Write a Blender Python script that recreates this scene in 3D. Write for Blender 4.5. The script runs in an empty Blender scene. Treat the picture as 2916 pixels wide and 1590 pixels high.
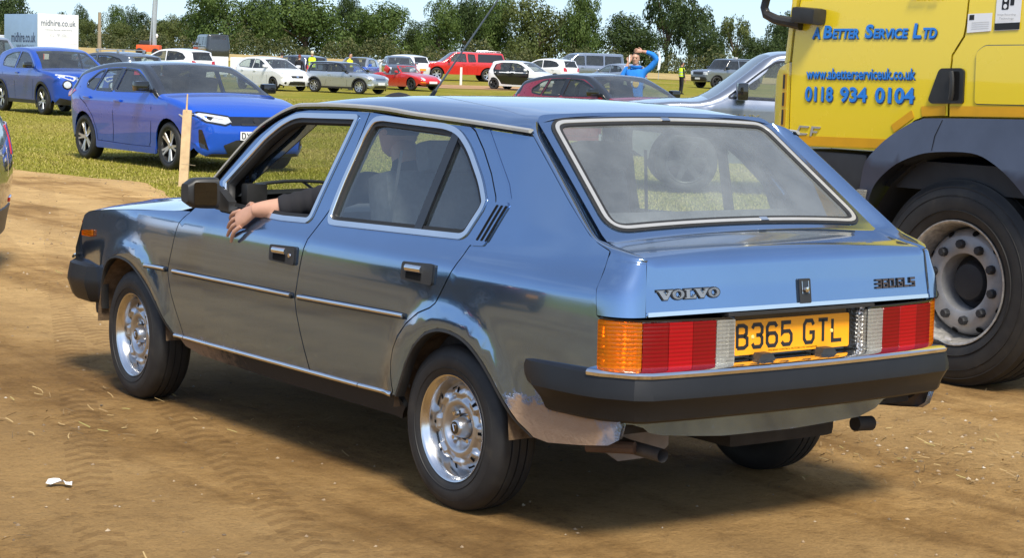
import bpy, bmesh, math, random
import numpy as np
from mathutils import Vector, Matrix
from mathutils.geometry import delaunay_2d_cdt

rnd_ = random.Random(7)
R = math.radians
scene = bpy.context.scene
COL = scene.collection

# ------------------------------------------------------------------ camera
cam_d = bpy.data.cameras.new('camera')
cam = bpy.data.objects.new('camera', cam_d)
COL.objects.link(cam)
scene.camera = cam
YAW, PITCH, ROLL = .6484, -.1111, .032
CAM = Vector((-4.4273, -5.1489, 1.4961))
fw = Vector((math.sin(YAW) * math.cos(PITCH), math.cos(YAW) * math.cos(PITCH), math.sin(PITCH)))
rt = fw.cross(Vector((0, 0, 1))).normalized()
up = rt.cross(fw)
rr = rt * math.cos(ROLL) + up * math.sin(ROLL)
uu = -rt * math.sin(ROLL) + up * math.cos(ROLL)
cam.matrix_world = Matrix(((rr.x, uu.x, -fw.x, CAM.x), (rr.y, uu.y, -fw.y, CAM.y), (rr.z, uu.z, -fw.z, CAM.z), (0, 0, 0, 1)))
cam_d.sensor_width = 36.0
cam_d.lens = 36.0 * 5453.43 / 2916
cam_d.clip_start = .05
cam_d.clip_end = 3000
FW2 = Vector((math.sin(YAW), math.cos(YAW)))
RT2 = Vector((math.cos(YAW), -math.sin(YAW)))

# ------------------------------------------------------------------ sky, sun, exposure
SUN_AZ = Vector((-.36, -.93, 0)).normalized()     # towards the sun, on the ground
SUN_EL = R(52)
world = bpy.data.worlds.new('World')
scene.world = world
world.use_nodes = True
wn, wl = world.node_tree.nodes, world.node_tree.links
wn.clear()
w_out = wn.new('ShaderNodeOutputWorld')
w_bg = wn.new('ShaderNodeBackground')
w_sky = wn.new('ShaderNodeTexSky')
w_sky.sky_type = 'NISHITA'
w_sky.sun_disc = False
w_sky.sun_elevation = SUN_EL
w_sky.sun_rotation = math.atan2(SUN_AZ.x, SUN_AZ.y)
w_sky.air_density = 1.0
w_sky.dust_density = 1.0
w_sky.ozone_density = 1.6
w_bg.inputs['Strength'].default_value = .132
# thin streaky cloud over the whole sky
w_tc = wn.new('ShaderNodeTexCoord')
w_map = wn.new('ShaderNodeMapping')
w_map.inputs['Scale'].default_value = (1.6, 1.6, 6.5)
w_no = wn.new('ShaderNodeTexNoise')
w_no.inputs['Scale'].default_value = 1.9
w_no.inputs['Detail'].default_value = 7
w_no.inputs['Roughness'].default_value = .55
w_cr = wn.new('ShaderNodeValToRGB')
w_cr.color_ramp.elements[0].position = .52
w_cr.color_ramp.elements[0].color = (.20, .20, .20, 1)
w_cr.color_ramp.elements[1].position = .80
w_cr.color_ramp.elements[1].color = (.6, .6, .6, 1)
w_cl = wn.new('ShaderNodeVectorMath')
w_cl.operation = 'SCALE'
w_cl.inputs[0].default_value = (.92, .97, 1.03)
w_cl.inputs['Scale'].default_value = 5.4
w_mx = wn.new('ShaderNodeMix')
w_mx.data_type = 'VECTOR'
w_sp = wn.new('ShaderNodeSeparateColor')
wl.new(w_tc.outputs['Generated'], w_map.inputs['Vector'])
wl.new(w_map.outputs['Vector'], w_no.inputs['Vector'])
wl.new(w_no.outputs['Fac'], w_cr.inputs['Fac'])
w_lift = wn.new('ShaderNodeVectorMath')    # hazy summer horizon: pale blue right down to the ground
w_lift.operation = 'ADD'
w_lift.inputs[1].default_value = (0, 0, .06)
w_nrm = wn.new('ShaderNodeVectorMath')
w_nrm.operation = 'NORMALIZE'
wl.new(w_tc.outputs['Generated'], w_lift.inputs[0])
wl.new(w_lift.outputs['Vector'], w_nrm.inputs[0])
wl.new(w_nrm.outputs['Vector'], w_sky.inputs['Vector'])
wl.new(w_cr.outputs['Color'], w_sp.inputs['Color'])
wl.new(w_sp.outputs[0], w_mx.inputs[0])
wl.new(w_sky.outputs['Color'], w_mx.inputs[4])
wl.new(w_cl.outputs['Vector'], w_mx.inputs[5])
w_wb = wn.new('ShaderNodeVectorMath')     # camera white balance
w_wb.operation = 'MULTIPLY'
w_wb.inputs[1].default_value = (.95, 1.0, 1.07)
wl.new(w_mx.outputs[1], w_wb.inputs[0])
wl.new(w_wb.outputs['Vector'], w_bg.inputs['Color'])
wl.new(w_bg.outputs['Background'], w_out.inputs['Surface'])

sun_d = bpy.data.lights.new('sun', 'SUN')
sun_d.energy = 3.7
sun_d.angle = R(14.0)
sun_d.color = (1.0, .93, .80)
sun = bpy.data.objects.new('sun', sun_d)
COL.objects.link(sun)
sdir = Vector((SUN_AZ.x * math.cos(SUN_EL), SUN_AZ.y * math.cos(SUN_EL), math.sin(SUN_EL)))
sun.rotation_euler = sdir.to_track_quat('Z', 'Y').to_euler()
sun.location = (30, -20, 60)

vs = scene.view_settings
vs.view_transform = 'Standard'
vs.look = 'None'
vs.exposure = 0.50
vs.gamma = 1.0
vs.use_curve_mapping = False
scene.cycles.max_bounces = 10
scene.cycles.transparent_max_bounces = 16
scene.cycles.use_denoising = True

# ------------------------------------------------------------------ helpers: objects
def tag(o, label=None, cat=None, group=None, kind=None):
    if label: o['label'] = label
    if cat: o['category'] = cat
    if group: o['group'] = group
    if kind: o['kind'] = kind
    return o

def empty(name, loc=(0, 0, 0), rz=0.0):
    o = bpy.data.objects.new(name, None)
    COL.objects.link(o)
    o.location = loc
    o.rotation_euler = (0, 0, rz)
    o.empty_display_size = .2
    return o

def mesh_obj(name, verts, faces, mat, parent=None, smooth=True, normals=None, mats=None, midx=None):
    me = bpy.data.meshes.new(name)
    me.from_pydata([tuple(map(float, v)) for v in verts], [], [tuple(map(int, f)) for f in faces])
    if mats:
        for m in mats: me.materials.append(m)
        me.polygons.foreach_set('material_index', midx)
    elif mat: me.materials.append(mat)
    if smooth:
        me.polygons.foreach_set('use_smooth', [True] * len(me.polygons))
    me.update()
    if normals is not None:
        me.normals_split_custom_set_from_vertices([tuple(map(float, n)) for n in normals])
    o = bpy.data.objects.new(name, me)
    COL.objects.link(o)
    o.parent = parent
    return o

def fast_mesh(name, verts, k, mat, parent=None, link=True):
    """a soup of k-gons from one vertex array"""
    n = len(verts); me = bpy.data.meshes.new(name)
    me.vertices.add(n); me.vertices.foreach_set('co', np.ascontiguousarray(verts, dtype=np.float32).ravel())
    me.loops.add(n); me.loops.foreach_set('vertex_index', np.arange(n, dtype=np.int32)); f = n // k
    me.polygons.add(f); me.polygons.foreach_set('loop_start', np.arange(0, n, k, dtype=np.int32))
    me.update(calc_edges=True)
    if mat: me.materials.append(mat)
    if not link: return me
    o = bpy.data.objects.new(name, me); COL.objects.link(o); o.parent = parent; return o

class MB:
    def __init__(s): s.v, s.f = [], []
    def add(s, vs_, fs):
        b = len(s.v); s.v += [tuple(v) for v in vs_]; s.f += [tuple(b + i for i in f) for f in fs]; return s
    def box(s, c, d, rz=0.0, rx=0.0, ry=0.0, bev=0.0):
        bm = bmesh.new(); bmesh.ops.create_cube(bm, size=1)
        bmesh.ops.scale(bm, vec=Vector(d), verts=bm.verts)
        if bev: bmesh.ops.bevel(bm, geom=bm.edges[:], offset=bev, segments=2, affect='EDGES', profile=.7)
        M = Matrix.Translation(c) @ Matrix.Rotation(rz, 4, 'Z') @ Matrix.Rotation(ry, 4, 'Y') @ Matrix.Rotation(rx, 4, 'X')
        bm.verts.ensure_lookup_table()
        s.add([M @ v.co for v in bm.verts], [[v.index for v in f.verts] for f in bm.faces]); bm.free(); return s
    def tube(s, path, r, n=8, cap=True):
        path = [Vector(p) for p in path]; k = len(path)
        rs = r if isinstance(r, (list, tuple)) else [r] * k
        prev = None; vv = []; ff = []
        for i, p in enumerate(path):
            t = (path[min(i + 1, k - 1)] - path[max(i - 1, 0)]).normalized()
            if prev is None:
                a = Vector((0, 0, 1)) if abs(t.z) < .9 else Vector((1, 0, 0)); u = t.cross(a).normalized()
            else: u = (prev - t * prev.dot(t)).normalized()
            prev = u; w = t.cross(u)
            for j in range(n):
                a = 2 * math.pi * j / n; vv.append(p + (u * math.cos(a) + w * math.sin(a)) * rs[i])
        for i in range(k - 1):
            for j in range(n):
                ff.append((i * n + j, i * n + (j + 1) % n, (i + 1) * n + (j + 1) % n, (i + 1) * n + j))
        if cap: ff.append(tuple(range(n))[::-1]); ff.append(tuple((k - 1) * n + j for j in range(n)))
        return s.add(vv, ff)
    def lathe(s, prof, n=32, c=(0, 0, 0), axis='X', closed=False):
        # prof: (radius, position along axis)
        vv = []; ff = []; m = len(prof)
        for i in range(n):
            a = 2 * math.pi * i / n; ca, sa = math.cos(a), math.sin(a)
            for (r_, t) in prof:
                p = (t, r_ * ca, r_ * sa) if axis == 'X' else ((r_ * ca, r_ * sa, t) if axis == 'Z' else (r_ * sa, t, r_ * ca))
                vv.append((p[0] + c[0], p[1] + c[1], p[2] + c[2]))
        mm = m if closed else m - 1
        for i in range(n):
            for j in range(mm):
                a, b = i * m + j, i * m + (j + 1) % m; a2, b2 = ((i + 1) % n) * m + j, ((i + 1) % n) * m + (j + 1) % m
                ff.append((a, b, b2, a2))
        return s.add(vv, ff)
    def prism(s, poly, o, ax, ay, az, t):
        # polygon in plane (ax, ay) at o, extruded t along az
        o, ax, ay, az = map(Vector, (o, ax, ay, az)); n = len(poly)
        a = [o + ax * p[0] + ay * p[1] for p in poly]; b = [p + az * t for p in a]
        return s.add(a + b, [tuple(range(n))[::-1], tuple(range(n, 2 * n))] + [(i, (i + 1) % n, n + (i + 1) % n, n + i) for i in range(n)])
    def grid(s, rows, close=False):
        m = len(rows[0]); vv = [p for r_ in rows for p in r_]; ff = []
        for i in range(len(rows) - 1):
            for j in range(m if close else m - 1):
                ff.append((i * m + j, i * m + (j + 1) % m, (i + 1) * m + (j + 1) % m, (i + 1) * m + j))
        return s.add(vv, ff)
    def mirror(s):
        b = len(s.v); n = list(s.f)
        s.v += [(-x, y, z) for x, y, z in s.v]; s.f += [tuple(b + i for i in f)[::-1] for f in n]; return s
    def build(s, name, mat, parent=None, smooth=True, angle=None):
        o = mesh_obj(name, s.v, s.f, mat, parent, smooth)
        if smooth:
            bm = bmesh.new(); bm.from_mesh(o.data)
            bmesh.ops.recalc_face_normals(bm, faces=bm.faces)
            lim = R(angle if angle else 32)
            for e in bm.edges:
                if len(e.link_faces) == 2 and e.calc_face_angle(0) > lim: e.smooth = False
            bm.to_mesh(o.data); bm.free()
        else:
            bm = bmesh.new(); bm.from_mesh(o.data); bmesh.ops.recalc_face_normals(bm, faces=bm.faces); bm.to_mesh(o.data); bm.free()
        return o

def copy_tree(o, parent=None):
    c = o.copy(); COL.objects.link(c)
    c.parent = parent
    for ch in list(o.children):
        copy_tree(ch, c)
    return c

# ------------------------------------------------------------------ helpers: 2-D outlines
def area2(p): return sum(p[i][0] * p[(i + 1) % len(p)][1] - p[(i + 1) % len(p)][0] * p[i][1] for i in range(len(p)))
def ccw(p): return list(p) if area2(p) > 0 else list(p)[::-1]
def rnd(p, r, n=5):
    out = []; k = len(p)
    for i in range(k):
        a, b, c = Vector(p[i - 1]), Vector(p[i]), Vector(p[(i + 1) % k])
        q = r[i] if isinstance(r, (list, tuple)) else r
        if q <= 0: out.append(tuple(b)); continue
        d1, d2 = (a - b), (c - b); q2 = min(q, d1.length * .48, d2.length * .48)
        s, e = b + d1.normalized() * q2, b + d2.normalized() * q2
        for j in range(n + 1):
            t = j / n; out.append(tuple(s * (1 - t) ** 2 + b * 2 * t * (1 - t) + e * t * t))
    return out
def inset(p, d):
    p = ccw(p); k = len(p); out = []
    for i in range(k):
        a, b, c = Vector(p[i - 1]), Vector(p[i]), Vector(p[(i + 1) % k])
        e1, e2 = (b - a), (c - b)
        if e1.length < 1e-9 or e2.length < 1e-9: out.append(tuple(b)); continue
        n1 = Vector((-e1.y, e1.x)).normalized(); n2 = Vector((-e2.y, e2.x)).normalized()
        m = n1 + n2
        if m.length < .2: out.append(tuple(b + n1 * d)); continue
        m.normalize(); out.append(tuple(b + m * (d / max(.5, m.dot(n1)))))
    return out
def densify(p, h, closed=True):
    out = []; k = len(p)
    for i in range(k if closed else k - 1):
        a, b = Vector(p[i]), Vector(p[(i + 1) % k]); n = max(1, int(math.ceil((b - a).length / h)))
        for j in range(n): out.append(tuple(a + (b - a) * (j / n)))
    if not closed: out.append(tuple(p[-1]))
    return out
def clean(p, eps=1e-4):
    out = []
    for q in p:
        if not out or (Vector(q) - Vector(out[-1])).length > eps: out.append(tuple(q))
    if len(out) > 2 and (Vector(out[0]) - Vector(out[-1])).length < eps: out.pop()
    return out
def smooth_path(p, n=6):
    # Catmull-Rom through the points
    out = []; k = len(p)
    for i in range(k - 1):
        p0 = Vector(p[max(i - 1, 0)]); p1 = Vector(p[i]); p2 = Vector(p[i + 1]); p3 = Vector(p[min(i + 2, k - 1)])
        for j in range(n):
            t = j / n
            out.append(tuple(.5 * ((2 * p1) + (p2 - p0) * t + (2 * p0 - 5 * p1 + 4 * p2 - p3) * t * t + (3 * p1 - p0 - 3 * p2 + p3) * t ** 3)))
    out.append(tuple(p[-1])); return out
def pip(pts, poly):
    pts = np.asarray(pts, float); poly = np.asarray(poly, float); x, y = pts[:, 0], pts[:, 1]
    ins = np.zeros(len(pts), bool); j = len(poly) - 1
    for i in range(len(poly)):
        xi, yi = poly[i]; xj, yj = poly[j]
        c = ((yi > y) != (yj > y))
        with np.errstate(divide='ignore', invalid='ignore'):
            c &= x < (xj - xi) * (y - yi) / (yj - yi + 1e-30) + xi
        ins ^= c; j = i
    return ins
def dist_poly(pts, poly):
    pts = np.asarray(pts, float); d = np.full(len(pts), 1e9); k = len(poly)
    for i in range(k):
        a = np.array(poly[i], float); b = np.array(poly[(i + 1) % k], float); ab = b - a; L = ab @ ab + 1e-18
        t = np.clip(((pts - a) @ ab) / L, 0, 1); q = a + t[:, None] * ab; d = np.minimum(d, np.hypot(*(pts - q).T))
    return d
def tri2d(outline, holes=(), h=.05):
    loops = [clean(densify(ccw(clean(outline)), h))] + [clean(densify(ccw(clean(q)), h)) for q in holes]
    a = np.array(loops[0]); lo, hi = a.min(0), a.max(0)
    gx = np.arange(lo[0] + h * .5, hi[0], h); gy = np.arange(lo[1] + h * .5, hi[1], h * .87)
    g = np.array([(x + (h * .5 if j % 2 else 0), y) for j, y in enumerate(gy) for x in gx]) if len(gx) and len(gy) else np.zeros((0, 2))
    if len(g):
        k = pip(g, loops[0]) & (dist_poly(g, loops[0]) > h * .45)
        for q in loops[1:]: k &= (~pip(g, q)) & (dist_poly(g, q) > h * .45)
        g = g[k]
    pts = []; edges = []; lid = []
    for q in loops:
        b = len(pts); pts += q; n = len(q); edges += [(b + i, b + (i + 1) % n) for i in range(n)]; lid.append(list(range(b, b + n)))
    pts += [tuple(p) for p in g]
    r_ = delaunay_2d_cdt([Vector(p) for p in pts], edges, [], 0, 1e-7)
    V = [tuple(v) for v in r_[0]]; F = [tuple(f) for f in r_[2]]
    cen = np.array([[(V[f[0]][0] + V[f[1]][0] + V[f[2]][0]) / 3, (V[f[0]][1] + V[f[1]][1] + V[f[2]][1]) / 3] for f in F])
    k = pip(cen, loops[0])
    for q in loops[1:]: k &= ~pip(cen, q)
    F = [f for f, b in zip(F, k) if b]
    mp = {}
    for o_i, ids in enumerate(r_[3]):
        for i in ids: mp[i] = o_i
    return V, F, [[mp[i] for i in l if i in mp] for l in lid]
REF = Vector((0, 1.0, .62))
def panel(name, outline, holes, fmap, mat, parent=None, h=.05, depth=.012, off=0.0, ref=None, mirror=False, smooth=True, both=False):
    """a sheet over fmap(u, v) with its edges turned inwards by depth"""
    V, F, loops = tri2d(outline, holes, h)
    rf = Vector(ref) if ref is not None else REF
    P = []; N = []
    e = 1e-3
    for (u, v) in V:
        p = Vector(fmap(u, v)); n = (Vector(fmap(u + e, v)) - p).cross(Vector(fmap(u, v + e)) - p)
        n = n.normalized() if n.length > 1e-12 else Vector((0, 0, 1))
        if n.dot(p - rf) < 0: n = -n
        P.append(p + n * off); N.append(n)
    faces = []
    for f in F:
        a, b, c = (P[i] for i in f)
        faces.append(f if (b - a).cross(c - a).dot(N[f[0]]) > 0 else f[::-1])
    nv = len(P)
    if depth:
        for l in loops:
            k = len(l); b = len(P); cen = [P[i] for i in l]
            for i in range(k):
                t = (cen[(i + 1) % k] - cen[i - 1]); m = t.cross(N[l[i]]); m = m.normalized() if m.length > 1e-9 else N[l[i]]
                P.append(P[l[i]]); N.append((N[l[i]] + m).normalized()); P.append(P[l[i]] - N[l[i]] * depth); N.append(m)
            for i in range(k):
                j = (i + 1) % k; faces.append((b + 2 * i, b + 2 * i + 1, b + 2 * j + 1, b + 2 * j))
    if mirror:
        P = [Vector((-p.x, p.y, p.z)) for p in P]; N = [Vector((-n.x, n.y, n.z)) for n in N]; faces = [f[::-1] for f in faces]
    if not smooth: N = None
    return mesh_obj(name, P, faces, mat, parent, True, N if depth == 0 or smooth else None)

def text_mesh(body, size=1.0, extrude=0.0, align='CENTER', bold=0.0, space=1.0):
    cu = bpy.data.curves.new('t', 'FONT'); cu.body = body; cu.size = size; cu.align_x = align; cu.align_y = 'CENTER'
    cu.extrude = extrude; cu.offset = bold; cu.space_character = space; cu.resolution_u = 3
    ob = bpy.data.objects.new('t', cu); COL.objects.link(ob)
    me = bpy.data.meshes.new_from_object(ob)
    V = [tuple(v.co) for v in me.vertices]; F = [tuple(p.vertices) for p in me.polygons]
    bpy.data.objects.remove(ob); bpy.data.curves.remove(cu); bpy.data.meshes.remove(me)
    return V, F
def text_on(name, body, fn, mat, parent, width=None, height=None, extrude=.001, bold=0.0, shear=0.0, space=1.0):
    """lettering laid out in the plane of fn(u, v, w), centred, scaled to width x height"""
    V, F = text_mesh(body, 1.0, 1.0, bold=bold, space=space)
    a = np.array(V); lo, hi = a.min(0), a.max(0); c = (lo + hi) / 2; s = hi - lo
    sx = (width / s[0]) if width else (height / s[1]); sy = (height / s[1]) if height else sx
    pts = [fn((v[0] - c[0]) * sx + shear * (v[1] - c[1]) * sy, (v[1] - c[1]) * sy, (v[2] + 1) * .5 * extrude) for v in V]
    mb = MB().add(pts, F)
    return mb.build(name, mat, parent, smooth=False)

# ------------------------------------------------------------------ helpers: materials
def mat_new(name):
    m = bpy.data.materials.new(name); m.use_nodes = True
    nt = m.node_tree; b = nt.nodes['Principled BSDF']; return m, nt, b
def noise_node(nt, scale, detail=4, rough=.5, coord='Object', vec=(1, 1, 1)):
    tc = nt.nodes.new('ShaderNodeTexCoord'); mp = nt.nodes.new('ShaderNodeMapping'); mp.inputs['Scale'].default_value = vec
    n = nt.nodes.new('ShaderNodeTexNoise'); n.inputs['Scale'].default_value = scale; n.inputs['Detail'].default_value = detail; n.inputs['Roughness'].default_value = rough
    nt.links.new(tc.outputs[coord], mp.inputs['Vector']); nt.links.new(mp.outputs['Vector'], n.inputs['Vector']); return n
def ramp(nt, src, stops):
    r_ = nt.nodes.new('ShaderNodeValToRGB'); e = r_.color_ramp.elements
    e[0].position, e[0].color = stops[0][0], (*stops[0][1], 1); e[1].position, e[1].color = stops[-1][0], (*stops[-1][1], 1)
    for p, c in stops[1:-1]:
        x = e.new(p); x.color = (*c, 1)
    nt.links.new(src, r_.inputs['Fac']); return r_
def bump(nt, b, src, strength=.2, dist=.01):
    n = nt.nodes.new('ShaderNodeBump'); n.inputs['Strength'].default_value = strength; n.inputs['Distance'].default_value = dist
    nt.links.new(src, n.inputs['Height']); nt.links.new(n.outputs['Normal'], b.inputs['Normal']); return n
def g3(c): return (c, c, c) if isinstance(c, (int, float)) else c
def simple(name, col, rough=.5, metal=0.0, spec=.5, var=.12, scale=9.0, bmp=0.0, coat=0.0):
    m, nt, b = mat_new(name); col = g3(col)
    n = noise_node(nt, scale, 5, .6)
    r_ = ramp(nt, n.outputs['Fac'], [(.3, tuple(x * (1 - var) for x in col)), (.7, tuple(min(1, x * (1 + var)) for x in col))])
    nt.links.new(r_.outputs['Color'], b.inputs['Base Color'])
    b.inputs['Roughness'].default_value = rough; b.inputs['Metallic'].default_value = metal; b.inputs['Specular IOR Level'].default_value = spec
    if coat: b.inputs['Coat Weight'].default_value = coat; b.inputs['Coat Roughness'].default_value = .04
    if bmp:
        n2 = noise_node(nt, scale * 6, 4, .6); bump(nt, b, n2.outputs['Fac'], bmp, .004)
    return m
def paint(name, col, metal=.6, rough=.3, coat=1.0, dirt=.35):
    m, nt, b = mat_new(name)
    n = noise_node(nt, 3.0, 6, .6)
    rg = ramp(nt, n.outputs['Fac'], [(.35, g3(rough * .9)), (.75, g3(min(1, rough * 1.15)))])
    nt.links.new(rg.outputs['Color'], b.inputs['Roughness'])
    b.inputs['Metallic'].default_value = metal
    b.inputs['Coat Weight'].default_value = coat; b.inputs['Coat Roughness'].default_value = .025; b.inputs['Coat IOR'].default_value = 1.5
    # road dust low on the body
    tc = nt.nodes.new('ShaderNodeTexCoord'); sp = nt.nodes.new('ShaderNodeSeparateXYZ'); nt.links.new(tc.outputs['Object'], sp.inputs['Vector'])
    n2 = noise_node(nt, 14, 6, .65)
    ma = nt.nodes.new('ShaderNodeMath'); ma.operation = 'MULTIPLY_ADD'; ma.inputs[1].default_value = .22; nt.links.new(n2.outputs['Fac'], ma.inputs[0]); nt.links.new(sp.outputs['Z'], ma.inputs[2])
    rd = ramp(nt, ma.outputs['Value'], [(.30, g3(dirt)), (.52, g3(0.0))])
    mx = nt.nodes.new('ShaderNodeMixRGB'); mx.inputs['Color1'].default_value = (*col, 1); mx.inputs['Color2'].default_value = (.26, .19, .12, 1)
    nt.links.new(rd.outputs['Color'], mx.inputs['Fac']); nt.links.new(mx.outputs['Color'], b.inputs['Base Color'])
    return m
def glass_mat(name, tint=(.72, .78, .76), dust_sheen=.04, ior=1.5, dust_sheen_col=(.5, .52, .5)):
    m = bpy.data.materials.new(name); m.use_nodes = True; nt = m.node_tree; nt.nodes.clear()
    out = nt.nodes.new('ShaderNodeOutputMaterial'); tr = nt.nodes.new('ShaderNodeBsdfTransparent'); gl = nt.nodes.new('ShaderNodeBsdfGlossy')
    tr.inputs['Color'].default_value = (*tint, 1); gl.inputs['Roughness'].default_value = .01
    ge = nt.nodes.new('ShaderNodeNewGeometry'); dt = nt.nodes.new('ShaderNodeVectorMath'); dt.operation = 'DOT_PRODUCT'
    nt.links.new(ge.outputs['Normal'], dt.inputs[0]); nt.links.new(ge.outputs['Incoming'], dt.inputs[1])
    ab = nt.nodes.new('ShaderNodeMath'); ab.operation = 'ABSOLUTE'; nt.links.new(dt.outputs['Value'], ab.inputs[0])
    sb = nt.nodes.new('ShaderNodeMath'); sb.operation = 'SUBTRACT'; sb.inputs[0].default_value = 1; nt.links.new(ab.outputs['Value'], sb.inputs[1])
    pw = nt.nodes.new('ShaderNodeMath'); pw.operation = 'POWER'; pw.inputs[1].default_value = 4.2; nt.links.new(sb.outputs['Value'], pw.inputs[0])
    f0 = 2 * ((ior - 1) / (ior + 1)) ** 2
    fr = nt.nodes.new('ShaderNodeMath'); fr.operation = 'MULTIPLY_ADD'; fr.inputs[1].default_value = 1 - f0; fr.inputs[2].default_value = f0; fr.use_clamp = True; nt.links.new(pw.outputs['Value'], fr.inputs[0])
    mx = nt.nodes.new('ShaderNodeMixShader'); df = nt.nodes.new('ShaderNodeBsdfDiffuse'); df.inputs['Color'].default_value = (*dust_sheen_col, 1)
    n = noise_node(nt, 4, 6, .6); rp = ramp(nt, n.outputs['Fac'], [(.3, g3(dust_sheen * .6)), (.75, g3(dust_sheen * 1.5))])
    m2 = nt.nodes.new('ShaderNodeMixShader')
    nt.links.new(fr.outputs['Value'], mx.inputs['Fac']); nt.links.new(tr.outputs['BSDF'], mx.inputs[1]); nt.links.new(gl.outputs['BSDF'], mx.inputs[2])
    nt.links.new(rp.outputs['Color'], m2.inputs['Fac']); nt.links.new(mx.outputs['Shader'], m2.inputs[1]); nt.links.new(df.outputs['BSDF'], m2.inputs[2])
    nt.links.new(m2.outputs['Shader'], out.inputs['Surface']); return m

def tab(t, x):
    n = len(t)
    if x <= t[0][0]: return t[0][1]
    if x >= t[-1][0]: return t[-1][1]
    for i in range(n - 1):
        if x <= t[i + 1][0]:
            x0, y0 = t[i]; x1, y1 = t[i + 1]; h = x1 - x0
            m0 = ((y1 - t[i - 1][1]) / (x1 - t[i - 1][0])) if i > 0 else (y1 - y0) / h
            m1 = ((t[i + 2][1] - y0) / (t[i + 2][0] - x0)) if i + 2 < n else (y1 - y0) / h
            u = (x - x0) / h
            return y0 * (2 * u ** 3 - 3 * u * u + 1) + m0 * h * (u ** 3 - 2 * u * u + u) + y1 * (-2 * u ** 3 + 3 * u * u) + m1 * h * (u ** 3 - u * u)

M = {}
M['black'] = simple('black_plastic', .022, .45, var=.25, scale=14, bmp=.05)
M['gloss_black'] = simple('gloss_black', .012, .08, coat=.5)
M['bumper'] = simple('bumper_rubber', (.0085, .0088, .0098), .45, spec=.45, var=.2, scale=7, bmp=.03)
M['seal'] = simple('rubber_seal', .012, .6)
M['dark'] = simple('dark_cavity', .010, .9, spec=.1)
M['under'] = simple('underbody', (.030, .026, .022), .85, var=.4)
M['chrome'] = simple('chrome', .82, .09, 1.0, var=.03)
M['chrome_worn'] = simple('worn_chrome', .74, .2, 1.0, var=.07)
M['alloy'] = simple('alloy', (.55, .56, .58), .28, .9, var=.08)
M['alloy_dark'] = simple('dark_alloy', .035, .35, .3, var=.2)
M['plate_y'] = simple('plate_yellow', (.86, .335, .006), .35, var=.04, scale=3)
M['plate_w'] = simple('plate_white', .78, .35, var=.03)
M['ink'] = simple('ink', .012, .5)
M['glass'] = glass_mat('car_glass', (.70, .76, .74), .05)
M['glass_dark'] = glass_mat('privacy_glass', (.16, .18, .19), .04)
M['seat'] = simple('seat_cloth', (.085, .088, .100), .9, var=.25, scale=40)
M['trim'] = simple('interior_trim', (.07, .07, .075), .75, var=.2)
M['white_lamp'] = simple('clear_lamp', (.62, .64, .66), .08, .25, var=.15, scale=30, coat=1)
M['red_lamp'] = simple('red_lamp', (.48, .008, .012), .12, 0, var=.25, scale=30, coat=1)
M['amber_lamp'] = simple('amber_lamp', (.80, .22, .01), .12, 0, var=.2, scale=30, coat=1)
M['skin'] = simple('skin', (.52, .29, .20), .5, var=.08, scale=20)
def tyre_mat():
    m, nt, b = mat_new('tyre_rubber')
    n = noise_node(nt, 12, 6, .6)
    r_ = ramp(nt, n.outputs['Fac'], [(.35, (.013, .013, .014)), (.62, (.022, .021, .020)), (.85, (.060, .050, .038))])
    nt.links.new(r_.outputs['Color'], b.inputs['Base Color']); b.inputs['Roughness'].default_value = .62
    n2 = noise_node(nt, 60, 3); bump(nt, b, n2.outputs['Fac'], .1, .003); return m
M['tyre'] = tyre_mat()
# ------------------------------------------------------------------ ground
def gz(x, y):
    px, py = x - CAM.x, y - CAM.y
    d = px * FW2.x + py * FW2.y
    if d < 80: return 0.0
    u = (px * RT2.x + py * RT2.y) / d
    k = min(.022, max(.005, .0143 - .0247 * u))
    t = min(d - 88, 95)
    t = t if t > 8 else (8 * ((t + 8) / 16) ** 2 if t > -8 else 0)
    return k * max(0, t)

def field_mat():
    m, nt, b = mat_new('meadow')
    n1 = noise_node(nt, .11, 5, .6); n2 = noise_node(nt, 2.6, 6, .65); n3 = noise_node(nt, 38, 3, .6)
    r1 = ramp(nt, n1.outputs['Fac'], [(.34, (.200, .205, .022)), (.50, (.260, .238, .032)), (.66, (.34, .265, .070))])
    r2 = ramp(nt, n2.outputs['Fac'], [(.3, (.72, .72, .70)), (.75, (1.22, 1.2, 1.15))])
    mx = nt.nodes.new('ShaderNodeMixRGB'); mx.blend_type = 'MULTIPLY'; mx.inputs['Fac'].default_value = 1
    nt.links.new(r1.outputs['Color'], mx.inputs['Color1']); nt.links.new(r2.outputs['Color'], mx.inputs['Color2'])
    nt.links.new(mx.outputs['Color'], b.inputs['Base Color']); b.inputs['Roughness'].default_value = .95; b.inputs['Specular IOR Level'].default_value = .1
    bump(nt, b, n3.outputs['Fac'], .8, .05); return m
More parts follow.
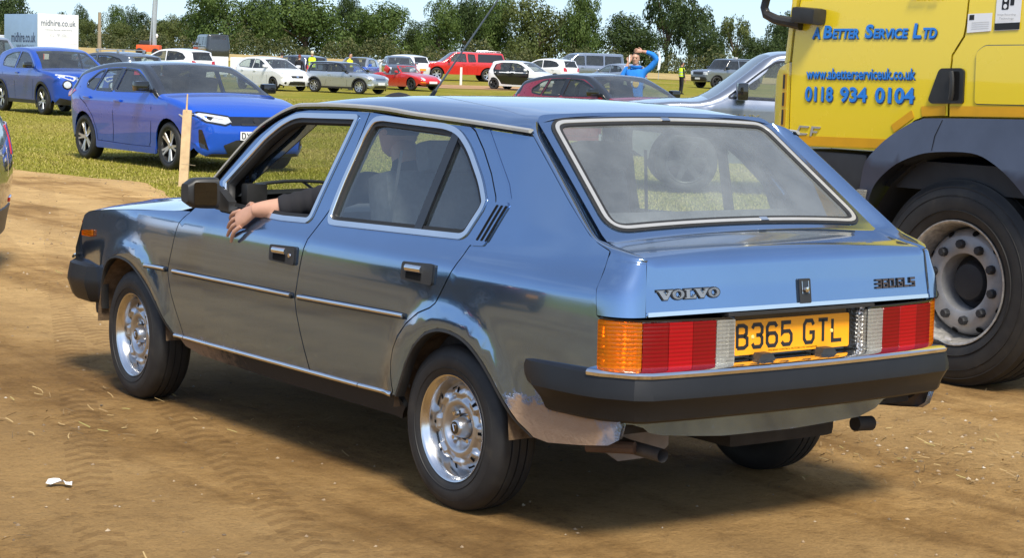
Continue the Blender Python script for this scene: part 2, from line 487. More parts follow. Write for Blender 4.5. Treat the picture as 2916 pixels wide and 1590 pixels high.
def dirt_mat():
    m, nt, b = mat_new('trodden_earth')
    L = nt.links.new
    def math_(op, x, y=None, z=None):
        n = nt.nodes.new('ShaderNodeMath'); n.operation = op
        for k, v in enumerate((x, y, z)):
            if v is None: continue
            if isinstance(v, (int, float)): n.inputs[k].default_value = v
            else: L(v, n.inputs[k])
        return n.outputs['Value']
    def mul(c1, c2, fac=1.0):
        x = nt.nodes.new('ShaderNodeMixRGB'); x.blend_type = 'MULTIPLY'
        if isinstance(fac, (int, float)): x.inputs['Fac'].default_value = fac
        else: L(fac, x.inputs['Fac'])
        L(c1, x.inputs['Color1']); L(c2, x.inputs['Color2']); return x.outputs['Color']
    n0 = noise_node(nt, .32, 4, .6); n1 = noise_node(nt, 1.6, 7, .68); n2 = noise_node(nt, 9, 6, .7); n3 = noise_node(nt, 60, 6, .8); n4 = noise_node(nt, 1.5, 5, .6, vec=(3.4, .35, 1)); n5 = noise_node(nt, 5.5, 8, .78)
    base = ramp(nt, n1.outputs['Fac'], [(.30, (.225, .138, .056)), (.46, (.355, .232, .098)), (.60, (.465, .318, .145)), (.78, (.57, .42, .22))])
    dark = ramp(nt, n0.outputs['Fac'], [(.36, (.68, .64, .60)), (.60, (1.06, 1.05, 1.03))])
    c = mul(base.outputs['Color'], dark.outputs['Color'], .85)
    rut = ramp(nt, n4.outputs['Fac'], [(.36, (.66, .62, .58)), (.54, (1.05, 1.04, 1.02))]); c = mul(c, rut.outputs['Color'], .75)
    # bands polished pale by passing wheels, running along the track
    tc = nt.nodes.new('ShaderNodeTexCoord'); sp = nt.nodes.new('ShaderNodeSeparateXYZ'); L(tc.outputs['Object'], sp.inputs['Vector'])
    wob = math_('MULTIPLY_ADD', n0.outputs['Fac'], .9, sp.outputs['X'])
    band = math_('SINE', math_('MULTIPLY', wob, 3.6))
    worn = ramp(nt, math_('MULTIPLY_ADD', n5.outputs['Fac'], 1.1, band), [(.25, g3(0)), (.95, g3(1))])
    mx = nt.nodes.new('ShaderNodeMixRGB'); L(math_('MULTIPLY', worn.outputs['Color'], .55), mx.inputs['Fac']); L(c, mx.inputs['Color1']); mx.inputs['Color2'].default_value = (.46, .318, .150, 1); c = mx.outputs['Color']
    # litter-stained patches and crumbs
    clod = ramp(nt, n5.outputs['Fac'], [(.34, (.42, .38, .35)), (.47, (1, 1, 1)), (.70, (1.0, 1.0, 1.0)), (.80, (1.30, 1.22, 1.05))]); c = mul(c, clod.outputs['Color'], .50)
    fine = ramp(nt, n3.outputs['Fac'], [(.32, (.50, .46, .43)), (.48, (1, 1, 1)), (.74, (1.38, 1.34, 1.26))]); c = mul(c, fine.outputs['Color'], .55)
    # dark foreground soil, darkened leftwards to dim the door reflections; pale sand further up
    soil_tone = ramp(nt, math_('MULTIPLY_ADD', math_('MULTIPLY_ADD', n0.outputs['Fac'], 5.0, math_('MULTIPLY_ADD', sp.outputs['X'], 2.2, sp.outputs['Y'])), .07, .0), [(.20, (.82, .74, .63)), (.42, (.98, .91, .81)), (.80, (1.34, 1.29, 1.22))]); c = mul(c, soil_tone.outputs['Color'], 1.0)
    # two ribbons of tyre prints, oblique to the track
    prints = None
    for x0, sl, per in ((-3.05, .30, 62.0), (-2.02, -.42, 58.0), (-1.35, -.30, 60.0)):
        u = math_('SUBTRACT', math_('MULTIPLY_ADD', sp.outputs['Y'], sl, sp.outputs['X']), x0)
        edge_ = math_('LESS_THAN', math_('ABSOLUTE', u), .085)
        tread = math_('GREATER_THAN', math_('SINE', math_('MULTIPLY_ADD', math_('ABSOLUTE', u), 40.0, math_('MULTIPLY', sp.outputs['Y'], per))), .1)
        p_ = math_('MULTIPLY', math_('MULTIPLY', edge_, tread), math_('GREATER_THAN', n1.outputs['Fac'], .47)); prints = p_ if prints is None else math_('MAXIMUM', prints, p_)
    dk = nt.nodes.new('ShaderNodeMixRGB'); dk.blend_type = 'MULTIPLY'; L(math_('MULTIPLY', prints, .42), dk.inputs['Fac']); L(c, dk.inputs['Color1']); dk.inputs['Color2'].default_value = (.55, .50, .47, 1); c = dk.outputs['Color']
    L(c, b.inputs['Base Color']); b.inputs['Roughness'].default_value = .93; b.inputs['Specular IOR Level'].default_value = .15
    h = math_('MULTIPLY_ADD', n2.outputs['Fac'], 2.5, n3.outputs['Fac']); h = math_('MULTIPLY_ADD', n5.outputs['Fac'], 2.0, h); h = math_('SUBTRACT', h, math_('MULTIPLY', prints, .9))
    bump(nt, b, h, .8, .018); return m
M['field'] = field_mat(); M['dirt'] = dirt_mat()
M['stubble'] = simple('stubble', (.42, .31, .13), .95, spec=.1, var=.25, scale=.4)
M['red_dirt'] = simple('red_earth', (.40, .24, .13), .95, spec=.1, var=.3, scale=.5)

mb = MB()
radii = [0, 2, 5, 9, 14, 20, 28, 38, 50, 62, 74, 80, 84, 88, 92, 96, 100, 108, 118, 130, 145, 160, 172, 180, 186, 195, 215, 260, 340, 500, 800, 1300, 2400]
NA = 120
rows = []
for r_ in radii[1:]:
    row = []
    for i in range(NA):
        a = 2 * math.pi * i / NA; x, y = CAM.x + r_ * math.sin(a), CAM.y + r_ * math.cos(a); row.append((x, y, gz(x, y)))
    rows.append(row)
mb.grid(rows, close=True)
mb.add([(CAM.x, CAM.y, 0)] + rows[0], [(0, 1 + i, 1 + (i + 1) % NA) for i in range(NA)])
tag(mb.build('ground', M['field']), kind='structure')

# dirt track: everything this side of the grass verge
_r = random.Random(3)
PH = [(_r.uniform(.25, 2.8), _r.uniform(0, 6.28), _r.uniform(.03, .22)) for _ in range(14)]
def verge(y): return 5.25 + .22 * math.sin(y * .33 + 1.1) + sum(a * .55 * math.sin(w * y * 1.7 + p) for w, p, a in PH)
def relief(x, y):
    return .004 + .006 * (math.sin(x * 2.3 + 1.3 * math.sin(y * .7)) * math.sin(y * 1.1 + .4) + .6 * math.sin(x * 5.1 + y * .9) * math.sin(y * 2.7 + x) + 1.2)
ys = np.arange(-14, 70, .22); nx = 90
rows = []
for y in ys:
    xe = verge(y); row = []
    for j in range(nx + 1):
        x = -16 + (xe + 16) * j / nx
        nearw = min(1, min(math.hypot(x - wx, y - wy) for wx, wy in ((-.68, 0), (-.68, 2.4), (.68, 0), (.68, 2.4), (3.05, .9), (5, .9))) / .6)
        row.append((x, y, .004 + (relief(x, y) - .004) * nearw * (1 if j < nx else .3)))
    rows.append(row)
mb = MB().grid(rows)
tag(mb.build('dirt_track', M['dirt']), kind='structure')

def strip(name, d0, d1, l0, l1, mat, dz, wob=.6):
    rows = []
    for d in np.linspace(d0, d1, 12):
        row = []
        for l in np.linspace(l0, l1, 60):
            dd = d + wob * math.sin(l * .21 + d0) + .5 * wob * math.sin(l * .63)
            p = Vector((CAM.x, CAM.y)) + FW2 * dd + RT2 * l
            row.append((p.x, p.y, gz(p.x, p.y) + dz))
        rows.append(row)
    return tag(MB().grid(rows).build(name, mat), kind='structure')
strip('stubble_field', 150, 186, -80, 60, M['stubble'], .03)
strip('earth_path', 101, 108, -8, 6, M['red_dirt'], .02, .5)

# grass blades along the verge and under the parked cars
def grass():
    rng = np.random.default_rng(5)
    n = 110000
    d = 17 + (72 - 17) * rng.random(n) ** 1.9
    u = rng.uniform(-.29, .29, n)
    x = CAM.x + FW2.x * d + RT2.x * d * u; y = CAM.y + FW2.y * d + RT2.y * d * u
    vx = np.array([verge(v) for v in y])
    k = x > vx - .25 + .45 * rng.random(n); x, y, d = x[k], y[k], d[k]; vx = vx[k]; n = len(x)
    hh = rng.uniform(.010, .028, n); az = rng.uniform(0, 6.28, n); w = .0036 * (1 + d / 40)
    zz = np.array([gz(p, q) for p, q in zip(x, y)])
    A = np.empty((n, 4, 3, 3))
    for q in range(4):
        a = az + q * 1.7; ox, oy = .045 * np.cos(a * 3), .045 * np.sin(a * 2); cx, cy = np.cos(a), np.sin(a); h = hh * (.6 + .25 * q)
        A[:, q, 0] = np.stack([x + ox - cy * w, y + oy + cx * w, zz - .005], 1); A[:, q, 1] = np.stack([x + ox + cy * w, y + oy - cx * w, zz - .005], 1)
        A[:, q, 2] = np.stack([x + ox + cx * h * 1.2, y + oy + cy * h * 1.2, zz + h], 1)
    m, nt, bs = mat_new('grass_blades')
    gi = nt.nodes.new('ShaderNodeNewGeometry'); nz = noise_node(nt, .35, 4, .6)
    ad = nt.nodes.new('ShaderNodeMath'); ad.operation = 'MULTIPLY_ADD'; ad.inputs[1].default_value = .5
    nt.links.new(gi.outputs['Random Per Island'], ad.inputs[0]); nt.links.new(nz.outputs['Fac'], ad.inputs[2])
    rp = ramp(nt, ad.outputs['Value'], [(.45, (.205, .215, .020)), (.68, (.275, .255, .032)), (.84, (.34, .285, .075)), (1, (.47, .37, .14))])
    nt.links.new(rp.outputs['Color'], bs.inputs['Base Color']); bs.inputs['Roughness'].default_value = .8; bs.inputs['Specular IOR Level'].default_value = .2
    o = fast_mesh('grass', A.reshape(-1, 3), 3, m)
    tag(o, 'short yellow green grass of the parking field', 'grass', kind='stuff')
grass()

# straw, chaff and small stones on the trodden earth
def litter():
    rng = np.random.default_rng(9)
    V = []; F = []
    n = 12000
    d = 4.6 + 20 * rng.random(n) ** 1.6; u = rng.uniform(-.29, .29, n)
    x = CAM.x + FW2.x * d + RT2.x * d * u; y = CAM.y + FW2.y * d + RT2.y * d * u
    for i in range(n):
        if x[i] > verge(y[i]) - .1: continue
        if -1.0 < x[i] < .9 and -.7 < y[i] < 3.0 and rng.random() < .8: continue
        if math.sin(x[i] * 1.9 + 2 * math.sin(y[i] * .8)) + math.sin(y[i] * 1.3 + x[i]) < rng.uniform(-.6, 1.9): continue
        b = len(V); a = rng.uniform(0, 6.28); L = rng.uniform(.005, .026) * (1.8 if rng.random() < .06 else 1); w = rng.uniform(.0010, .0028); c, s = math.cos(a), math.sin(a); z = relief(x[i], y[i]) + .006
        bend = rng.uniform(-.4, .4) * L; tz = rng.uniform(0, .010)
        for t in (-1, 0, 1):
            px = x[i] + c * L * t - s * bend * (1 - t * t); py = y[i] + s * L * t + c * bend * (1 - t * t)
            V += [(px - s * w, py + c * w, z + tz * (1 + t)), (px + s * w, py - c * w, z + tz * (1 + t) + .002)]
        F += [(b, b + 1, b + 3, b + 2), (b + 2, b + 3, b + 5, b + 4)]
    m, nt, bs = mat_new('straw')
    gi = nt.nodes.new('ShaderNodeNewGeometry')
    rp = ramp(nt, gi.outputs['Random Per Island'], [(0, (.09, .058, .026)), (.4, (.28, .18, .075)), (.8, (.42, .30, .13)), (1, (.26, .24, .07))])
    nt.links.new(rp.outputs['Color'], bs.inputs['Base Color']); bs.inputs['Roughness'].default_value = .8
    tag(mesh_obj('straw', V, F, m, None, False), 'loose straw and chaff scattered over the trodden earth', 'straw', kind='stuff')
    V = []; F = []
    n = 3600
    d = 4.8 + 24 * rng.random(n) ** 1.4; u = rng.uniform(-.29, .29, n)
    x = CAM.x + FW2.x * d + RT2.x * d * u; y = CAM.y + FW2.y * d + RT2.y * d * u
    for i in range(n):
        if x[i] > verge(y[i]) + .2: continue
        far = x[i] > 1.0 or d[i] > 12; gravelly = x[i] > 1.1 and y[i] < 3
        if (not far and rng.random() < .75) or (far and not gravelly and rng.random() < .5): continue
        r_ = rng.uniform(.003, .010) * (1.4 if far else 1); b = len(V); z = relief(x[i], y[i]) + r_ * .1
        q = rng.uniform(.6, 1.3, 6); a = rng.uniform(0, 6.28)
        for t in range(4):
            V.append((x[i] + r_ * q[t] * math.cos(a + t * 1.57), y[i] + r_ * q[t] * math.sin(a + t * 1.57), z))
        V += [(x[i], y[i], z + r_ * .7 * q[4]), (x[i], y[i], z - r_ * .5)]
        for t in range(4):
            F += [(b + t, b + (t + 1) % 4, b + 4), (b + (t + 1) % 4, b + t, b + 5)]
    m, nt, bs = mat_new('pebbles')
    gi = nt.nodes.new('ShaderNodeNewGeometry')
    rp = ramp(nt, gi.outputs['Random Per Island'], [(0, (.12, .085, .05)), (.5, (.30, .21, .12)), (.9, (.42, .33, .22)), (1, (.52, .46, .38))])
    nt.links.new(rp.outputs['Color'], bs.inputs['Base Color']); bs.inputs['Roughness'].default_value = .85
    tag(mesh_obj('gravel', V, F, m, None, False), 'small pale stones and clods lying on the track', 'gravel', kind='stuff')
litter()
# a scrap of white paper in the foreground
px0, py0 = -1.80, .92
_c = random.Random(4); V = []; F = []
for i in range(6):
    for j in range(4):
        a, b = i * .018, j * .012 + (.010 if i in (2, 3) else 0) - (.012 if i == 5 else 0)
        V.append((px0 + a * .8 + b * .6 + _c.uniform(-.004, .004), py0 - a * .6 + b * .8 + _c.uniform(-.004, .004), .018 + _c.uniform(0, .020)))
for i in range(5):
    for j in range(3): F.append((i * 4 + j, (i + 1) * 4 + j, (i + 1) * 4 + j + 1, i * 4 + j + 1))
o = mesh_obj('paper_scrap', V, F, simple('paper', .80, .8, var=.05), None, False)
tag(o, 'crumpled scrap of white paper lying on the bare earth', 'litter')
# ================================================================== the blue hatchback
def volvo_paint(mud=False):
    m, nt, b = mat_new('ice_blue_metallic' + ('_muddy' if mud else ''))
    col = (.190, .305, .495)
    n = noise_node(nt, 3.0, 6, .6)
    c0 = ramp(nt, n.outputs['Fac'], [(.35, tuple(c * .97 for c in col)), (.65, tuple(c * 1.03 for c in col))])
    b.inputs['Metallic'].default_value = .80
    b.inputs['Coat Weight'].default_value = 1.0; b.inputs['Coat Roughness'].default_value = .02; b.inputs['Coat IOR'].default_value = 1.52
    rg = ramp(nt, n.outputs['Fac'], [(.35, g3(.09)), (.75, g3(.13))])
    tc = nt.nodes.new('ShaderNodeTexCoord'); sp = nt.nodes.new('ShaderNodeSeparateXYZ'); nt.links.new(tc.outputs['Object'], sp.inputs['Vector'])
    n2 = noise_node(nt, 22, 8, .72)
    ma = nt.nodes.new('ShaderNodeMath'); ma.operation = 'MULTIPLY_ADD'; ma.inputs[1].default_value = .16; nt.links.new(n2.outputs['Fac'], ma.inputs[0]); nt.links.new(sp.outputs['Z'], ma.inputs[2])
    if mud:   # dried mud thrown up behind the rear wheel
        my = nt.nodes.new('ShaderNodeMath'); my.operation = 'MULTIPLY_ADD'; my.inputs[1].default_value = .22; nt.links.new(n2.outputs['Fac'], my.inputs[0])
        ys_ = nt.nodes.new('ShaderNodeMath'); ys_.operation = 'SUBTRACT'; nt.links.new(sp.outputs['Y'], ys_.inputs[1]); ys_.inputs[0].default_value = -.30
        nt.links.new(ys_.outputs['Value'], my.inputs[2])
        rz_ = ramp(nt, ma.outputs['Value'], [(.520, g3(1.0)), (.538, g3(0.0))])
        ry_ = ramp(nt, my.outputs['Value'], [(.13, g3(0.0)), (.17, g3(1.0)), (.52, g3(1.0)), (.62, g3(0.0))])
        mm = nt.nodes.new('ShaderNodeMath'); mm.operation = 'MULTIPLY'; nt.links.new(rz_.outputs['Color'], mm.inputs[0]); nt.links.new(ry_.outputs['Color'], mm.inputs[1]); fac = mm.outputs['Value']
    else:
        rd = ramp(nt, ma.outputs['Value'], [(.36, g3(.55)), (.44, g3(.0))]); fac = rd.outputs['Color']
    mx = nt.nodes.new('ShaderNodeMixRGB'); mx.inputs['Color2'].default_value = (.38, .255, .165, 1) if mud else (.25, .19, .13, 1)
    nt.links.new(c0.outputs['Color'], mx.inputs['Color1']); nt.links.new(fac, mx.inputs['Fac']); nt.links.new(mx.outputs['Color'], b.inputs['Base Color'])
    # mud is dull and not metallic
    for sock, src, to in (('Metallic', .90, 0.0), ('Coat Weight', 1.0, 0.0)):
        q = nt.nodes.new('ShaderNodeMapRange'); q.inputs['To Min'].default_value = src; q.inputs['To Max'].default_value = to; nt.links.new(fac, q.inputs['Value']); nt.links.new(q.outputs['Result'], b.inputs[sock])
    mr = nt.nodes.new('ShaderNodeMixRGB'); mr.inputs['Color2'].default_value = (.95, .95, .95, 1); nt.links.new(rg.outputs['Color'], mr.inputs['Color1']); nt.links.new(fac, mr.inputs['Fac']); nt.links.new(mr.outputs['Color'], b.inputs['Roughness'])
    if mud:
        bm_ = nt.nodes.new('ShaderNodeMath'); bm_.operation = 'MULTIPLY'; nt.links.new(fac, bm_.inputs[0]); nt.links.new(n2.outputs['Fac'], bm_.inputs[1]); bump(nt, b, bm_.outputs['Value'], .8, .012)
    return m
VP = volvo_paint(); VPM = volvo_paint(True)
M['arch_mud'] = simple('arch_mud', (.15, .10, .06), .95, var=.45, scale=24, bmp=.6, spec=.1)
M['sill_mud'] = None
def sill_mat():
    m, nt, b = mat_new('sill_black_muddy')
    tc = nt.nodes.new('ShaderNodeTexCoord'); sp = nt.nodes.new('ShaderNodeSeparateXYZ'); nt.links.new(tc.outputs['Object'], sp.inputs['Vector'])
    n = noise_node(nt, 20, 8, .75)
    ma = nt.nodes.new('ShaderNodeMath'); ma.operation = 'MULTIPLY_ADD'; ma.inputs[1].default_value = .9; nt.links.new(n.outputs['Fac'], ma.inputs[0]); nt.links.new(sp.outputs['Y'], ma.inputs[2])
    r_ = ramp(nt, ma.outputs['Value'], [(0, g3(0)), (1, g3(1))])
    mr = nt.nodes.new('ShaderNodeMapRange'); mr.inputs['From Min'].default_value = 1.95; mr.inputs['From Max'].default_value = 2.3; nt.links.new(ma.outputs['Value'], mr.inputs['Value'])
    mx = nt.nodes.new('ShaderNodeMixRGB'); mx.inputs['Color1'].default_value = (.018, .018, .019, 1); mx.inputs['Color2'].default_value = (.27, .185, .12, 1)
    nt.links.new(mr.outputs['Result'], mx.inputs['Fac']); nt.links.new(mx.outputs['Color'], b.inputs['Base Color']); b.inputs['Roughness'].default_value = .7
    bump(nt, b, n.outputs['Fac'], .4, .01); return m
M['sill_mud'] = sill_mat()
def lens_mat(name, c1, c2, rough=.08):
    """moulded lamp lens: fine horizontal ribs"""
    m, nt, b = mat_new(name)
    tc = nt.nodes.new('ShaderNodeTexCoord'); w = nt.nodes.new('ShaderNodeTexWave'); w.wave_type = 'BANDS'; w.bands_direction = 'Z'; w.inputs['Scale'].default_value = 26; w.inputs['Distortion'].default_value = .3
    nt.links.new(tc.outputs['Object'], w.inputs['Vector'])
    w2 = nt.nodes.new('ShaderNodeTexWave'); w2.wave_type = 'BANDS'; w2.bands_direction = 'X'; w2.inputs['Scale'].default_value = 30
    nt.links.new(tc.outputs['Object'], w2.inputs['Vector'])
    ad = nt.nodes.new('ShaderNodeMath'); ad.operation = 'MULTIPLY_ADD'; ad.inputs[1].default_value = .12; nt.links.new(w2.outputs['Fac'], ad.inputs[0]); nt.links.new(w.outputs['Fac'], ad.inputs[2])
    r_ = ramp(nt, ad.outputs['Value'], [(.2, c1), (1.2 if False else .95, c2)])
    nt.links.new(r_.outputs['Color'], b.inputs['Base Color']); b.inputs['Roughness'].default_value = .25; b.inputs['Coat Weight'].default_value = 1; b.inputs['Coat Roughness'].default_value = .03
    bump(nt, b, ad.outputs['Value'], .12, .003); return m
def lens_clear_mat(name, tint, body, k=.40):
    """coloured plastic: tinted see-through over the reflector, part scattering, glossy skin, fine ribs"""
    m = bpy.data.materials.new(name); m.use_nodes = True; nt = m.node_tree; nt.nodes.clear(); L = nt.links.new
    out = nt.nodes.new('ShaderNodeOutputMaterial'); tr = nt.nodes.new('ShaderNodeBsdfTransparent'); tr.inputs['Color'].default_value = (*tint, 1)
    df = nt.nodes.new('ShaderNodeBsdfDiffuse'); df.inputs['Color'].default_value = (*body, 1); gl = nt.nodes.new('ShaderNodeBsdfGlossy'); gl.inputs['Roughness'].default_value = .05
    tc = nt.nodes.new('ShaderNodeTexCoord'); w = nt.nodes.new('ShaderNodeTexWave'); w.bands_direction = 'Z'; w.inputs['Scale'].default_value = 26; L(tc.outputs['Object'], w.inputs['Vector'])
    bp = nt.nodes.new('ShaderNodeBump'); bp.inputs['Strength'].default_value = .10; bp.inputs['Distance'].default_value = .003; L(w.outputs['Fac'], bp.inputs['Height']); L(bp.outputs['Normal'], gl.inputs['Normal'])
    mr = nt.nodes.new('ShaderNodeMapRange'); mr.inputs['To Min'].default_value = k * .8; mr.inputs['To Max'].default_value = k * 1.2; L(w.outputs['Fac'], mr.inputs['Value'])
    m1 = nt.nodes.new('ShaderNodeMixShader'); L(mr.outputs['Result'], m1.inputs['Fac']); L(tr.outputs['BSDF'], m1.inputs[1]); L(df.outputs['BSDF'], m1.inputs[2])
    m2 = nt.nodes.new('ShaderNodeMixShader'); m2.inputs['Fac'].default_value = .055; L(m1.outputs['Shader'], m2.inputs[1]); L(gl.outputs['BSDF'], m2.inputs[2]); L(m2.outputs['Shader'], out.inputs['Surface']); return m
M['lens_red'] = lens_clear_mat('lens_red', (.45, .003, .010), (.30, .003, .010), .55)
M['lens_red_bright'] = lens_clear_mat('lens_red_reflector', (.60, .004, .012), (.46, .004, .012), .62)
M['lens_amber'] = lens_clear_mat('lens_amber', (.92, .30, .006), (.70, .19, .006), .40)
M['lens_clear'] = lens_clear_mat('lens_clear', (.75, .74, .70), (.52, .51, .46), .35)
def reflector_mat():
    m, nt, b = mat_new('lamp_reflector'); b.inputs['Metallic'].default_value = .9; b.inputs['Base Color'].default_value = (.75, .75, .74, 1); b.inputs['Roughness'].default_value = .28
    tc = nt.nodes.new('ShaderNodeTexCoord'); vo = nt.nodes.new('ShaderNodeTexVoronoi'); vo.distance = 'CHEBYCHEV'; vo.inputs['Scale'].default_value = 70; vo.inputs['Randomness'].default_value = .25; nt.links.new(tc.outputs['Object'], vo.inputs['Vector'])
    bump(nt, b, vo.outputs['Distance'], 1.0, .010); return m
M['reflector'] = reflector_mat()
M['rear_glass'] = glass_mat('hazy_rear_glass', (.82, .88, .85), .17, 1.8, (.56, .60, .60))  # milky veil: dust plus the pale sky's sheen, put into the diffuse colour
M['side_glass'] = glass_mat('side_glass', (.86, .93, .90), .035, 1.75, (.42, .52, .60))  # bluish diffuse veil stands in for sky reflected in the panes

M['bright_trim'] = simple('bright_trim', (.50, .49, .46), .30, .45, var=.06)
V_SEC = [(.20, .745), (.345, .772), (.48, .788), (.60, .796), (.70, .798), (.785, .7935), (.822, .789), (.838, .783), (.89, .752), (1.0, .712), (1.15, .658), (1.30, .605), (1.40, .565)]
V_PF = [(1.7, 0), (2.3, .008), (2.7, .03), (2.95, .06), (3.1, .09)]
V_PR = [(-1.1, .14), (-.85, .085), (-.72, .05), (-.5, .022), (-.2, .006), (.1, 0)]
def VW(y, z):
    w = tab(V_SEC, z) - tab(V_PF, y) - tab(V_PR, y)
    for yc in (2.40, 0.0):
        r_ = math.hypot(y - yc, z - .30)
        if z < .85: w += math.exp(-((r_ - .335) / .055) ** 2) * .016
    return w
def vside(y, z): return (-VW(y, z), y, z)
def bead(nm, a, b_, hz, off, mat, parent, mir, tiltup=.5):
    """rounded bright bead along the flank from a to b_"""
    rows = []; s = 1 if mir else -1
    for t in np.linspace(0, 1, 24):
        y = a[0] + (b_[0] - a[0]) * t; z = a[1] + (b_[1] - a[1]) * t; x = VW(y, z) + off
        rows.append([(s * (x + hz * .95 * math.sin(q) - hz * .3), y, z + hz * math.cos(q)) for q in [math.pi * k / 8 for k in range(9)]])
    mb = MB().grid(rows); mb.add(rows[0], [tuple(range(9))]); mb.add(rows[-1], [tuple(range(9))]); return mb.build(nm, mat, parent, angle=60)

gapFD = [(1.867, .862), (1.931, .809), (1.953, .768), (1.978, .696), (2.010, .625), (2.016, .595), (2.012, .565), (1.995, .506), (1.964, .443), (1.932, .385), (1.911, .340)]
gapB = [(.793, 1.312), (.804, 1.225), (.824, 1.067), (.85, .95), (.893, .885), (.914, .835), (.928, .80), (.962, .664), (.978, .605), (.970, .556), (.95, .489), (.927, .421), (.908, .37), (.898, .340)]
gapRD = [(.159, 1.292), (.112, 1.272), (.034, 1.212), (-.047, 1.137), (-.108, 1.066), (-.119, 1.045), (-.119, 1.025), (-.079, .923), (-.052, .898), (-.03, .838), (.02, .758), (.056, .700), (.085, .680), (.155, .654), (.225, .608), (.275, .560), (.305, .510), (.320, .455), (.319, .384), (.316, .362), (.325, .345)]
gutter = [(1.775, .985), (1.573, 1.188), (1.444, 1.265), (1.318, 1.309), (1.223, 1.319), (.983, 1.326), (.698, 1.324), (.463, 1.312), (.14, 1.300), (-.192, 1.284)]
archF = [(2.722, .360), (2.712, .420), (2.697, .475), (2.672, .532), (2.640, .570), (2.600, .596), (2.525, .616), (2.450, .620), (2.363, .607), (2.278, .567), (2.174, .505), (2.095, .440), (2.040, .378), (2.000, .340)]
archR = [(.308, .345), (.272, .408), (.238, .469), (.180, .540), (.102, .596), (.025, .619), (-.049, .619), (-.121, .603), (-.19, .564), (-.256, .504), (-.324, .424), (-.374, .368), (-.437, .325)]
fdoor = gapFD[::-1] + [(1.815, .915), (1.757, .975), (1.56, 1.174), (1.435, 1.250), (1.312, 1.293), (1.22, 1.303), (.983, 1.310)] + gapB + [(1.4, .339)]
rdoor = gapB[::-1] + [(.463, 1.296), (.22, 1.289)] + gapRD[0:]
fender = gapFD + [(1.955, .340)] + archF[::-1] + [(2.80, .40), (2.90, .50), (3.09, .545), (3.098, .59), (2.992, .735), (2.968, .760), (2.90, .780), (2.756, .797), (2.556, .816), (2.341, .833), (1.947, .860)]
quarter = gapRD[::-1] + [(.14, 1.285), (-.15, 1.272), (-.2, 1.272), (-.345, 1.168), (-.475, 1.073), (-.601, .985), (-.648, .962), (-.700, .944), (-.702, .90), (-.708, .83), (-.722, .752), (-.735, .745), (-.735, .59), (-.79, .48), (-.815, .42), (-.80, .375), (-.76, .352), (-.654, .336), (-.504, .319)] + archR[::-1]
fwin_out = rnd([(1.690, .995), (1.486, 1.190), (1.386, 1.255), (1.290, 1.287), (.850, 1.298), (.915, 1.061), (.952, .905), (.975, .888), (1.15, .882), (1.625, .888)], [.0, .03, .05, .06, .03, .1, .03, .02, .0, .01])
rwin_out = rnd([(.845, .925), (.832, 1.038), (.790, 1.226), (.757, 1.290), (.700, 1.300), (.278, 1.288), (.197, 1.272), (.109, 1.222), (-.017, 1.112), (-.068, 1.050), (-.065, 1.020), (-.018, .928), (.010, .915), (.78, .895), (.825, .897)], [.02, .05, .06, .04, .03, .05, .05, .05, .05, .03, .03, .03, .03, .03, .02])

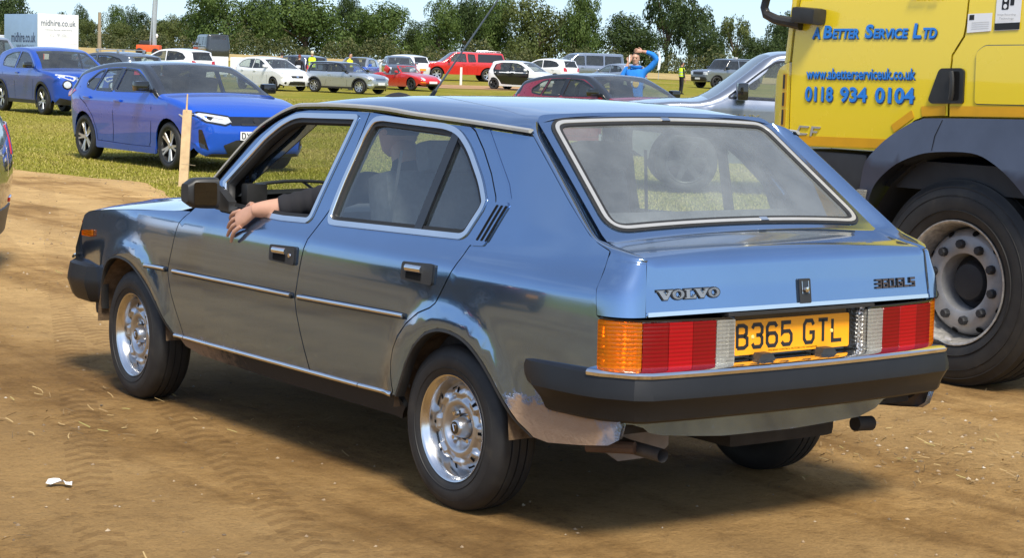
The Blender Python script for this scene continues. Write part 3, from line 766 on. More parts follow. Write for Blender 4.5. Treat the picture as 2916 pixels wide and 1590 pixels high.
car = empty('hatchback_car')
tag(car, 'light blue metallic 1980s hatchback in the foreground with yellow rear plate', 'car')
HS = .04
bodyl = []
for side, mir in (('left', False), ('right', True)):
    fd = panel('front_door', inset(clean(fdoor), .003), [inset(fwin_out, .004)], vside, VP, car, HS, .02, mirror=mir)
    rd = panel('rear_door', inset(clean(rdoor), .003), [inset(rwin_out, .004)], vside, VP, car, HS, .02, mirror=mir)
    fe = panel('front_wing', inset(clean(fender), .002), [], vside, VP, car, HS, .02, mirror=mir)
    qu = panel('rear_quarter', inset(clean(quarter), .002), [], vside, VPM, car, HS, .02, mirror=mir)
    for nm, door, wo, mat_g in (('f', fd, fwin_out, None), ('r', rd, rwin_out, M['side_glass'])):
        panel('window_trim', wo, [inset(wo, .019)], vside, M['chrome'], door, .05, .008, off=.006, mirror=mir)
        panel('window_seal', inset(wo, .016), [inset(wo, .034)], vside, M['seal'], door, .05, .03, off=-.002, mirror=mir)
        if mat_g: panel('window_pane', inset(wo, .022), [], vside, mat_g, door, .06, 0, off=-.012, mirror=mir)
        # liner on the inner face of the door
        panel('door_liner', inset(clean(fdoor if nm == 'f' else rdoor), .02), [inset(wo, .001)], vside, M['trim'], door, .08, 0, off=-.045, mirror=mir)
    if mir: panel('window_pane', inset(fwin_out, .022), [], vside, M['side_glass'], fd, .06, 0, off=-.012, mirror=mir)
    panel('pillar_liner', inset(clean(quarter), .03), [], vside, M['trim'], qu, .08, 0, off=-.05, mirror=mir)
    # fixed divider bar of the rear window
    panel('window_bar', [(.240, 1.275), (.196, 1.270), (.245, .924), (.291, .926)], [], vside, M['gloss_black'], rd, .05, .012, off=.000, mirror=mir)
    # vent grille behind the rear door
    vp = rnd([(-.124, 1.052), (-.180, 1.054), (-.192, 1.038), (-.128, .906), (-.058, .902)], .008)
    vg = panel('vent_grille', vp, [], vside, VP, qu, .03, .006, off=.005, mirror=mir)
    for a in (0, 1, 2):
        t0 = Vector((-.137, 1.040)) + Vector((-.0235, 0)) * a; t1 = Vector((-.086, .920)) + Vector((-.0235, .0)) * a; dx = Vector((.0055, 0))
        panel('vent_slot', rnd([tuple(t0 - dx), tuple(t0 + dx), tuple(t1 + dx), tuple(t1 - dx)], .004), [], vside, M['dark'], vg, .03, 0, off=.0065, mirror=mir)
    # press line down the quarter panel
    panel('press_line', [(.040, 1.280), (.036, 1.280), (-.155, 1.112), (-.190, 1.065), (-.186, 1.066), (-.151, 1.112)], [], vside, VP, qu, .04, .0, off=.003, mirror=mir)
    # side mouldings and sill strip
    for dr, a, b_ in ((fe, (2.205, .607), (2.028, .609)), (fd, (1.960, .608), (.995, .618)), (rd, (.945, .619), (.235, .634))):
        panel('side_moulding', [(a[0], a[1] - .012), (b_[0], b_[1] - .012), (b_[0], b_[1] + .006), (a[0], a[1] + .006)], [], vside, M['black'], dr, .05, .012, off=.009, mirror=mir)
        bead('moulding_strip', (a[0] - .004, a[1] + .0005), (b_[0] + .004, b_[1] + .0005), .0075, .0095, M['chrome'], dr, mir)
    for k, (a, b_) in enumerate((((1.993, .333), (1.914, .334)), ((1.909, .334), (.565, .342)), ((.560, .342), (.325, .346)))):
        bead('sill_strip', a, b_, .009, .002, M['chrome'], car, mir)
    panel('sill', [(2.02, .335), (1.90, .335), (.33, .343), (.31, .30), (.36, .250), (1.2, .248), (1.88, .262), (1.99, .285)], [], lambda y, z: (-(VW(y, z) - .028 - .25 * (.34 - z)), y, z), M['sill_mud'], car, .06, .02, mirror=mir)
    # door handles
    for dr, hy, hz in ((fd, 1.068, .764), (rd, .171, .789)):
        s = -1 if not mir else 1
        pl = rnd([(hy - .093, hz - .034), (hy + .093, hz - .030), (hy + .093, hz + .030), (hy - .093, hz + .037)], .014)
        hb = panel('handle_plate', pl, [], vside, M['black'], dr, .03, .012, off=.010, mirror=mir)
        panel('handle_recess', rnd([(hy - .030, hz - .026), (hy + .062, hz - .024), (hy + .062, hz + .004), (hy - .030, hz + .004)], .006), [], vside, M['dark'], hb, .03, 0, off=.0112, mirror=mir)
        bead('handle_lever', (hy + .062, hz + .0125), (hy - .032, hz + .0135), .0135, .012, M['chrome'], hb, mir)
        if hy > .5:
            cx = -VW(hy, hz) - .011
            mbx = MB().lathe([(0, -.004), (.008, -.004), (.009, 0)], 12, ((cx if not mir else -cx), hy - .062, hz + .002)); mbx.build('handle_lock', M['chrome'], hb)
    # side repeater and front corner lamp
    panel('side_repeater', rnd([(2.955, .666), (2.818, .672), (2.815, .704), (2.955, .690)], .006), [], vside, M['lens_amber'], fe, .03, .012, off=.014, mirror=mir)
    panel('corner_lamp', [(2.998, .728), (3.012, .728), (3.135, .592), (3.105, .592)], [], lambda y, z: (-(VW(min(y, 3.1), z) - max(0, y - 3.0) * .4), y, z), M['lens_amber'], fe, .03, .01, off=.002, mirror=mir)
    # drip rail along the roof edge: black gutter and bright cover
    sg = smooth_path(gutter, 5); s = -1 if not mir else 1
    g1 = MB(); g2 = MB(); r1, r2 = [], []
    for (y, z) in sg:
        x = VW(y, z)
        r1.append([(s * (x - .010), y, z - .012), (s * (x + .013), y, z - .012), (s * (x + .013), y, z - .003), (s * (x - .010), y, z + .0)])
        r2.append([(s * (x - .004), y, z + .006), (s * (x + .008), y, z + .010), (s * (x + .0175), y, z + .005), (s * (x + .0175), y, z - .004), (s * (x + .008), y, z - .005)])
    g1.grid(r1); g2.grid(r2, close=True); g2.add(r2[-1], [(0, 1, 2, 3, 4)])
    gt = g1.build('gutter', M['gloss_black'], car); g2.build('gutter_cover', M['bright_trim'], gt)

# roof
def zg(y): return tab([(b, c) for b, c in sorted(gutter)], y)
V_ZC = [(-.16, 1.334), (-.05, 1.351), (.2, 1.374), (.6, 1.382), (1.0, 1.369), (1.24, 1.342), (1.32, 1.326)]
rows = []
for i in range(41):
    f = i / 40; row = []
    for j in range(-20, 21):
        t = j / 20; t = math.copysign(1 - (1 - abs(t)) ** 1.5, t)
        y = -.135 + (1.225 + .135) * f
        y += .085 * (1 - t * t) * f ** 3 + (1 - f) ** 6 * .012 * (1 - t * t)
        x = (VW(y, zg(y)) + .002) * t; zc_ = tab(V_ZC, y); z0 = zg(y) + .004
        if y < -.05: x *= 1 - (-.05 - y) * .75
        a = abs(t); row.append((x, y, zc_ - (zc_ - z0) * (.30 * a * a + .70 * a ** 9)))
    rows.append(row)
roof = MB().grid(rows).build('roof', VP, car)
MB().grid([[(p[0] * .96, p[1], p[2] - .022) for p in r_] for r_ in rows]).build('headliner', simple('headliner', (.30, .30, .29), .9), roof)

# rear pillar corner strips
VR = [((-.168, 1.288), (-.535, -.125, 1.318)), ((-.2, 1.272), (-.55, -.174, 1.267)), ((-.345, 1.168), (-.574, -.31, 1.165)), ((-.475, 1.073), (-.597, -.44, 1.068)), ((-.601, .985), (-.618, -.557, .979)), ((-.648, .962), (-.621, -.62, .957)), ((-.700, .944), (-.625, -.792, .929)), ((-.701, .92), (-.627, -.803, .915)), ((-.702, .90), (-.630, -.807, .90)), ((-.708, .83), (-.636, -.817, .83)), ((-.722, .752), (-.643, -.826, .752))]
LL = smooth_path([a for a, b in VR], 5); RRp = smooth_path([b for a, b in VR], 5)
for s in (-1, 1):
    rows = []
    for (ly, lz), (rx, ry, rz_) in zip(LL, RRp):
        L = Vector((-VW(ly, lz), ly, lz)); Q = Vector((rx, ry, rz_)); low = max(0, min(1, (.965 - lz) / .05))
        Cn = L.lerp(Q, .30) + Vector((-.006, -.010, .006)); Cl = Vector((L.x + .018, Q.y - .004, (L.z + Q.z) / 2)); Cc = Cn.lerp(Cl, low)
        rows.append([tuple(x * k for x, k in zip((L * (1 - t) ** 2 + Cc * 2 * t * (1 - t) + Q * t * t), (-s, 1, 1))) for t in [i / 8 for i in range(9)]] + [(-s * (Q.x + .004), Q.y + .012, Q.z - .01)])
    MB().grid(rows).build('rear_pillar', VP, car, angle=60)

# tailgate
T = [(-.098, 1.330), (-.125, 1.308), (-.345, 1.1455), (-.569, .981), (-.603, .960), (-.66, .9475), (-.780, .9265), (-.797, .9205), (-.803, .905), (-.812, .83), (-.824, .751)]
S = [0]
for a, b_ in zip(T, T[1:]): S.append(S[-1] + math.hypot(b_[0] - a[0], b_[1] - a[1]))
TY = [(s, p[0]) for s, p in zip(S, T)]; TZ = [(s, p[1]) for s, p in zip(S, T)]
def lin(t, x):
    if x <= t[0][0]: return t[0][1] + (x - t[0][0]) * (t[1][1] - t[0][1]) / (t[1][0] - t[0][0])
    for (a, b_), (c, d) in zip(t, t[1:]):
        if x <= c: return b_ + (d - b_) * (x - a) / (c - a)
    (a, b_), (c, d) = t[-2:]; return d + (x - c) * (d - b_) / (c - a)
def gate(x, s):
    y, z = lin(TY, s), lin(TZ, s); e = .012
    ty, tz = lin(TY, s + e) - lin(TY, s - e), lin(TZ, s + e) - lin(TZ, s - e); l = math.hypot(ty, tz)
    ny, nz = tz / l, -ty / l
    if ny > 0 and nz < 0: ny, nz = -ny, -nz
    c = .026 * (1 - min(1.2, (x / .62) ** 2))
    return (x, y + ny * c, z + nz * c)
def sz(z):  # s at height z
    return lin(sorted([(p[1], s) for s, p in zip(S, T)]), z)
GX = [(.751, .643), (.83, .636), (.90, .630), (.928, .625), (.96, .621), (.979, .618), (1.068, .597), (1.165, .574), (1.267, .55), (1.31, .541), (1.33, .538)]
edge = [(lin(GX, z) - .005, sz(z)) for z in (1.33, 1.267, 1.165, 1.068, .979, .96, .94, .9265, .9205, .905, .83, .752)]
gout = rnd([(-x, s) for x, s in edge] + [(x, s) for x, s in edge[::-1]], [.05] + [0] * (2 * len(edge) - 2) + [.05], 6)
wz0, wz1 = sz(1.306), sz(.984)
wout = rnd([(-.489, wz0), (-.573, wz1), (.573, wz1), (.489, wz0)], [.06, .085, .085, .06], 8)
GREF = (0, .3, .8)
tg = panel('tailgate', gout, [inset(wout, .006)], gate, VP, car, .03, .018, ref=GREF)
panel('glass_seal', inset(wout, -.012), [inset(wout, .001)], gate, M['seal'], tg, .05, .01, off=.004, ref=GREF)
panel('glass_trim', wout, [inset(wout, .0145)], gate, M['bright_trim'], tg, .04, .006, off=.007, ref=GREF)
panel('glass_lip', inset(wout, .0135), [inset(wout, .027)], gate, M['seal'], tg, .05, .01, off=.004, ref=GREF)
panel('glass_pane', inset(wout, .018), [], gate, M['rear_glass'], tg, .06, 0, off=-.004, ref=GREF)
for xx, ss in ((0, wz0 + .0085), (.08, wz1 - .0085)):
    panel('trim_clip', [(xx - .018, ss - .0085), (xx + .018, ss - .0085), (xx + .018, ss + .0085), (xx - .018, ss + .0085)], [], gate, M['chrome'], tg, .05, .003, off=.0095, ref=GREF)
panel('tailgate_strip', [(-.632, sz(.765)), (.632, sz(.765)), (.632, sz(.752)), (-.632, sz(.752))], [], gate, M['chrome'], tg, .06, .012, off=.006, ref=GREF)
panel('tailgate_liner', inset(gout, .03), [inset(wout, -.005)], gate, M['trim'], tg, .06, 0, off=-.035, ref=GREF)
# lock
lk = panel('lock_plate', rnd([(-.014, sz(.842)), (.038, sz(.842)), (.038, sz(.762)), (-.014, sz(.762))], .007), [], gate, M['black'], tg, .03, .008, off=.008, ref=GREF)
panel('lock_face', rnd([(-.004, sz(.833)), (.027, sz(.833)), (.027, sz(.795)), (-.004, sz(.795))], .003), [], gate, M['gloss_black'], lk, .03, .002, off=.010, ref=GREF)
q = gate(.0115, sz(.808)); MB().lathe([(0, -.014), (.0085, -.013), (.010, 0)], 14, (q[0], q[1] - .006, q[2]), 'Y').build('lock_barrel', M['chrome'], lk)
for xx in (-.003, .026): panel('lock_edge', [(xx - .001, sz(.834)), (xx + .001, sz(.834)), (xx + .001, sz(.793)), (xx - .001, sz(.793))], [], gate, M['chrome'], lk, .03, .001, off=.0108, ref=GREF)
# badges
def on_gate(x0, z0):
    def fn(u, v, w):
        p = Vector(gate(x0 + u, sz(z0 + v))); return tuple(p + Vector((0, -1, .07)).normalized() * (.002 + w))
    return fn
M['badge'] = simple('badge_grey', (.30, .31, .32), .25, .6); M['badge_dark'] = simple('badge_dark', (.018, .018, .02), .3)
def slab(poly, x0, z0): return [(x0 + a, z0 + b) for a, b in poly]
def letters(items, hgt, fn):
    # items: polygons in letter space; back them with a dark outline plate
    for nm, gr, mat_, w in (('badge_outline', .0030, M['badge_dark'], .0022), ('badge_face', -.0004, M['badge'], .0042)):
        mbx = MB()
        for poly in items:
            p = inset(poly, -gr); n = len(p)
            a = [fn(u, v, 0) for u, v in p]; b_ = [fn(u, v, w) for u, v in p]
            mbx.add(a + b_, [tuple(range(n, 2 * n))] + [(i, (i + 1) % n, n + (i + 1) % n, n + i) for i in range(n)])
        mbx.build(nm, mat_, tg, smooth=False)
def let_V(x, w, h):
    return [[(x - w * .52, h), (x - w * .52, h * .78), (x - w * .44, h * .78), (x - .12 * w, -h), (x + .12 * w, -h), (x + w * .44, h * .78), (x + w * .52, h * .78), (x + w * .52, h), (x + w * .16, h), (x + w * .16, h * .78), (x + w * .25, h * .78), (x + .07 * w, -h * .2), (x - .13 * w, h * .78), (x - .04 * w, h * .78), (x - .04 * w, h)]]
def let_O(x, w, h, wt=.26):
    out = []; k = 20
    for i in range(k):
        a0, a1 = 2 * math.pi * i / k, 2 * math.pi * (i + 1) / k
        ro, ri = (w * .5, h), (w * .5 - w * wt, h * .70)
        out.append([(x + ro[0] * math.cos(a0), ro[1] * math.sin(a0)), (x + ro[0] * math.cos(a1), ro[1] * math.sin(a1)), (x + ri[0] * math.cos(a1), ri[1] * math.sin(a1)), (x + ri[0] * math.cos(a0), ri[1] * math.sin(a0))])
    return out
def let_L(x, w, h):
    return [[(x - w * .5, h), (x - w * .5, h * .75), (x - w * .36, h * .75), (x - w * .36, -h * .75), (x - w * .5, -h * .75), (x - w * .5, -h), (x + w * .48, -h), (x + w * .48, -h * .30), (x + w * .36, -h * .30), (x + w * .26, -h * .72), (x - w * .05, -h * .72), (x - w * .05, h * .75), (x + w * .10, h * .75), (x + w * .10, h)]]
hh_ = .0145; items = []
for ch, x, w in (('V', -.094, .058), ('O', -.044, .046), ('L', .003, .044), ('V', .048, .056), ('O', .096, .046)):
    items += {'V': let_V, 'O': let_O, 'L': let_L}[ch](x, w, hh_)
letters([ccw(p) for p in items], hh_, on_gate(-.470, .8155))
def seg_digits(txt, x0, w, h, t, gap):
    out = []; x = x0
    seg = {'3': 'abgcd', '6': 'afgedc', '0': 'abcdef', 'G': 'afedcg2', 'L': 'fed', 'S': 'afgcd', '.': 'p'}
    for ch in txt:
        if ch == '.': out.append([(x, -h), (x + t, -h), (x + t, -h + t), (x, -h + t)]); x += t + gap; continue
        for s_ in seg[ch].replace('g2', 'z'):
            r_ = {'a': (x, h - t, x + w, h), 'd': (x, -h, x + w, -h + t), 'g': (x, -t / 2, x + w, t / 2), 'z': (x + w * .45, -t / 2, x + w, t / 2), 'f': (x, 0, x + t, h), 'e': (x, -h, x + t, 0), 'b': (x + w - t, 0, x + w, h), 'c': (x + w - t, -h, x + w, 0)}[s_]
            out.append([(r_[0], r_[1]), (r_[2], r_[1]), (r_[2], r_[3]), (r_[0], r_[3])])
        x += w + gap
    return out
items = seg_digits('360.GLS', -.112, .0275, .0150, .0050, .0060)
for nm, gr, mat_, w in (('model_badge', .0012, M['badge_dark'], .003), ('model_badge_face', -.0008, simple('badge_bronze', (.10, .07, .06), .25, .5), .0042)):
    mbx = MB()
    for poly in items:
        p = inset(poly, -gr); fn = on_gate(.470, .8095); n = len(p)
        mbx.add([fn(u, v, 0) for u, v in p] + [fn(u, v, w) for u, v in p], [tuple(range(n, 2 * n))] + [(i, (i + 1) % n, n + (i + 1) % n, n + i) for i in range(n)])
    mbx.build(nm, mat_, tg, smooth=False)

# tail lamps
PLN = [(.300, -.858), (.377, -.853), (.55, -.838), (.648, -.8205), (.705, -.790), (.735, -.755), (.742, -.725)]
sl = [0]
for a, b_ in zip(PLN, PLN[1:]): sl.append(sl[-1] + math.hypot(b_[0] - a[0], b_[1] - a[1]))
LXt = [(s, p[0]) for s, p in zip(sl, PLN)]; LYt = [(s, p[1]) for s, p in zip(sl, PLN)]
s_amb = sl[3]; s_red = sl[1]; s_end = sl[-1]
def lamp_map(mir):
    k = 1 if mir else -1
    return lambda s, z: (k * tab(LXt, s), tab(LYt, s) + (z - .66) * .02, z)
for mir in (False, True):
    f = lamp_map(mir); k = 1 if mir else -1; LR = (k * .5, -.5, .66)
    lp = panel('tail_lamp', [(.002, .588), (s_end, .590), (s_end, .746), (s_amb, .741), (.002, .738)], [], f, M['reflector'], car, .03, .03, off=-.018, ref=LR)
    panel('lamp_frame', [(-.004, .586), (s_end + .002, .588), (s_end + .002, .748), (s_amb, .743), (-.004, .740)], [[(.004, .592), (s_end - .004, .593), (s_end - .004, .742), (s_amb, .737), (.004, .734)]], f, M['gloss_black'], lp, .03, .04, off=.002, ref=LR)
    zt, zb = .733, .594
    panel('amber_lens', rnd([(s_amb + .002, zb), (s_end - .004, zb), (s_end - .004, zt + .008), (s_amb + .002, zt + .003)], .006), [], f, M['lens_amber'], lp, .02, .012, off=.006, ref=LR)
    w3 = (s_amb - s_red) / 3
    for i, mt_ in enumerate(('lens_red', 'lens_red_bright', 'lens_red')):
        panel('red_lens', [(s_red + w3 * i + .0008, zb), (s_red + w3 * (i + 1) - .0008, zb), (s_red + w3 * (i + 1) - .0008, zt), (s_red + w3 * i + .0008, zt)], [], f, M[mt_], lp, .02, .012, off=.006 + (.0 if i != 1 else .0005), ref=LR)
    panel('reversing_lens', rnd([(.002, zb), (s_red - .002, zb), (s_red - .002, zt), (.002, zt)], .005), [], f, M['lens_clear'], lp, .02, .03, off=.006, ref=LR)
    panel('lamp_trim', [(.0, .5860), (s_end + .003, .588), (s_end + .003, .5915), (.0, .5905)], [], f, M['chrome'], lp, .03, .01, off=.006, ref=LR)
# plate recess and number plate
MB().box((0, -.800, .664), (.62, .02, .165)).build('plate_recess', M['gloss_black'], car)
MB().box((0, -.835, .747), (.66, .05, .010)).build('recess_lip', M['black'], car)
pt = .006
npl = MB().prism(rnd([(-.26, -.0555), (.26, -.0555), (.26, .0555), (-.26, .0555)], .008), (0, -.8125, .664), (1, 0, 0), (0, 0.045, 1), (0, -1, 0), .004).build('number_plate', M['plate_y'], car, smooth=False)
def plate_txt(txt, hw, hh, fn, parent, th=.013, mat_=None):
    """plain stroke letters of a number plate"""
    strokes = {'B': [[(0, 0), (0, 1)], [(0, 1), (.62, 1), (.92, .9), (.92, .62), (.66, .53), (0, .53)], [(.66, .53), (1, .42), (1, .12), (.7, 0), (0, 0)]],
               '3': [[(0, .84), (.18, 1), (.8, 1), (1, .86), (1, .64), (.82, .53), (.4, .53)], [(.82, .53), (1, .40), (1, .14), (.8, 0), (.18, 0), (0, .16)]],
               '6': [[(1, .84), (.8, 1), (.2, 1), (0, .84), (0, .16), (.2, 0), (.8, 0), (1, .16), (1, .42), (.8, .56), (.2, .56), (0, .42)]],
               '5': [[(.95, 1), (.06, 1), (.03, .52), (.2, .60), (.78, .60), (1, .44), (1, .16), (.8, 0), (.2, 0), (0, .14)]],
               'G': [[(1, .80), (.8, 1), (.2, 1), (0, .82), (0, .18), (.2, 0), (.8, 0), (1, .18), (1, .46), (.56, .46)]],
               'T': [[(0, 1), (1, 1)], [(.5, 1), (.5, 0)]], 'L': [[(0, 1), (0, 0), (1, 0)]],
               'D': [[(0, 0), (0, 1), (.65, 1), (1, .76), (1, .24), (.65, 0), (0, 0)]], 'Y': [[(0, 1), (.5, .48), (1, 1)], [(.5, .48), (.5, 0)]], 'J': [[(1, 1), (1, .16), (.8, 0), (.2, 0), (0, .2)]],
               'X': [[(0, 0), (1, 1)], [(0, 1), (1, 0)]], 'K': [[(0, 0), (0, 1)], [(1, 1), (0, .45)], [(.35, .62), (1, 0)]], 'A': [[(0, 0), (.5, 1), (1, 0)], [(.2, .35), (.8, .35)]], 'V': [[(0, 1), (.5, 0), (1, 1)]], 'O': [[(.2, 1), (0, .8), (0, .2), (.2, 0), (.8, 0), (1, .2), (1, .8), (.8, 1), (.2, 1)]],
               'E': [[(1, 1), (0, 1), (0, 0), (1, 0)], [(0, .52), (.8, .52)]], '2': [[(0, .82), (.2, 1), (.8, 1), (1, .82), (1, .62), (0, 0), (1, 0)]], '7': [[(0, 1), (1, 1), (.35, 0)]], 'N': [[(0, 0), (0, 1), (1, 0), (1, 1)]], '1': [[(.5, 0), (.5, 1), (.25, .85)]]}
    x = -hw; n = len(txt); cw = 2 * hw / (n * 1.0); lw = cw * .66
    for ch in txt:
        mbx = MB()
        if ch != ' ':
            for st in strokes[ch]:
                P2 = [Vector((x + cw * .17 + a * lw, -hh + 2 * hh * b_)) for a, b_ in st]
                L_, R_ = [], []
                for i, p in enumerate(P2):
                    d0 = (P2[i] - P2[i - 1]).normalized() if i else (P2[1] - P2[0]).normalized(); d1 = (P2[i + 1] - P2[i]).normalized() if i + 1 < len(P2) else d0
                    n0, n1 = Vector((-d0.y, d0.x)), Vector((-d1.y, d1.x)); m_ = (n0 + n1).normalized(); kk = th / 2 / max(.5, m_.dot(n0))
                    ext = d0 * (-th * .0) ; L_.append(p + m_ * kk); R_.append(p - m_ * kk)
                k = len(P2); mbx.add([fn(p.x, p.y) for p in L_] + [fn(p.x, p.y) for p in R_], [(i, i + 1, k + i + 1, k + i) for i in range(k - 1)])
            x += cw; mbx.build('plate_letter', mat_ or M['ink'], parent, smooth=False)
        else: x += cw * .55
plate_txt('B365 GTL', .262, .0355, lambda u, v: (u + .003, -.8172 + (v + .004) * .045, .667 + v), npl, .0125)
text_on('plate_maker', 'PHOENIX CONTROL MOTORS LTD SWINDON', lambda u, v, w: (u, -.8172 - .048 * .045, .617 + v), M['ink'], npl, width=.22, height=.006, extrude=.0001)
for xx in (-.180, .178): MB().lathe([(0, -.003), (.005, -.0025), (.007, 0)], 10, (xx, -.8168, .664), 'Y').build('plate_screw', simple('screw_cap', (.80, .62, .18), .4), npl)
# rear bumper
BP = [(-.795, -.36), (-.808, -.45), (-.806, -.58), (-.795, -.70), (-.775, -.775), (-.712, -.868), (-.660, -.898), (-.45, -.918), (-.2, -.930), (0, -.934)]
BP = BP + [(-x, y) for x, y in BP[-2::-1]]
def sweep_plan(path, sec, cut=None, taper=None):
    rows = []; n = len(path)
    for i, (x, y) in enumerate(path):
        a = Vector(path[max(i - 1, 0)]); b_ = Vector(path[min(i + 1, n - 1)]); t = (b_ - a).normalized(); nn = Vector((t.y, -t.x))
        if nn.dot(Vector((x, y)) - Vector((0, REFY))) < 0: nn = -nn
        tp = taper[i] if taper else 1
        rows.append([(x + nn.x * d * 1.0 - nn.x * (1 - tp) * .02, y + nn.y * d + (cut(i, z) if cut else 0), z) for d, z in sec])
    return rows
REFY = 0.2
sec = [(-.10, .592), (-.028, .584), (-.016, .578), (-.002, .530), (0, .508), (-.006, .500), (-.022, .470), (-.030, .440), (-.04, .432), (-.10, .432)]
nB = len(BP)
cutf = lambda i, z: (-(.585 - z) * .95 if i in (0, nB - 1) else (-(.585 - z) * .5 if i in (1, nB - 2) else 0))
mbx = MB().grid(sweep_plan(BP, sec, cutf, [.2, .9] + [1] * (nB - 4) + [.9, .2])); mbx.add([mbx.v[i] for i in range(len(sec))], [tuple(range(len(sec)))])
rb = mbx.build('rear_bumper', M['bumper'], car, angle=24)
CP = [p for p in BP if p[1] < -.69]; CP = [(-.789, -.725)] + CP[1:-1] + [(.789, -.725)]
sec2 = [(-.100, .5955), (-.030, .5935), (-.012, .590), (-.0055, .583), (-.0075, .573), (-.016, .570)]
MB().grid(sweep_plan(CP, sec2)).build('bumper_trim', M['chrome'], rb, angle=50)
for xx in (-.15, .13): MB().prism([(-.038, 0), (.038, 0), (.022, .020), (-.022, .020)], (xx, -.856, .5945), (1, 0, 0), (0, 0, 1), (0, 1, 0), .05).build('plate_lamp', M['black'], rb, smooth=False)
# valance under the bumper
panel('rear_valance', [(-.715, .46), (-.712, .424), (-.69, .418), (-.64, .416), (-.605, .404), (-.585, .388), (-.54, .378), (-.313, .361), (0, .357), (.306, .369), (.385, .392), (.42, .42), (.50, .432), (.70, .44), (.70, .46)], [], lambda x, z: (x, -.862 + .10 * (x / .7) ** 4 + (.45 - z) * .25, z), VP, car, .04, .01, ref=(0, 0, .4))
MB().box((0, -.60, .395), (1.30, .30, .03)).build('boot_floor', M['under'], car)
# front bumper
FP = [(-.752, 2.78), (-.790, 2.84), (-.785, 3.00), (-.760, 3.09), (-.700, 3.165), (-.4, 3.20), (0, 3.21)]
FP = FP + [(-x, y) for x, y in FP[-2::-1]]
REFY = 2.0
sec3 = [(-.07, .546), (-.030, .546), (-.012, .534), (-.002, .48), (0, .455), (-.022, .39), (-.036, .372), (-.07, .372)]
mbx = MB().grid(sweep_plan(FP, sec3)); mbx.add([mbx.v[i] for i in range(len(sec3))], [tuple(range(len(sec3)))])
fb = mbx.build('front_bumper', M['bumper'], car, angle=24)
MB().grid(sweep_plan([(-.745, 3.085), (-.69, 3.16), (-.4, 3.195), (0, 3.205), (.4, 3.195), (.69, 3.16), (.745, 3.085)], [(-.05, .5685), (-.010, .566), (-.004, .556), (-.008, .5475)])).build('bumper_trim', M['chrome'], fb, angle=50)
# bonnet, grille panel, scuttle
rows = []
FT = [(2.968, .760), (2.90, .780), (2.756, .797), (2.556, .816), (2.341, .833), (1.947, .860), (1.80, .905)]
for (y, z) in smooth_path(FT, 5):
    x0 = VW(y, z) - .003
    rows.append([(x0 * t, y + .08 * (1 - t * t), z + .045 * (1 - abs(t) ** 3.0) + .006 * math.exp(-((abs(t) - .55) / .06) ** 2)) for t in [i / 16 - 1 for i in range(33)]])
MB().grid(rows).build('bonnet', VP, car)
fr0 = rows[0]
MB().grid([fr0, [(p[0], p[1] + .03, p[2] - .04) for p in fr0], [(p[0], p[1] + .10, .60) for p in fr0], [(p[0], p[1] + .10, .42) for p in fr0]]).build('grille', M['black'], car)
MB().box((0, 2.86, .38), (1.36, .22, .16), bev=.03).build('front_valance', simple('valance_dusty', (.07, .06, .05), .8, var=.3), car)
# windscreen with its frame and the bright finisher
def wind(x, t):
    x0 = .665 + (.540 - .665) * t; y = 1.800 + (1.235 - 1.800) * t; z = .925 + (1.312 - .925) * t; q = 1 - (x / x0) ** 2
    return (x, y + .075 * q, z + .012 * q)
wo = rnd([(-.650, .02), (.650, .02), (.535, .985), (-.535, .985)], .04)
panel('windscreen', wo, [], wind, glass_mat('windscreen_glass', (.78, .84, .81), .02, 1.45), car, .08, 0, ref=(0, 1.0, .8))
panel('windscreen_seal', inset(wo, -.03), [inset(wo, .012)], wind, M['seal'], car, .08, .02, off=.004, ref=(0, 1.0, .8))
for s in (-1, 1):
    g = smooth_path(gutter[:4], 5); rows = []
    for i, (y, z) in enumerate(g):
        t = i / (len(g) - 1); p = Vector(wind(s * (.66 - .118 * t), t)); x = VW(y, z)
        rows.append([(s * (x + .004), y, z + .006), tuple(Vector((s * (x - .005), y + .02, z + .022)).lerp(p, .35)), tuple(p + Vector((0, .012, .008))), tuple(p + Vector((s * -.02, -.03, -.02))), (s * (x - .035), y - .025, z - .035), (s * (x - .03), y - .01, z - .02)])
    ap = MB().grid(rows, close=True).build('windscreen_pillar', VP, car, angle=40)
    MB().grid([[r_[3], r_[4], r_[5]] for r_ in [[tuple(Vector(q_) + Vector((s * -.002, -.002, -.002))) for q_ in r2_] for r2_ in rows]]).build('pillar_trim', M['black'], ap)
MB().grid([[(x, 1.80 + .075 * (1 - (x / .66) ** 2) + dy, z) for x in np.linspace(-.70, .70, 15)] for dy, z in ((.10, .90), (.03, .912), (-.02, .915))]).build('scuttle', M['black'], car)
for s, x0 in ((0, -.60), (1, -.02)):
    pts = [(x0 + .60 * t, 1.815 + .075 * (1 - ((x0 + .6 * t) / .66) ** 2) - .03 * math.sin(t * 3.1), .945 + .028 * math.sin(t * 3.1) + .01) for t in np.linspace(0, 1, 8)]
    wp = MB().tube(pts, .008, 6); wp.tube([pts[4], (x0 + .45, 1.90, .93)], .006, 6); wp.build('wiper', M['black'], car)

# under side, wheel housings
MB().box((0, 1.2, .40), (1.16, 3.3, .22)).build('underbody', M['under'], car)
MB().box((0, 1.1, .31), (1.30, 1.45, .09)).build('floor_pan', M['under'], car)
for s in (-1, 1):
    for yc in (0, 2.4):
        rows = []
        for i in range(15):
            a = math.pi * i / 14; rows.append([(s * x, yc + .335 * math.cos(a), .30 + .330 * math.sin(a)) for x in (.772, .70, .60, .52)])
        MB().grid(rows).build('wheel_housing', M['arch_mud'], car)
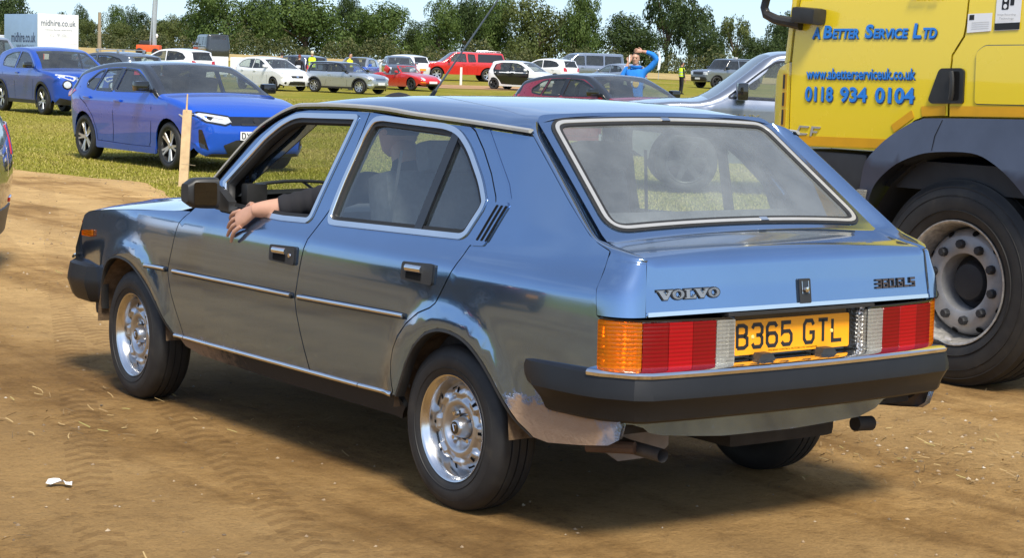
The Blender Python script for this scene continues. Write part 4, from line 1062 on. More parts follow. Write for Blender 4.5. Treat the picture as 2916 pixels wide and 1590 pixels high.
# opening lip round the arches
for mir in (False, True):
    for ar in (archF, archR):
        rows = []
        for (y, z) in smooth_path(ar, 3):
            x = VW(y, z); s = 1 if mir else -1; c = Vector((2.4 if y > 1 else 0, .30)); d = (c - Vector((y, z))).normalized()
            rows.append([(s * (x + .001), y, z), (s * (x + .003), y + d.x * .010, z + d.y * .010), (s * (x - .006), y + d.x * .014, z + d.y * .014), (s * (x - .03), y + d.x * .014, z + d.y * .014)])
        MB().grid(rows).build('arch_lip', M['black'], car)

# wheels: silver steel rims
def volvo_wheel(parent, y, s, steer=0.0):
    w = empty('wheel', (s * .685, y, .281)); w.parent = parent
    w.rotation_euler = (0, 0, steer + (0 if s < 0 else math.pi))
    # tyre, outer face towards -x
    tp = [(.176, -.066), (.184, -.076), (.200, -.084), (.225, -.0885), (.248, -.0845), (.266, -.074), (.276, -.066), (.280, -.052), (.2815, -.035), (.276, -.034), (.276, -.029), (.282, -.028), (.2822, -.004), (.277, -.003), (.277, .002), (.2822, .003), (.282, .027), (.276, .028), (.276, .033), (.2815, .034), (.280, .052), (.274, .068), (.255, .084), (.225, .0885), (.200, .084), (.176, .070)]
    ty = MB().lathe(tp, 72).build('tyre', M['tyre'], w, angle=40)
    for r_ in (.205, .243): MB().lathe([(r_ - .0012, -.0866 + (.003 if r_ > .22 else .001)), (r_, -.0890 + (.003 if r_ > .22 else .001)), (r_ + .0012, -.0866 + (.003 if r_ > .22 else .001))], 64).build('sidewall_ring', M['tyre'], ty)
    rim = MB().lathe([(.181, -.070), (.1835, -.075), (.181, -.079), (.176, -.0775), (.1735, -.072), (.166, -.064), (.160, -.052), (.157, -.030), (.152, -.012), (.150, .05)], 72).build('rim', M['chrome_worn'], w, angle=60)
    rows = []; NT = 160
    for r_ in [.046, .060, .070, .076, .082, .090, .098, .104, .108, .113, .118, .124, .130, .136, .141, .146, .150, .155]:
        row = []
        for i in range(NT):
            a = 2 * math.pi * i / NT
            base = tab([(.046, -.018), (.066, -.020), (.074, -.040), (.086, -.049), (.098, -.046), (.106, -.040), (.118, -.041), (.130, -.036), (.142, -.024), (.155, -.014)], r_)
            pad = .5 + .5 * math.cos(8 * a); pad = max(0, min(1, (pad - .30) / .35)); rad = max(0, min(1, (r_ - .100) / .012)) * max(0, min(1, (.152 - r_) / .010))
            row.append((base - .013 * pad * rad + .004 * (1 - pad) * rad, r_ * math.cos(a), r_ * math.sin(a)))
        rows.append(row)
    MB().grid(rows, close=True).build('rim_disc', M['alloy'], w, angle=70)
    for i in range(8):   # slots: small ones in the pads, wide ones between
        for wide in (0, 1):
            a0 = 2 * math.pi * i / 8 + (math.pi / 8 if wide else 0); r0, r1, da = (.112, .142, .135) if wide else (.121, .139, .042)
            pl = rnd([(r0, -da), (r1, -da * .95), (r1, da * .95), (r0, da)], .006 if wide else .003, 4); vv = []
            for r_, d in [(a_, b_) for a_, b_ in pl]:
                a = a0 + d; x = (-.0325 if wide else -.0520) + (.5 if wide else .35) * max(0, r_ - .118); vv.append((x - .0035, r_ * math.cos(a), r_ * math.sin(a)))
            mesh_obj('rim_slot', vv, [tuple(range(len(vv)))], M['dark'], w, False)
    for i in range(4):
        a = math.pi / 4 + i * math.pi / 2; MB().lathe([(0, -.014), (.008, -.013), (.0095, -.004), (.0095, .004)], 6, (-.026, .058 * math.cos(a), .058 * math.sin(a))).build('wheel_nut', M['chrome'], w, smooth=False)
    hub = MB().lathe([(0, -.046), (.024, -.046), (.028, -.043), (.031, -.034), (.036, -.018), (.040, .0), (.048, .004)], 32, (-.016, 0, 0)).build('hub_cap', M['alloy'], w, angle=40)
    MB().lathe([(0, -.0475), (.021, -.0475), (.022, -.046)], 24, (-.016, 0, 0)).build('hub_badge', M['gloss_black'], hub)
    mbx = MB()
    for a, b_ in (((-.010, .011), (.010, .011)), ((.010, .011), (.0, -.012)), ((.0, -.012), (-.010, .011))):
        mbx.tube([(-.0637, a[0], a[1]), (-.0637, b_[0], b_[1])], .0018, 4)
    mbx.build('hub_emblem', M['chrome'], hub)
    MB().lathe([(.0, .02), (.15, .03)], 24).build('brake_drum', M['under'], w)
    return w
for y in (0, 2.4):
    for s in (-1, 1): volvo_wheel(car, y, s, R(-3) if y > 1 else 0)
# mudflap, exhaust
MB().prism([(-.11, 0), (.11, 0), (.115, -.12), (.08, -.155), (-.06, -.165), (-.11, -.13)], (-.42, -.55, .405), (1, -.25, 0), (0, 0, 1), (.2, .97, 0), .008).build('silencer_shield', simple('shield', (.22, .19, .17), .8, var=.25), car)
ex = MB().tube([(-.42, -.25, .30), (-.46, -.45, .300), (-.485, -.60, .300), (-.49, -.76, .300)], .022, 14, cap=False).build('exhaust_pipe', simple('exhaust', (.13, .12, .115), .6, .5, var=.3), car)
MB().lathe([(0, 0), (.0215, 0)], 14, (-.489, -.71, .300), 'Y').build('exhaust_bore', M['dark'], ex)
MB().tube([(-.60, -.52, .30), (-.52, -.66, .31)], .020, 10).build('exhaust_hanger', simple('rust', (.12, .07, .045), .85, var=.4), car)
MB().tube([(.44, -.70, .31), (.52, -.70, .305)], .026, 12).build('damper_end', M['under'], car)
MB().box((.2, -.35, .30), (.5, .5, .10), bev=.03).build('fuel_tank', M['under'], car)

# door mirrors
for s in (-1, 1):
    mr = MB().prism([(1.700, .985), (1.655, .888), (1.545, .884), (1.545, .925), (1.62, .965)], (s * .735, 0, 0), (0, 1, 0), (0, 0, 1), (s * .035, 0, 0), 1)
    mirror = mr.build('door_mirror', M['black'], car, smooth=False)
    rows = []
    for t in np.linspace(0, 1, 9):
        x = .800 + .122 * t; k = 1 - .22 * t ** 4; hz_, hy = .062 * (1 - .25 * max(0, t - .75) / .25), .040
        row = []
        for i in range(20):
            a = 2 * math.pi * i / 20; ca, sa = math.cos(a), math.sin(a); e = .45
            row.append((s * x, 1.605 + .02 * t + hy * k * math.copysign(abs(ca) ** e, ca), .957 + hz_ * k * math.copysign(abs(sa) ** e, sa)))
        rows.append(row)
    mbx = MB().grid(rows, close=True); mbx.add(rows[-1], [tuple(range(20))]); mbx.add(rows[0], [tuple(range(20))])
    mbx.build('mirror_housing', M['black'], mirror, angle=45)
    MB().prism(rnd([(-.046, -.045), (.044, -.045), (.046, .045), (-.046, .045)], .012), (s * .862, 1.5660, .957), (s * .95, .28, 0), (0, 0, 1), (s * .28, -.95, 0), .004).build('mirror_glass', simple('mirror_silver', (.07, .072, .075), .01, 1.0, var=.0), mirror, smooth=False)
# roof aerial
an = Vector((.0, 1.30, 1.338)); at_ = an + Vector((.06, -.42, .45)).normalized() * .95
ah = MB().tube([an, an.lerp(at_, .07)], [.011, .008], 8).build('aerial', M['black'], car); MB().tube([an.lerp(at_, .05), at_], [.0042, .0022], 6).build('aerial_rod', simple('aerial_steel', (.18, .19, .18), .4, .4), ah)

# cabin
def seat(name, x, y, headrest=True, w=.50, yb=None):
    st = MB()
    st.box((x, y + .18, .52), (w, .50, .16), bev=.05); o = st.build(name, M['seat'], car)
    MB().box((x, y - .06, .82), (w * .92, .15, .56), rx=R(-14), bev=.06).build('backrest', M['seat'], o)
    if headrest: MB().box((x, y - .15, 1.155), (w * .52, .09, .12), rx=R(-10), bev=.04).build('headrest', M['seat'], o)
seat('front_seat', -.355, .78); seat('front_seat', .355, .78)
MB().box((0, .12, .50), (1.28, .46, .18), bev=.05).build('rear_bench', M['seat'], car)
MB().box((0, -.20, .78), (1.24, .14, .46), rx=R(-16), bev=.05).build('bench_backrest', M['seat'], car)
MB().box((0, -.42, .90), (1.20, .36, .03), rx=R(0), bev=.01).build('parcel_shelf', M['trim'], car)
MB().box((0, 1.62, .78), (1.34, .36, .22), bev=.05).build('dashboard', M['trim'], car)
MB().box((-.625, 1.60, .952), (.095, .05, .082), bev=.012).build('dash_pod', M['black'], car)
MB().box((-.09, 1.34, 1.245), (.20, .03, .06), bev=.014).build('interior_mirror', simple('mirror_back', (.20, .22, .24), .4), car)
MB().lathe([(.178, 0), (.186, .008), (.192, 0), (.186, -.008)], 36, (0, 0, 0), 'Z', closed=True)
sw = MB().lathe([(.178, 0), (.186, .008), (.192, 0), (.186, -.008)], 36, (0, 0, 0), 'Y', closed=True); sw.box((0, 0, 0), (.33, .012, .05)); swo = sw.build('steering_wheel', M['black'], car); swo.location = (.355, 1.33, .86); swo.rotation_euler = (R(-22), 0, 0)
for s in (-1, 1):
    MB().grid([[(s * .58 + s * .0, y, z) for y, z in ((.62, 1.18), (.60, 1.18))], [(s * .66, .66, .55), (s * .66, .64, .55)]]).build('seat_belt', M['trim'], car)
    MB().tube([(s * .56, -.02, 1.22), (s * .60, -.10, 1.0), (s * .62, -.22, .88)], .012, 6).build('rear_belt', M['trim'], car)
# ================================================================== parked cars: a small kit
def make_wheel(parent, x, y, r, w=.20, spokes=5, rim=.68, mat_r='alloy', face=None, split=True, rot=0.0, steer=0.0):
    """a wheel whose outer face looks towards the sign of x"""
    s = 1 if x > 0 else -1
    wl_ = empty('wheel', (x, y, r)); wl_.parent = parent
    wl_.rotation_euler = (0, 0, (0 if s < 0 else math.pi) + steer)
    rr_ = r * rim
    MB().lathe([(rr_, -w * .40), (rr_ * 1.06, -w * .47), ((rr_ + r) * .5, -w * .5), (r * .95, -w * .45), (r * .995, -w * .34), (r, 0), (r * .995, w * .34), (r * .95, w * .45), (rr_ * 1.05, w * .47)], 40).build('tyre', M['tyre'], wl_, angle=50)
    MB().lathe([(rr_ * 1.02, -w * .40), (rr_ * .99, -w * .455), (rr_ * .93, -w * .43), (rr_ * .90, -w * .30), (rr_ * .88, w * .2)], 40).build('rim', M[mat_r], wl_, angle=50)
    MB().lathe([(0, -w * .06), (rr_ * .9, -w * .02)], 24).build('brake', M['dark'], wl_)
    sp = MB()
    for i in range(spokes):
        a = 2 * math.pi * i / spokes + rot
        for d in ((-.16, .16) if split else (0,)):
            rows = []
            for t in (0, .5, 1):
                rr2 = rr_ * (.16 + .78 * t); aa = a + d * (.55 + .45 * t) * (5 / spokes); hw_ = rr_ * (.075 if split else .15) * (1.25 - .3 * t) * (5 / spokes) ** .3
                c = Vector((0, math.cos(aa), math.sin(aa))); tt = Vector((0, -math.sin(aa), math.cos(aa))); xo = -w * (.36 + .07 * t)
                rows.append([c * rr2 + tt * -hw_ + Vector((xo + .012, 0, 0)), c * rr2 + tt * -hw_ * .8 + Vector((xo, 0, 0)), c * rr2 + tt * hw_ * .8 + Vector((xo, 0, 0)), c * rr2 + tt * hw_ + Vector((xo + .012, 0, 0))])
            sp.grid(rows)
    sp.lathe([(0, -w * .40), (rr_ * .16, -w * .40), (rr_ * .2, -w * .34)], 16)
    sp.build('spokes', M[face or mat_r], wl_, angle=40)
    return wl_

class Car:
    """side profile + plan -> panels.  y forward, rear axle y = 0, front axle y = wb"""
    def __init__(c, name, label, loc, heading, wb, prof, hw, belt, wins, paintm, wheel_r, cowl, roof_f, roof_r, deck, roofm=None, track=None,
                 sh=.07, top_w=.80, arch=None, sill=.20, front_r=.16, group=None, spokes=5, rimm='alloy', face=None, glass=None, wing_front=.10, wing_rear=.06, clad=None, steer=0.0, split=True,
                 pillar=None, cat='car', rim=.68, glass_r=None, arch_gap=.045, crown=.03, tyre_w=.20, pillar_w=.06, seats=True, z0=None):
        c.wb, c.hw, c.belt, c.sh, c.top_w, c.crown = wb, hw, belt, sh, top_w, crown
        z = gz(loc[0], loc[1]) if z0 is None else z0
        c.root = empty(name, (loc[0], loc[1], z), heading); tag(c.root, label, cat, group)
        c.P = smooth_path(prof, 4)
        c.ymax = max(p[0] for p in prof); c.ymin = min(p[0] for p in prof); c.zmax = max(p[1] for p in prof)
        c.wf, c.wr = wing_front, wing_rear
        c.paint = paintm; c.roofm = roofm or paintm
        n = len(c.P)
        c.N = []
        for i in range(n):
            a, b = Vector(c.P[max(i - 1, 0)]), Vector(c.P[min(i + 1, n - 1)]); t = (b - a).normalized(); c.N.append(Vector((t.y, -t.x)))   # front -> rear, outward
        if sum(nn.y for nn in c.N) < 0: c.N = [-nn for nn in c.N]
        c.front_r = front_r
        # ---- shell strip over nose, bonnet, roof and tail
        def near(y, zz): return min(range(n), key=lambda i: (c.P[i][0] - y) ** 2 + (c.P[i][1] - zz) ** 2)
        i_c, i_f, i_r, i_d = near(*cowl), near(*roof_f), near(*roof_r), near(*deck); c.idx = (i_c, i_f, i_r, i_d)
        phis = [R(d) for d in (90, 75, 60, 45, 30, 15, 0)]
        cols = [('e', ph) for ph in phis] + [('f', t) for t in (.94, .75, .5, .25)]
        cols = cols + [('f', 0)] + [(k, v) for k, v in cols[::-1]]
        half = len(cols) // 2
        c.rows = [[c.strip_pt(i, *cols[j], sgn=(-1 if j < half else 1)) for j in range(len(cols))] for i in range(n)]
        lo, hi = 7, len(cols) - 8   # columns between the pillars
        body, tail, roofp, ws, rw = MB(), MB(), MB(), MB(), MB()
        for i in range(n - 1):
            for j in range(len(cols) - 1):
                inglass = lo <= j < hi
                tgt = ws if (i_c <= i < i_f and inglass) else (rw if (i_r <= i < i_d and inglass) else (roofp if i_c <= i < i_d else (body if i < i_c else tail)))
                q = [c.rows[i][j], c.rows[i][j + 1], c.rows[i + 1][j + 1], c.rows[i + 1][j]]; tgt.add(q, [(0, 1, 2, 3)])
        def weld(mb, nm, mt):
            if not mb.v: return None
            o = mb.build(nm, mt, c.root, angle=50)
            bm = bmesh.new(); bm.from_mesh(o.data); bmesh.ops.remove_doubles(bm, verts=bm.verts, dist=1e-4); bmesh.ops.recalc_face_normals(bm, faces=bm.faces)
            for f in bm.faces: f.smooth = True
            for e in bm.edges: e.smooth = not (len(e.link_faces) == 2 and e.calc_face_angle(0) > R(40))
            bm.to_mesh(o.data); bm.free(); return o
        c.body = weld(body, 'front_body', paintm); c.tail = weld(tail, 'rear_body', paintm); c.roof = weld(roofp, 'roof', c.roofm)
        gm = glass or M['glass']; gr = glass_r or gm
        c.ws = weld(ws, 'windscreen', gm); c.rw = weld(rw, 'rear_window', gr)
        # ---- sides
        ar = arch or wheel_r + arch_gap
        top = []
        for i in range(n):
            p = Vector(c.P[i]) - c.N[i] * (c.r_at(i) + c.crown); top.append((p.x, p.y))
        top = [p for p in top if p[1] > sill + .02]
        bot = [(c.ymax - .10, sill + .05)]
        low = []
        for yc in (wb, 0):
            a0 = math.asin(max(-1, min(1, (sill - wheel_r) / ar)))
            low += [(yc + ar * math.cos(a), wheel_r + ar * math.sin(a)) for a in [a0 + (math.pi - 2 * a0) * k / 14 for k in range(15)]]
        out = clean(top + low[::-1] if top[0][0] < top[-1][0] else top[::-1] + low, .004)
        out = c.fix(out)
        c.sf = lambda y, zz: (-c.W(y, zz), y, zz)
        c.sides = []; c.wins = wins
        for mir in (False, True):
            sd = panel('side_panel', out, [w for w in wins], c.sf, paintm, c.root, .11, .015, ref=(0, wb / 2, .6), mirror=mir); c.sides.append(sd)
            for w in wins:
                panel('side_window', inset(w, -.006), [], c.sf, (glass_r or gm) if (glass_r and np.mean([p[0] for p in w]) < wb * .42) else gm, sd, .14, 0, off=-.008, ref=(0, wb / 2, .6), mirror=mir)
                panel('window_frame', inset(w, -.014), [inset(w, .010)], c.sf, M['gloss_black'], sd, .14, .004, off=.004, ref=(0, wb / 2, .6), mirror=mir)
            if pillar: panel('pillar_cover', pillar, [w for w in wins], c.sf, M['gloss_black'], sd, .12, .004, off=.003, ref=(0, wb / 2, .6), mirror=mir)
            if clad:
                for yc in (wb, 0):
                    a0 = -.45; ring = [(yc + (ar + .055) * math.cos(a), wheel_r + (ar + .055) * math.sin(a)) for a in [a0 + (math.pi - 2 * a0) * k / 14 for k in range(15)]]
                    inn = [(yc + (ar - .004) * math.cos(a), wheel_r + (ar - .004) * math.sin(a)) for a in [a0 + (math.pi - 2 * a0) * k / 14 for k in range(15)]]
                    panel('arch_cladding', ring + inn[::-1], [], c.sf, M[clad], sd, .10, .01, off=.014, ref=(0, wb / 2, .6), mirror=mir)
            panel('sill_trim', [(wb - ar - .02, sill - .01), (ar + .02, sill - .01), (ar + .01, sill + .075), (wb - ar - .01, sill + .075)], [], c.sf, M[clad or 'black'] if clad else paintm, sd, .2, .03, off=.006, ref=(0, wb / 2, .6), mirror=mir)
        # ---- inside and underneath
        t = hw - .13
        MB().box((0, wb / 2, (sill + belt - .12) / 2 + .02), (2 * t - .02, (c.ymax - c.ymin) * .80, belt - sill - .16)).build('floor_tub', M['dark'], c.root)
        if seats:
            yf = wb * .45
            for y, nseat in ((yf, 2), (yf - .80, 2)):
                for sx in (-1, 1):
                    if y - .1 > c.ymin + .5: MB().box((sx * hw * .40, y, belt + .02), (.46, .14, .50), rx=R(-12), bev=.05).box((sx * hw * .40, y - .08, belt + .34), (.24, .09, .15), rx=R(-8), bev=.03).build('seat', M['seat'], c.root)
            MB().box((0, cowl[0] - .22, belt - .05), (2 * t, .40, .14), bev=.04).build('dashboard', M['trim'], c.root)
        tr = track or hw - tyre_w * .5 - .025
        for y in (0, wb):
            for s in (-1, 1):
                make_wheel(c.root, s * tr, y, wheel_r, tyre_w, spokes, rim, rimm, face, split, rot=.3 * y, steer=steer if y > 0 else 0)
    def fix(c, out):
        # drop points that fold back
        o = [out[0]]
        for p in out[1:]:
            if (Vector(p) - Vector(o[-1])).length > .012: o.append(p)
        return o
    def W(c, y, z):
        w = c.hw
        b = c.belt
        if z > b: w -= (z - b) / max(.1, c.zmax - b) * c.hw * (1 - c.top_w) + .015
        elif z > b - .06: w -= .015 * ((z - b + .06) / .06) ** 2
        else: w -= .05 * max(0, (b - .22 - z)) / .5
        f = (y - (c.ymax - .95)) / .95
        if f > 0: w -= c.wf * min(1.1, f) ** 2.2
        f = ((c.ymin + .8) - y) / .8
        if f > 0: w -= c.wr * min(1.1, f) ** 2.2
        return w
    def r_at(c, i):
        # corner rounding: larger towards nose and tail
        ny = abs(c.N[i].x); return c.sh + (c.front_r - c.sh) * ny ** 3
    def strip_pt(c, i, kind, v, sgn=1, off=0.0):
        p, nrm = Vector(c.P[i]), c.N[i]; r_ = c.r_at(i); q = p - nrm * (r_ + c.crown); Ws = c.W(q.x, q.y)
        xf = Ws - r_
        if kind == 'e': x = xf + r_ * math.sin(v); d = r_ * (1 - math.cos(v)) + c.crown
        else: x = xf * v; d = c.crown * v * v
        pp = p - nrm * (d - off); return (sgn * x, pp.x, pp.y)
    def end_pt(c, x, z, front=True):
        """point of the nose (or tail) skin at width x and height z"""
        n = len(c.P); rng_ = range(0, c.idx[0]) if front else range(n - 1, c.idx[3], -1)
        best = None; prev = None
        for i in rng_:
            p, nrm = Vector(c.P[i]), c.N[i]; r_ = c.r_at(i); q = p - nrm * (r_ + c.crown); Ws = c.W(q.x, q.y); xf = Ws - r_; ax = min(abs(x), Ws - .001)
            if ax <= xf: d = c.crown * (ax / xf) ** 2
            else: d = c.crown + r_ * (1 - math.sqrt(max(0, 1 - ((ax - xf) / r_) ** 2)))
            pt_ = p - nrm * d
            if prev is not None and (prev[1] - z) * (pt_.y - z) <= 0 and abs(pt_.y - prev[1]) > 1e-9:
                f = (z - prev[1]) / (pt_.y - prev[1]); return (x, prev[0] + (pt_.x - prev[0]) * f, z)
            prev = (pt_.x, pt_.y)
            if best is None or abs(pt_.y - z) < best[0]: best = (abs(pt_.y - z), pt_.x)
        return (x, best[1], z)
    def front(c, name, poly, mat, off=.006, h=.08, depth=.01, both=False, parent=None):
        for m in ((False, True) if both else (False,)):
            panel(name, poly, [], lambda x, z: c.end_pt(x, z, True), mat, parent or c.body, h, depth, off, ref=(0, c.ymax - 1.2, .5), mirror=m)
    def rear(c, name, poly, mat, off=.006, h=.08, depth=.01, both=False, parent=None):
        for m in ((False, True) if both else (False,)):
            panel(name, poly, [], lambda x, z: c.end_pt(x, z, False), mat, parent or c.tail, h, depth, off, ref=(0, c.ymin + 1.2, .5), mirror=m)
    def side(c, name, poly, mat, off=.006, h=.1, depth=.008):
        for k, m in enumerate((False, True)):
            panel(name, poly, [], c.sf, mat, c.sides[k], h, depth, off, ref=(0, c.wb / 2, .6), mirror=m)
    def seam(c, pts, w=.0045):
        """a shut line"""
        for k, m in enumerate((False, True)):
            rows = []
            for i, p in enumerate(pts):
                a, b = Vector(pts[max(0, i - 1)]), Vector(pts[min(len(pts) - 1, i + 1)]); t = (b - a).normalized(); nn = Vector((-t.y, t.x)) * w; s = 1 if m else -1
                rows.append([(s * (c.W(p[0] + nn.x, p[1] + nn.y) + .0025), p[0] + nn.x, p[1] + nn.y), (s * (c.W(p[0] - nn.x, p[1] - nn.y) + .0025), p[0] - nn.x, p[1] - nn.y)])
            MB().grid(rows).build('shut_line', M['dark'], c.sides[k])
    def mirrors(c, y, z, mat, size=(.17, .11, .13)):
        for s in (-1, 1):
            x = c.W(y, z)
            MB().box((s * (x + size[0] * .62), y - .02, z + .07), size, bev=min(size) * .32).box((s * (x + .03), y, z + .02), (.10, .06, .035), bev=.01).build('door_mirror', mat, c.root)
    def handles(c, pts, mat):
        for (y, z) in pts:
            for s in (-1, 1):
                MB().box((s * (c.W(y, z) + .012), y, z), (.03, .19, .035), bev=.012).build('door_handle', mat, c.root)
    def plate(c, x, z, front=True, txt=None, mat='plate_w', w=.26, h=.056):
        y = c.end_pt(x, z, front)[1] + (.012 if front else -.012); s = 1 if front else -1
        o = MB().prism(rnd([(-w, -h), (w, -h), (w, h), (-w, h)], .01), (x, y, z), (-s, 0, 0), (0, 0, 1), (0, s, 0), .006).build('number_plate', M[mat], c.root, smooth=False)
        if txt: plate_txt(txt, w * .94, h * .62, lambda u, v: (x - s * u, y + s * .0068, z + v), o, .014)
        return o

def headings(dx, dy): return math.atan2(-dx, dy)      # rotation about z that points +y along (dx, dy)
# ================================================================== the parked cars
PB = paint('corsa_blue', (.006, .088, .56), .25, .30, dirt=0); PJ = paint('juke_blue', (.006, .066, .43), .25, .30, dirt=0)
PW = paint('solid_white', (.78, .79, .80), .0, .3, dirt=.2); PS = paint('silver', (.50, .53, .57), .75, .3); PG = paint('mid_grey', (.14, .16, .19), .65, .3)
PR = paint('solid_red', (.55, .012, .014), .0, .28); PRM = paint('deep_red', (.32, .014, .030), .4, .28, dirt=0); PK = paint('black_paint', (.012, .012, .014), .2, .2)
PBM = paint('estoril_blue', (.09, .22, .62), .5, .28); PH = paint('steel_grey', (.27, .30, .36), .75, .3); PDG = paint('dark_grey', (.05, .055, .06), .5, .3)
PDF = paint('pangea_grey', (.22, .25, .29), .6, .32); PBR = paint('bright_blue', (.02, .10, .55), .3, .25)
M['roof_black'] = paint('roof_black', (.030, .032, .036), .35, .22, dirt=0)

def place(contact, h, tr, side, wb, front=True):
    """rear axle centre from the ground point under one wheel; side +1 = right wheel"""
    h = Vector(h).normalized(); rv = Vector((h.y, -h.x)); c = Vector(contact) - rv * tr * side
    if front: c = c - h * wb
    return (c.x, c.y), headings(h.x, h.y)

def corsa(name, label, contact, h, pm, txt, side=1):
    loc, rz = place(contact, h, .765, side, 2.538)
    prof = [(3.27, .19), (3.345, .30), (3.365, .46), (3.360, .58), (3.325, .68), (3.24, .775), (3.0, .885), (2.62, .965), (2.30, 1.01), (1.95, 1.185), (1.52, 1.365), (1.25, 1.395), (.85, 1.405), (.35, 1.380), (-.08, 1.315), (-.36, 1.245), (-.50, 1.13), (-.61, .99), (-.66, .90), (-.70, .72), (-.70, .48), (-.64, .25)]
    wins = [rnd([(2.06, 1.005), (1.60, 1.195), (1.36, 1.270), (1.00, 1.290), (.955, .985)], [.02, .05, .06, .03, .03]), rnd([(.87, .98), (.905, 1.288), (.46, 1.268), (.36, .985)], [.02, .03, .02, .02]), rnd([(.31, .985), (.405, 1.260), (.22, 1.215), (.00, 1.085), (.04, 1.02)], [.02, .02, .06, .03, .03])]
    c = Car(name, label, loc, rz, 2.538, prof, .8825, .93, wins, pm, .315, (2.30, 1.01), (1.52, 1.365), (-.36, 1.245), (-.61, .99), roofm=M['roof_black'], top_w=.76, sill=.20, front_r=.30, wing_front=.13, wing_rear=.09, face='alloy', rimm='alloy_dark', spokes=5, rim=.70,
            pillar=[(.98, .99), (1.0, 1.295), (.90, 1.295), (.84, .985)])
    hl = rnd([(.34, .645), (.45, .605), (.70, .645), (.845, .750), (.76, .785), (.38, .735)], .012)
    c.front('headlamp_shell', hl, M['gloss_black'], .006, both=True)
    c.front('headlamp', inset(hl, .022), M['white_lamp'], .010, both=True)
    c.front('lamp_blade', [(.47, .690), (.73, .735), (.73, .745), (.47, .702)], M['plate_w'], .014, both=True, depth=.004)
    c.front('grille', rnd([(-.37, .615), (.37, .615), (.385, .725), (-.385, .725)], .01), M['gloss_black'], .007)
    c.front('grille_bar', rnd([(-.22, .615), (.22, .615), (.24, .640), (-.24, .640)], .008), M['alloy_dark'], .012)
    c.front('emblem', [(.05 * math.cos(a), .672 + .038 * math.sin(a)) for a in [i * .39 for i in range(16)]], M['badge_dark'], .014, .03)
    c.front('lower_intake', rnd([(-.40, .25), (.40, .25), (.48, .36), (.30, .43), (-.30, .43), (-.48, .36)], .02), M['black'], .008)
    c.front('splitter', rnd([(-.70, .215), (.70, .215), (.62, .255), (-.62, .255)], .01), M['alloy_dark'], .014)
    c.front('air_curtain', rnd([(.66, .30), (.75, .33), (.765, .56), (.735, .56)], .012), M['gloss_black'], .008, both=True)
    c.plate(0, .485, True, txt)
    c.rear('tail_lamp', rnd([(.42, .88), (.80, .86), (.80, .97), (.62, .99)], .02), M['red_lamp'], .006, both=True)
    c.side('tail_lamp_side', rnd([(-.30, .955), (-.42, .985), (-.60, .925), (-.60, .86), (-.50, .87)], .02), M['red_lamp'], .006)
    c.side('indicator_side', rnd([(3.02, .70), (2.86, .745), (2.84, .735), (3.0, .665)], .01), M['white_lamp'], .005)
    c.seam([(2.12, .99), (2.10, .80), (2.07, .55), (2.02, .33), (1.98, .29)]); c.seam([(.93, .98), (.955, .70), (.94, .45), (.90, .29)]); c.seam([(-.21, 1.02), (-.10, .86), (.10, .78), (.30, .62), (.40, .44), (.42, .30)])
    c.seam([(2.03, .28), (1.5, .275), (.40, .29)], .003)
    c.handles([(1.12, .855), (.16, .875)], pm); c.mirrors(1.98, 1.00, M['gloss_black'], (.20, .13, .14))
    return c
c = corsa('parked_hatchback', 'bright blue hatchback with black roof parked on the grass behind the wooden stake', (7.11, 17.46), (.007, -1), PB, 'DY   XJ')
# car two-tone: boot spoiler
for cc in (c,): MB().box((0, -.42, 1.262), (1.05, .20, .03), bev=.012).build('spoiler', M['roof_black'], cc.root)
c = corsa('parked_hatchback', 'deep red hatchback with black roof parked beyond the silver grey pickup', (17.25, 20.45), (.0, -1), PRM, None)
MB().box((0, -.42, 1.262), (1.05, .20, .03), bev=.012).build('spoiler', M['roof_black'], c.root)

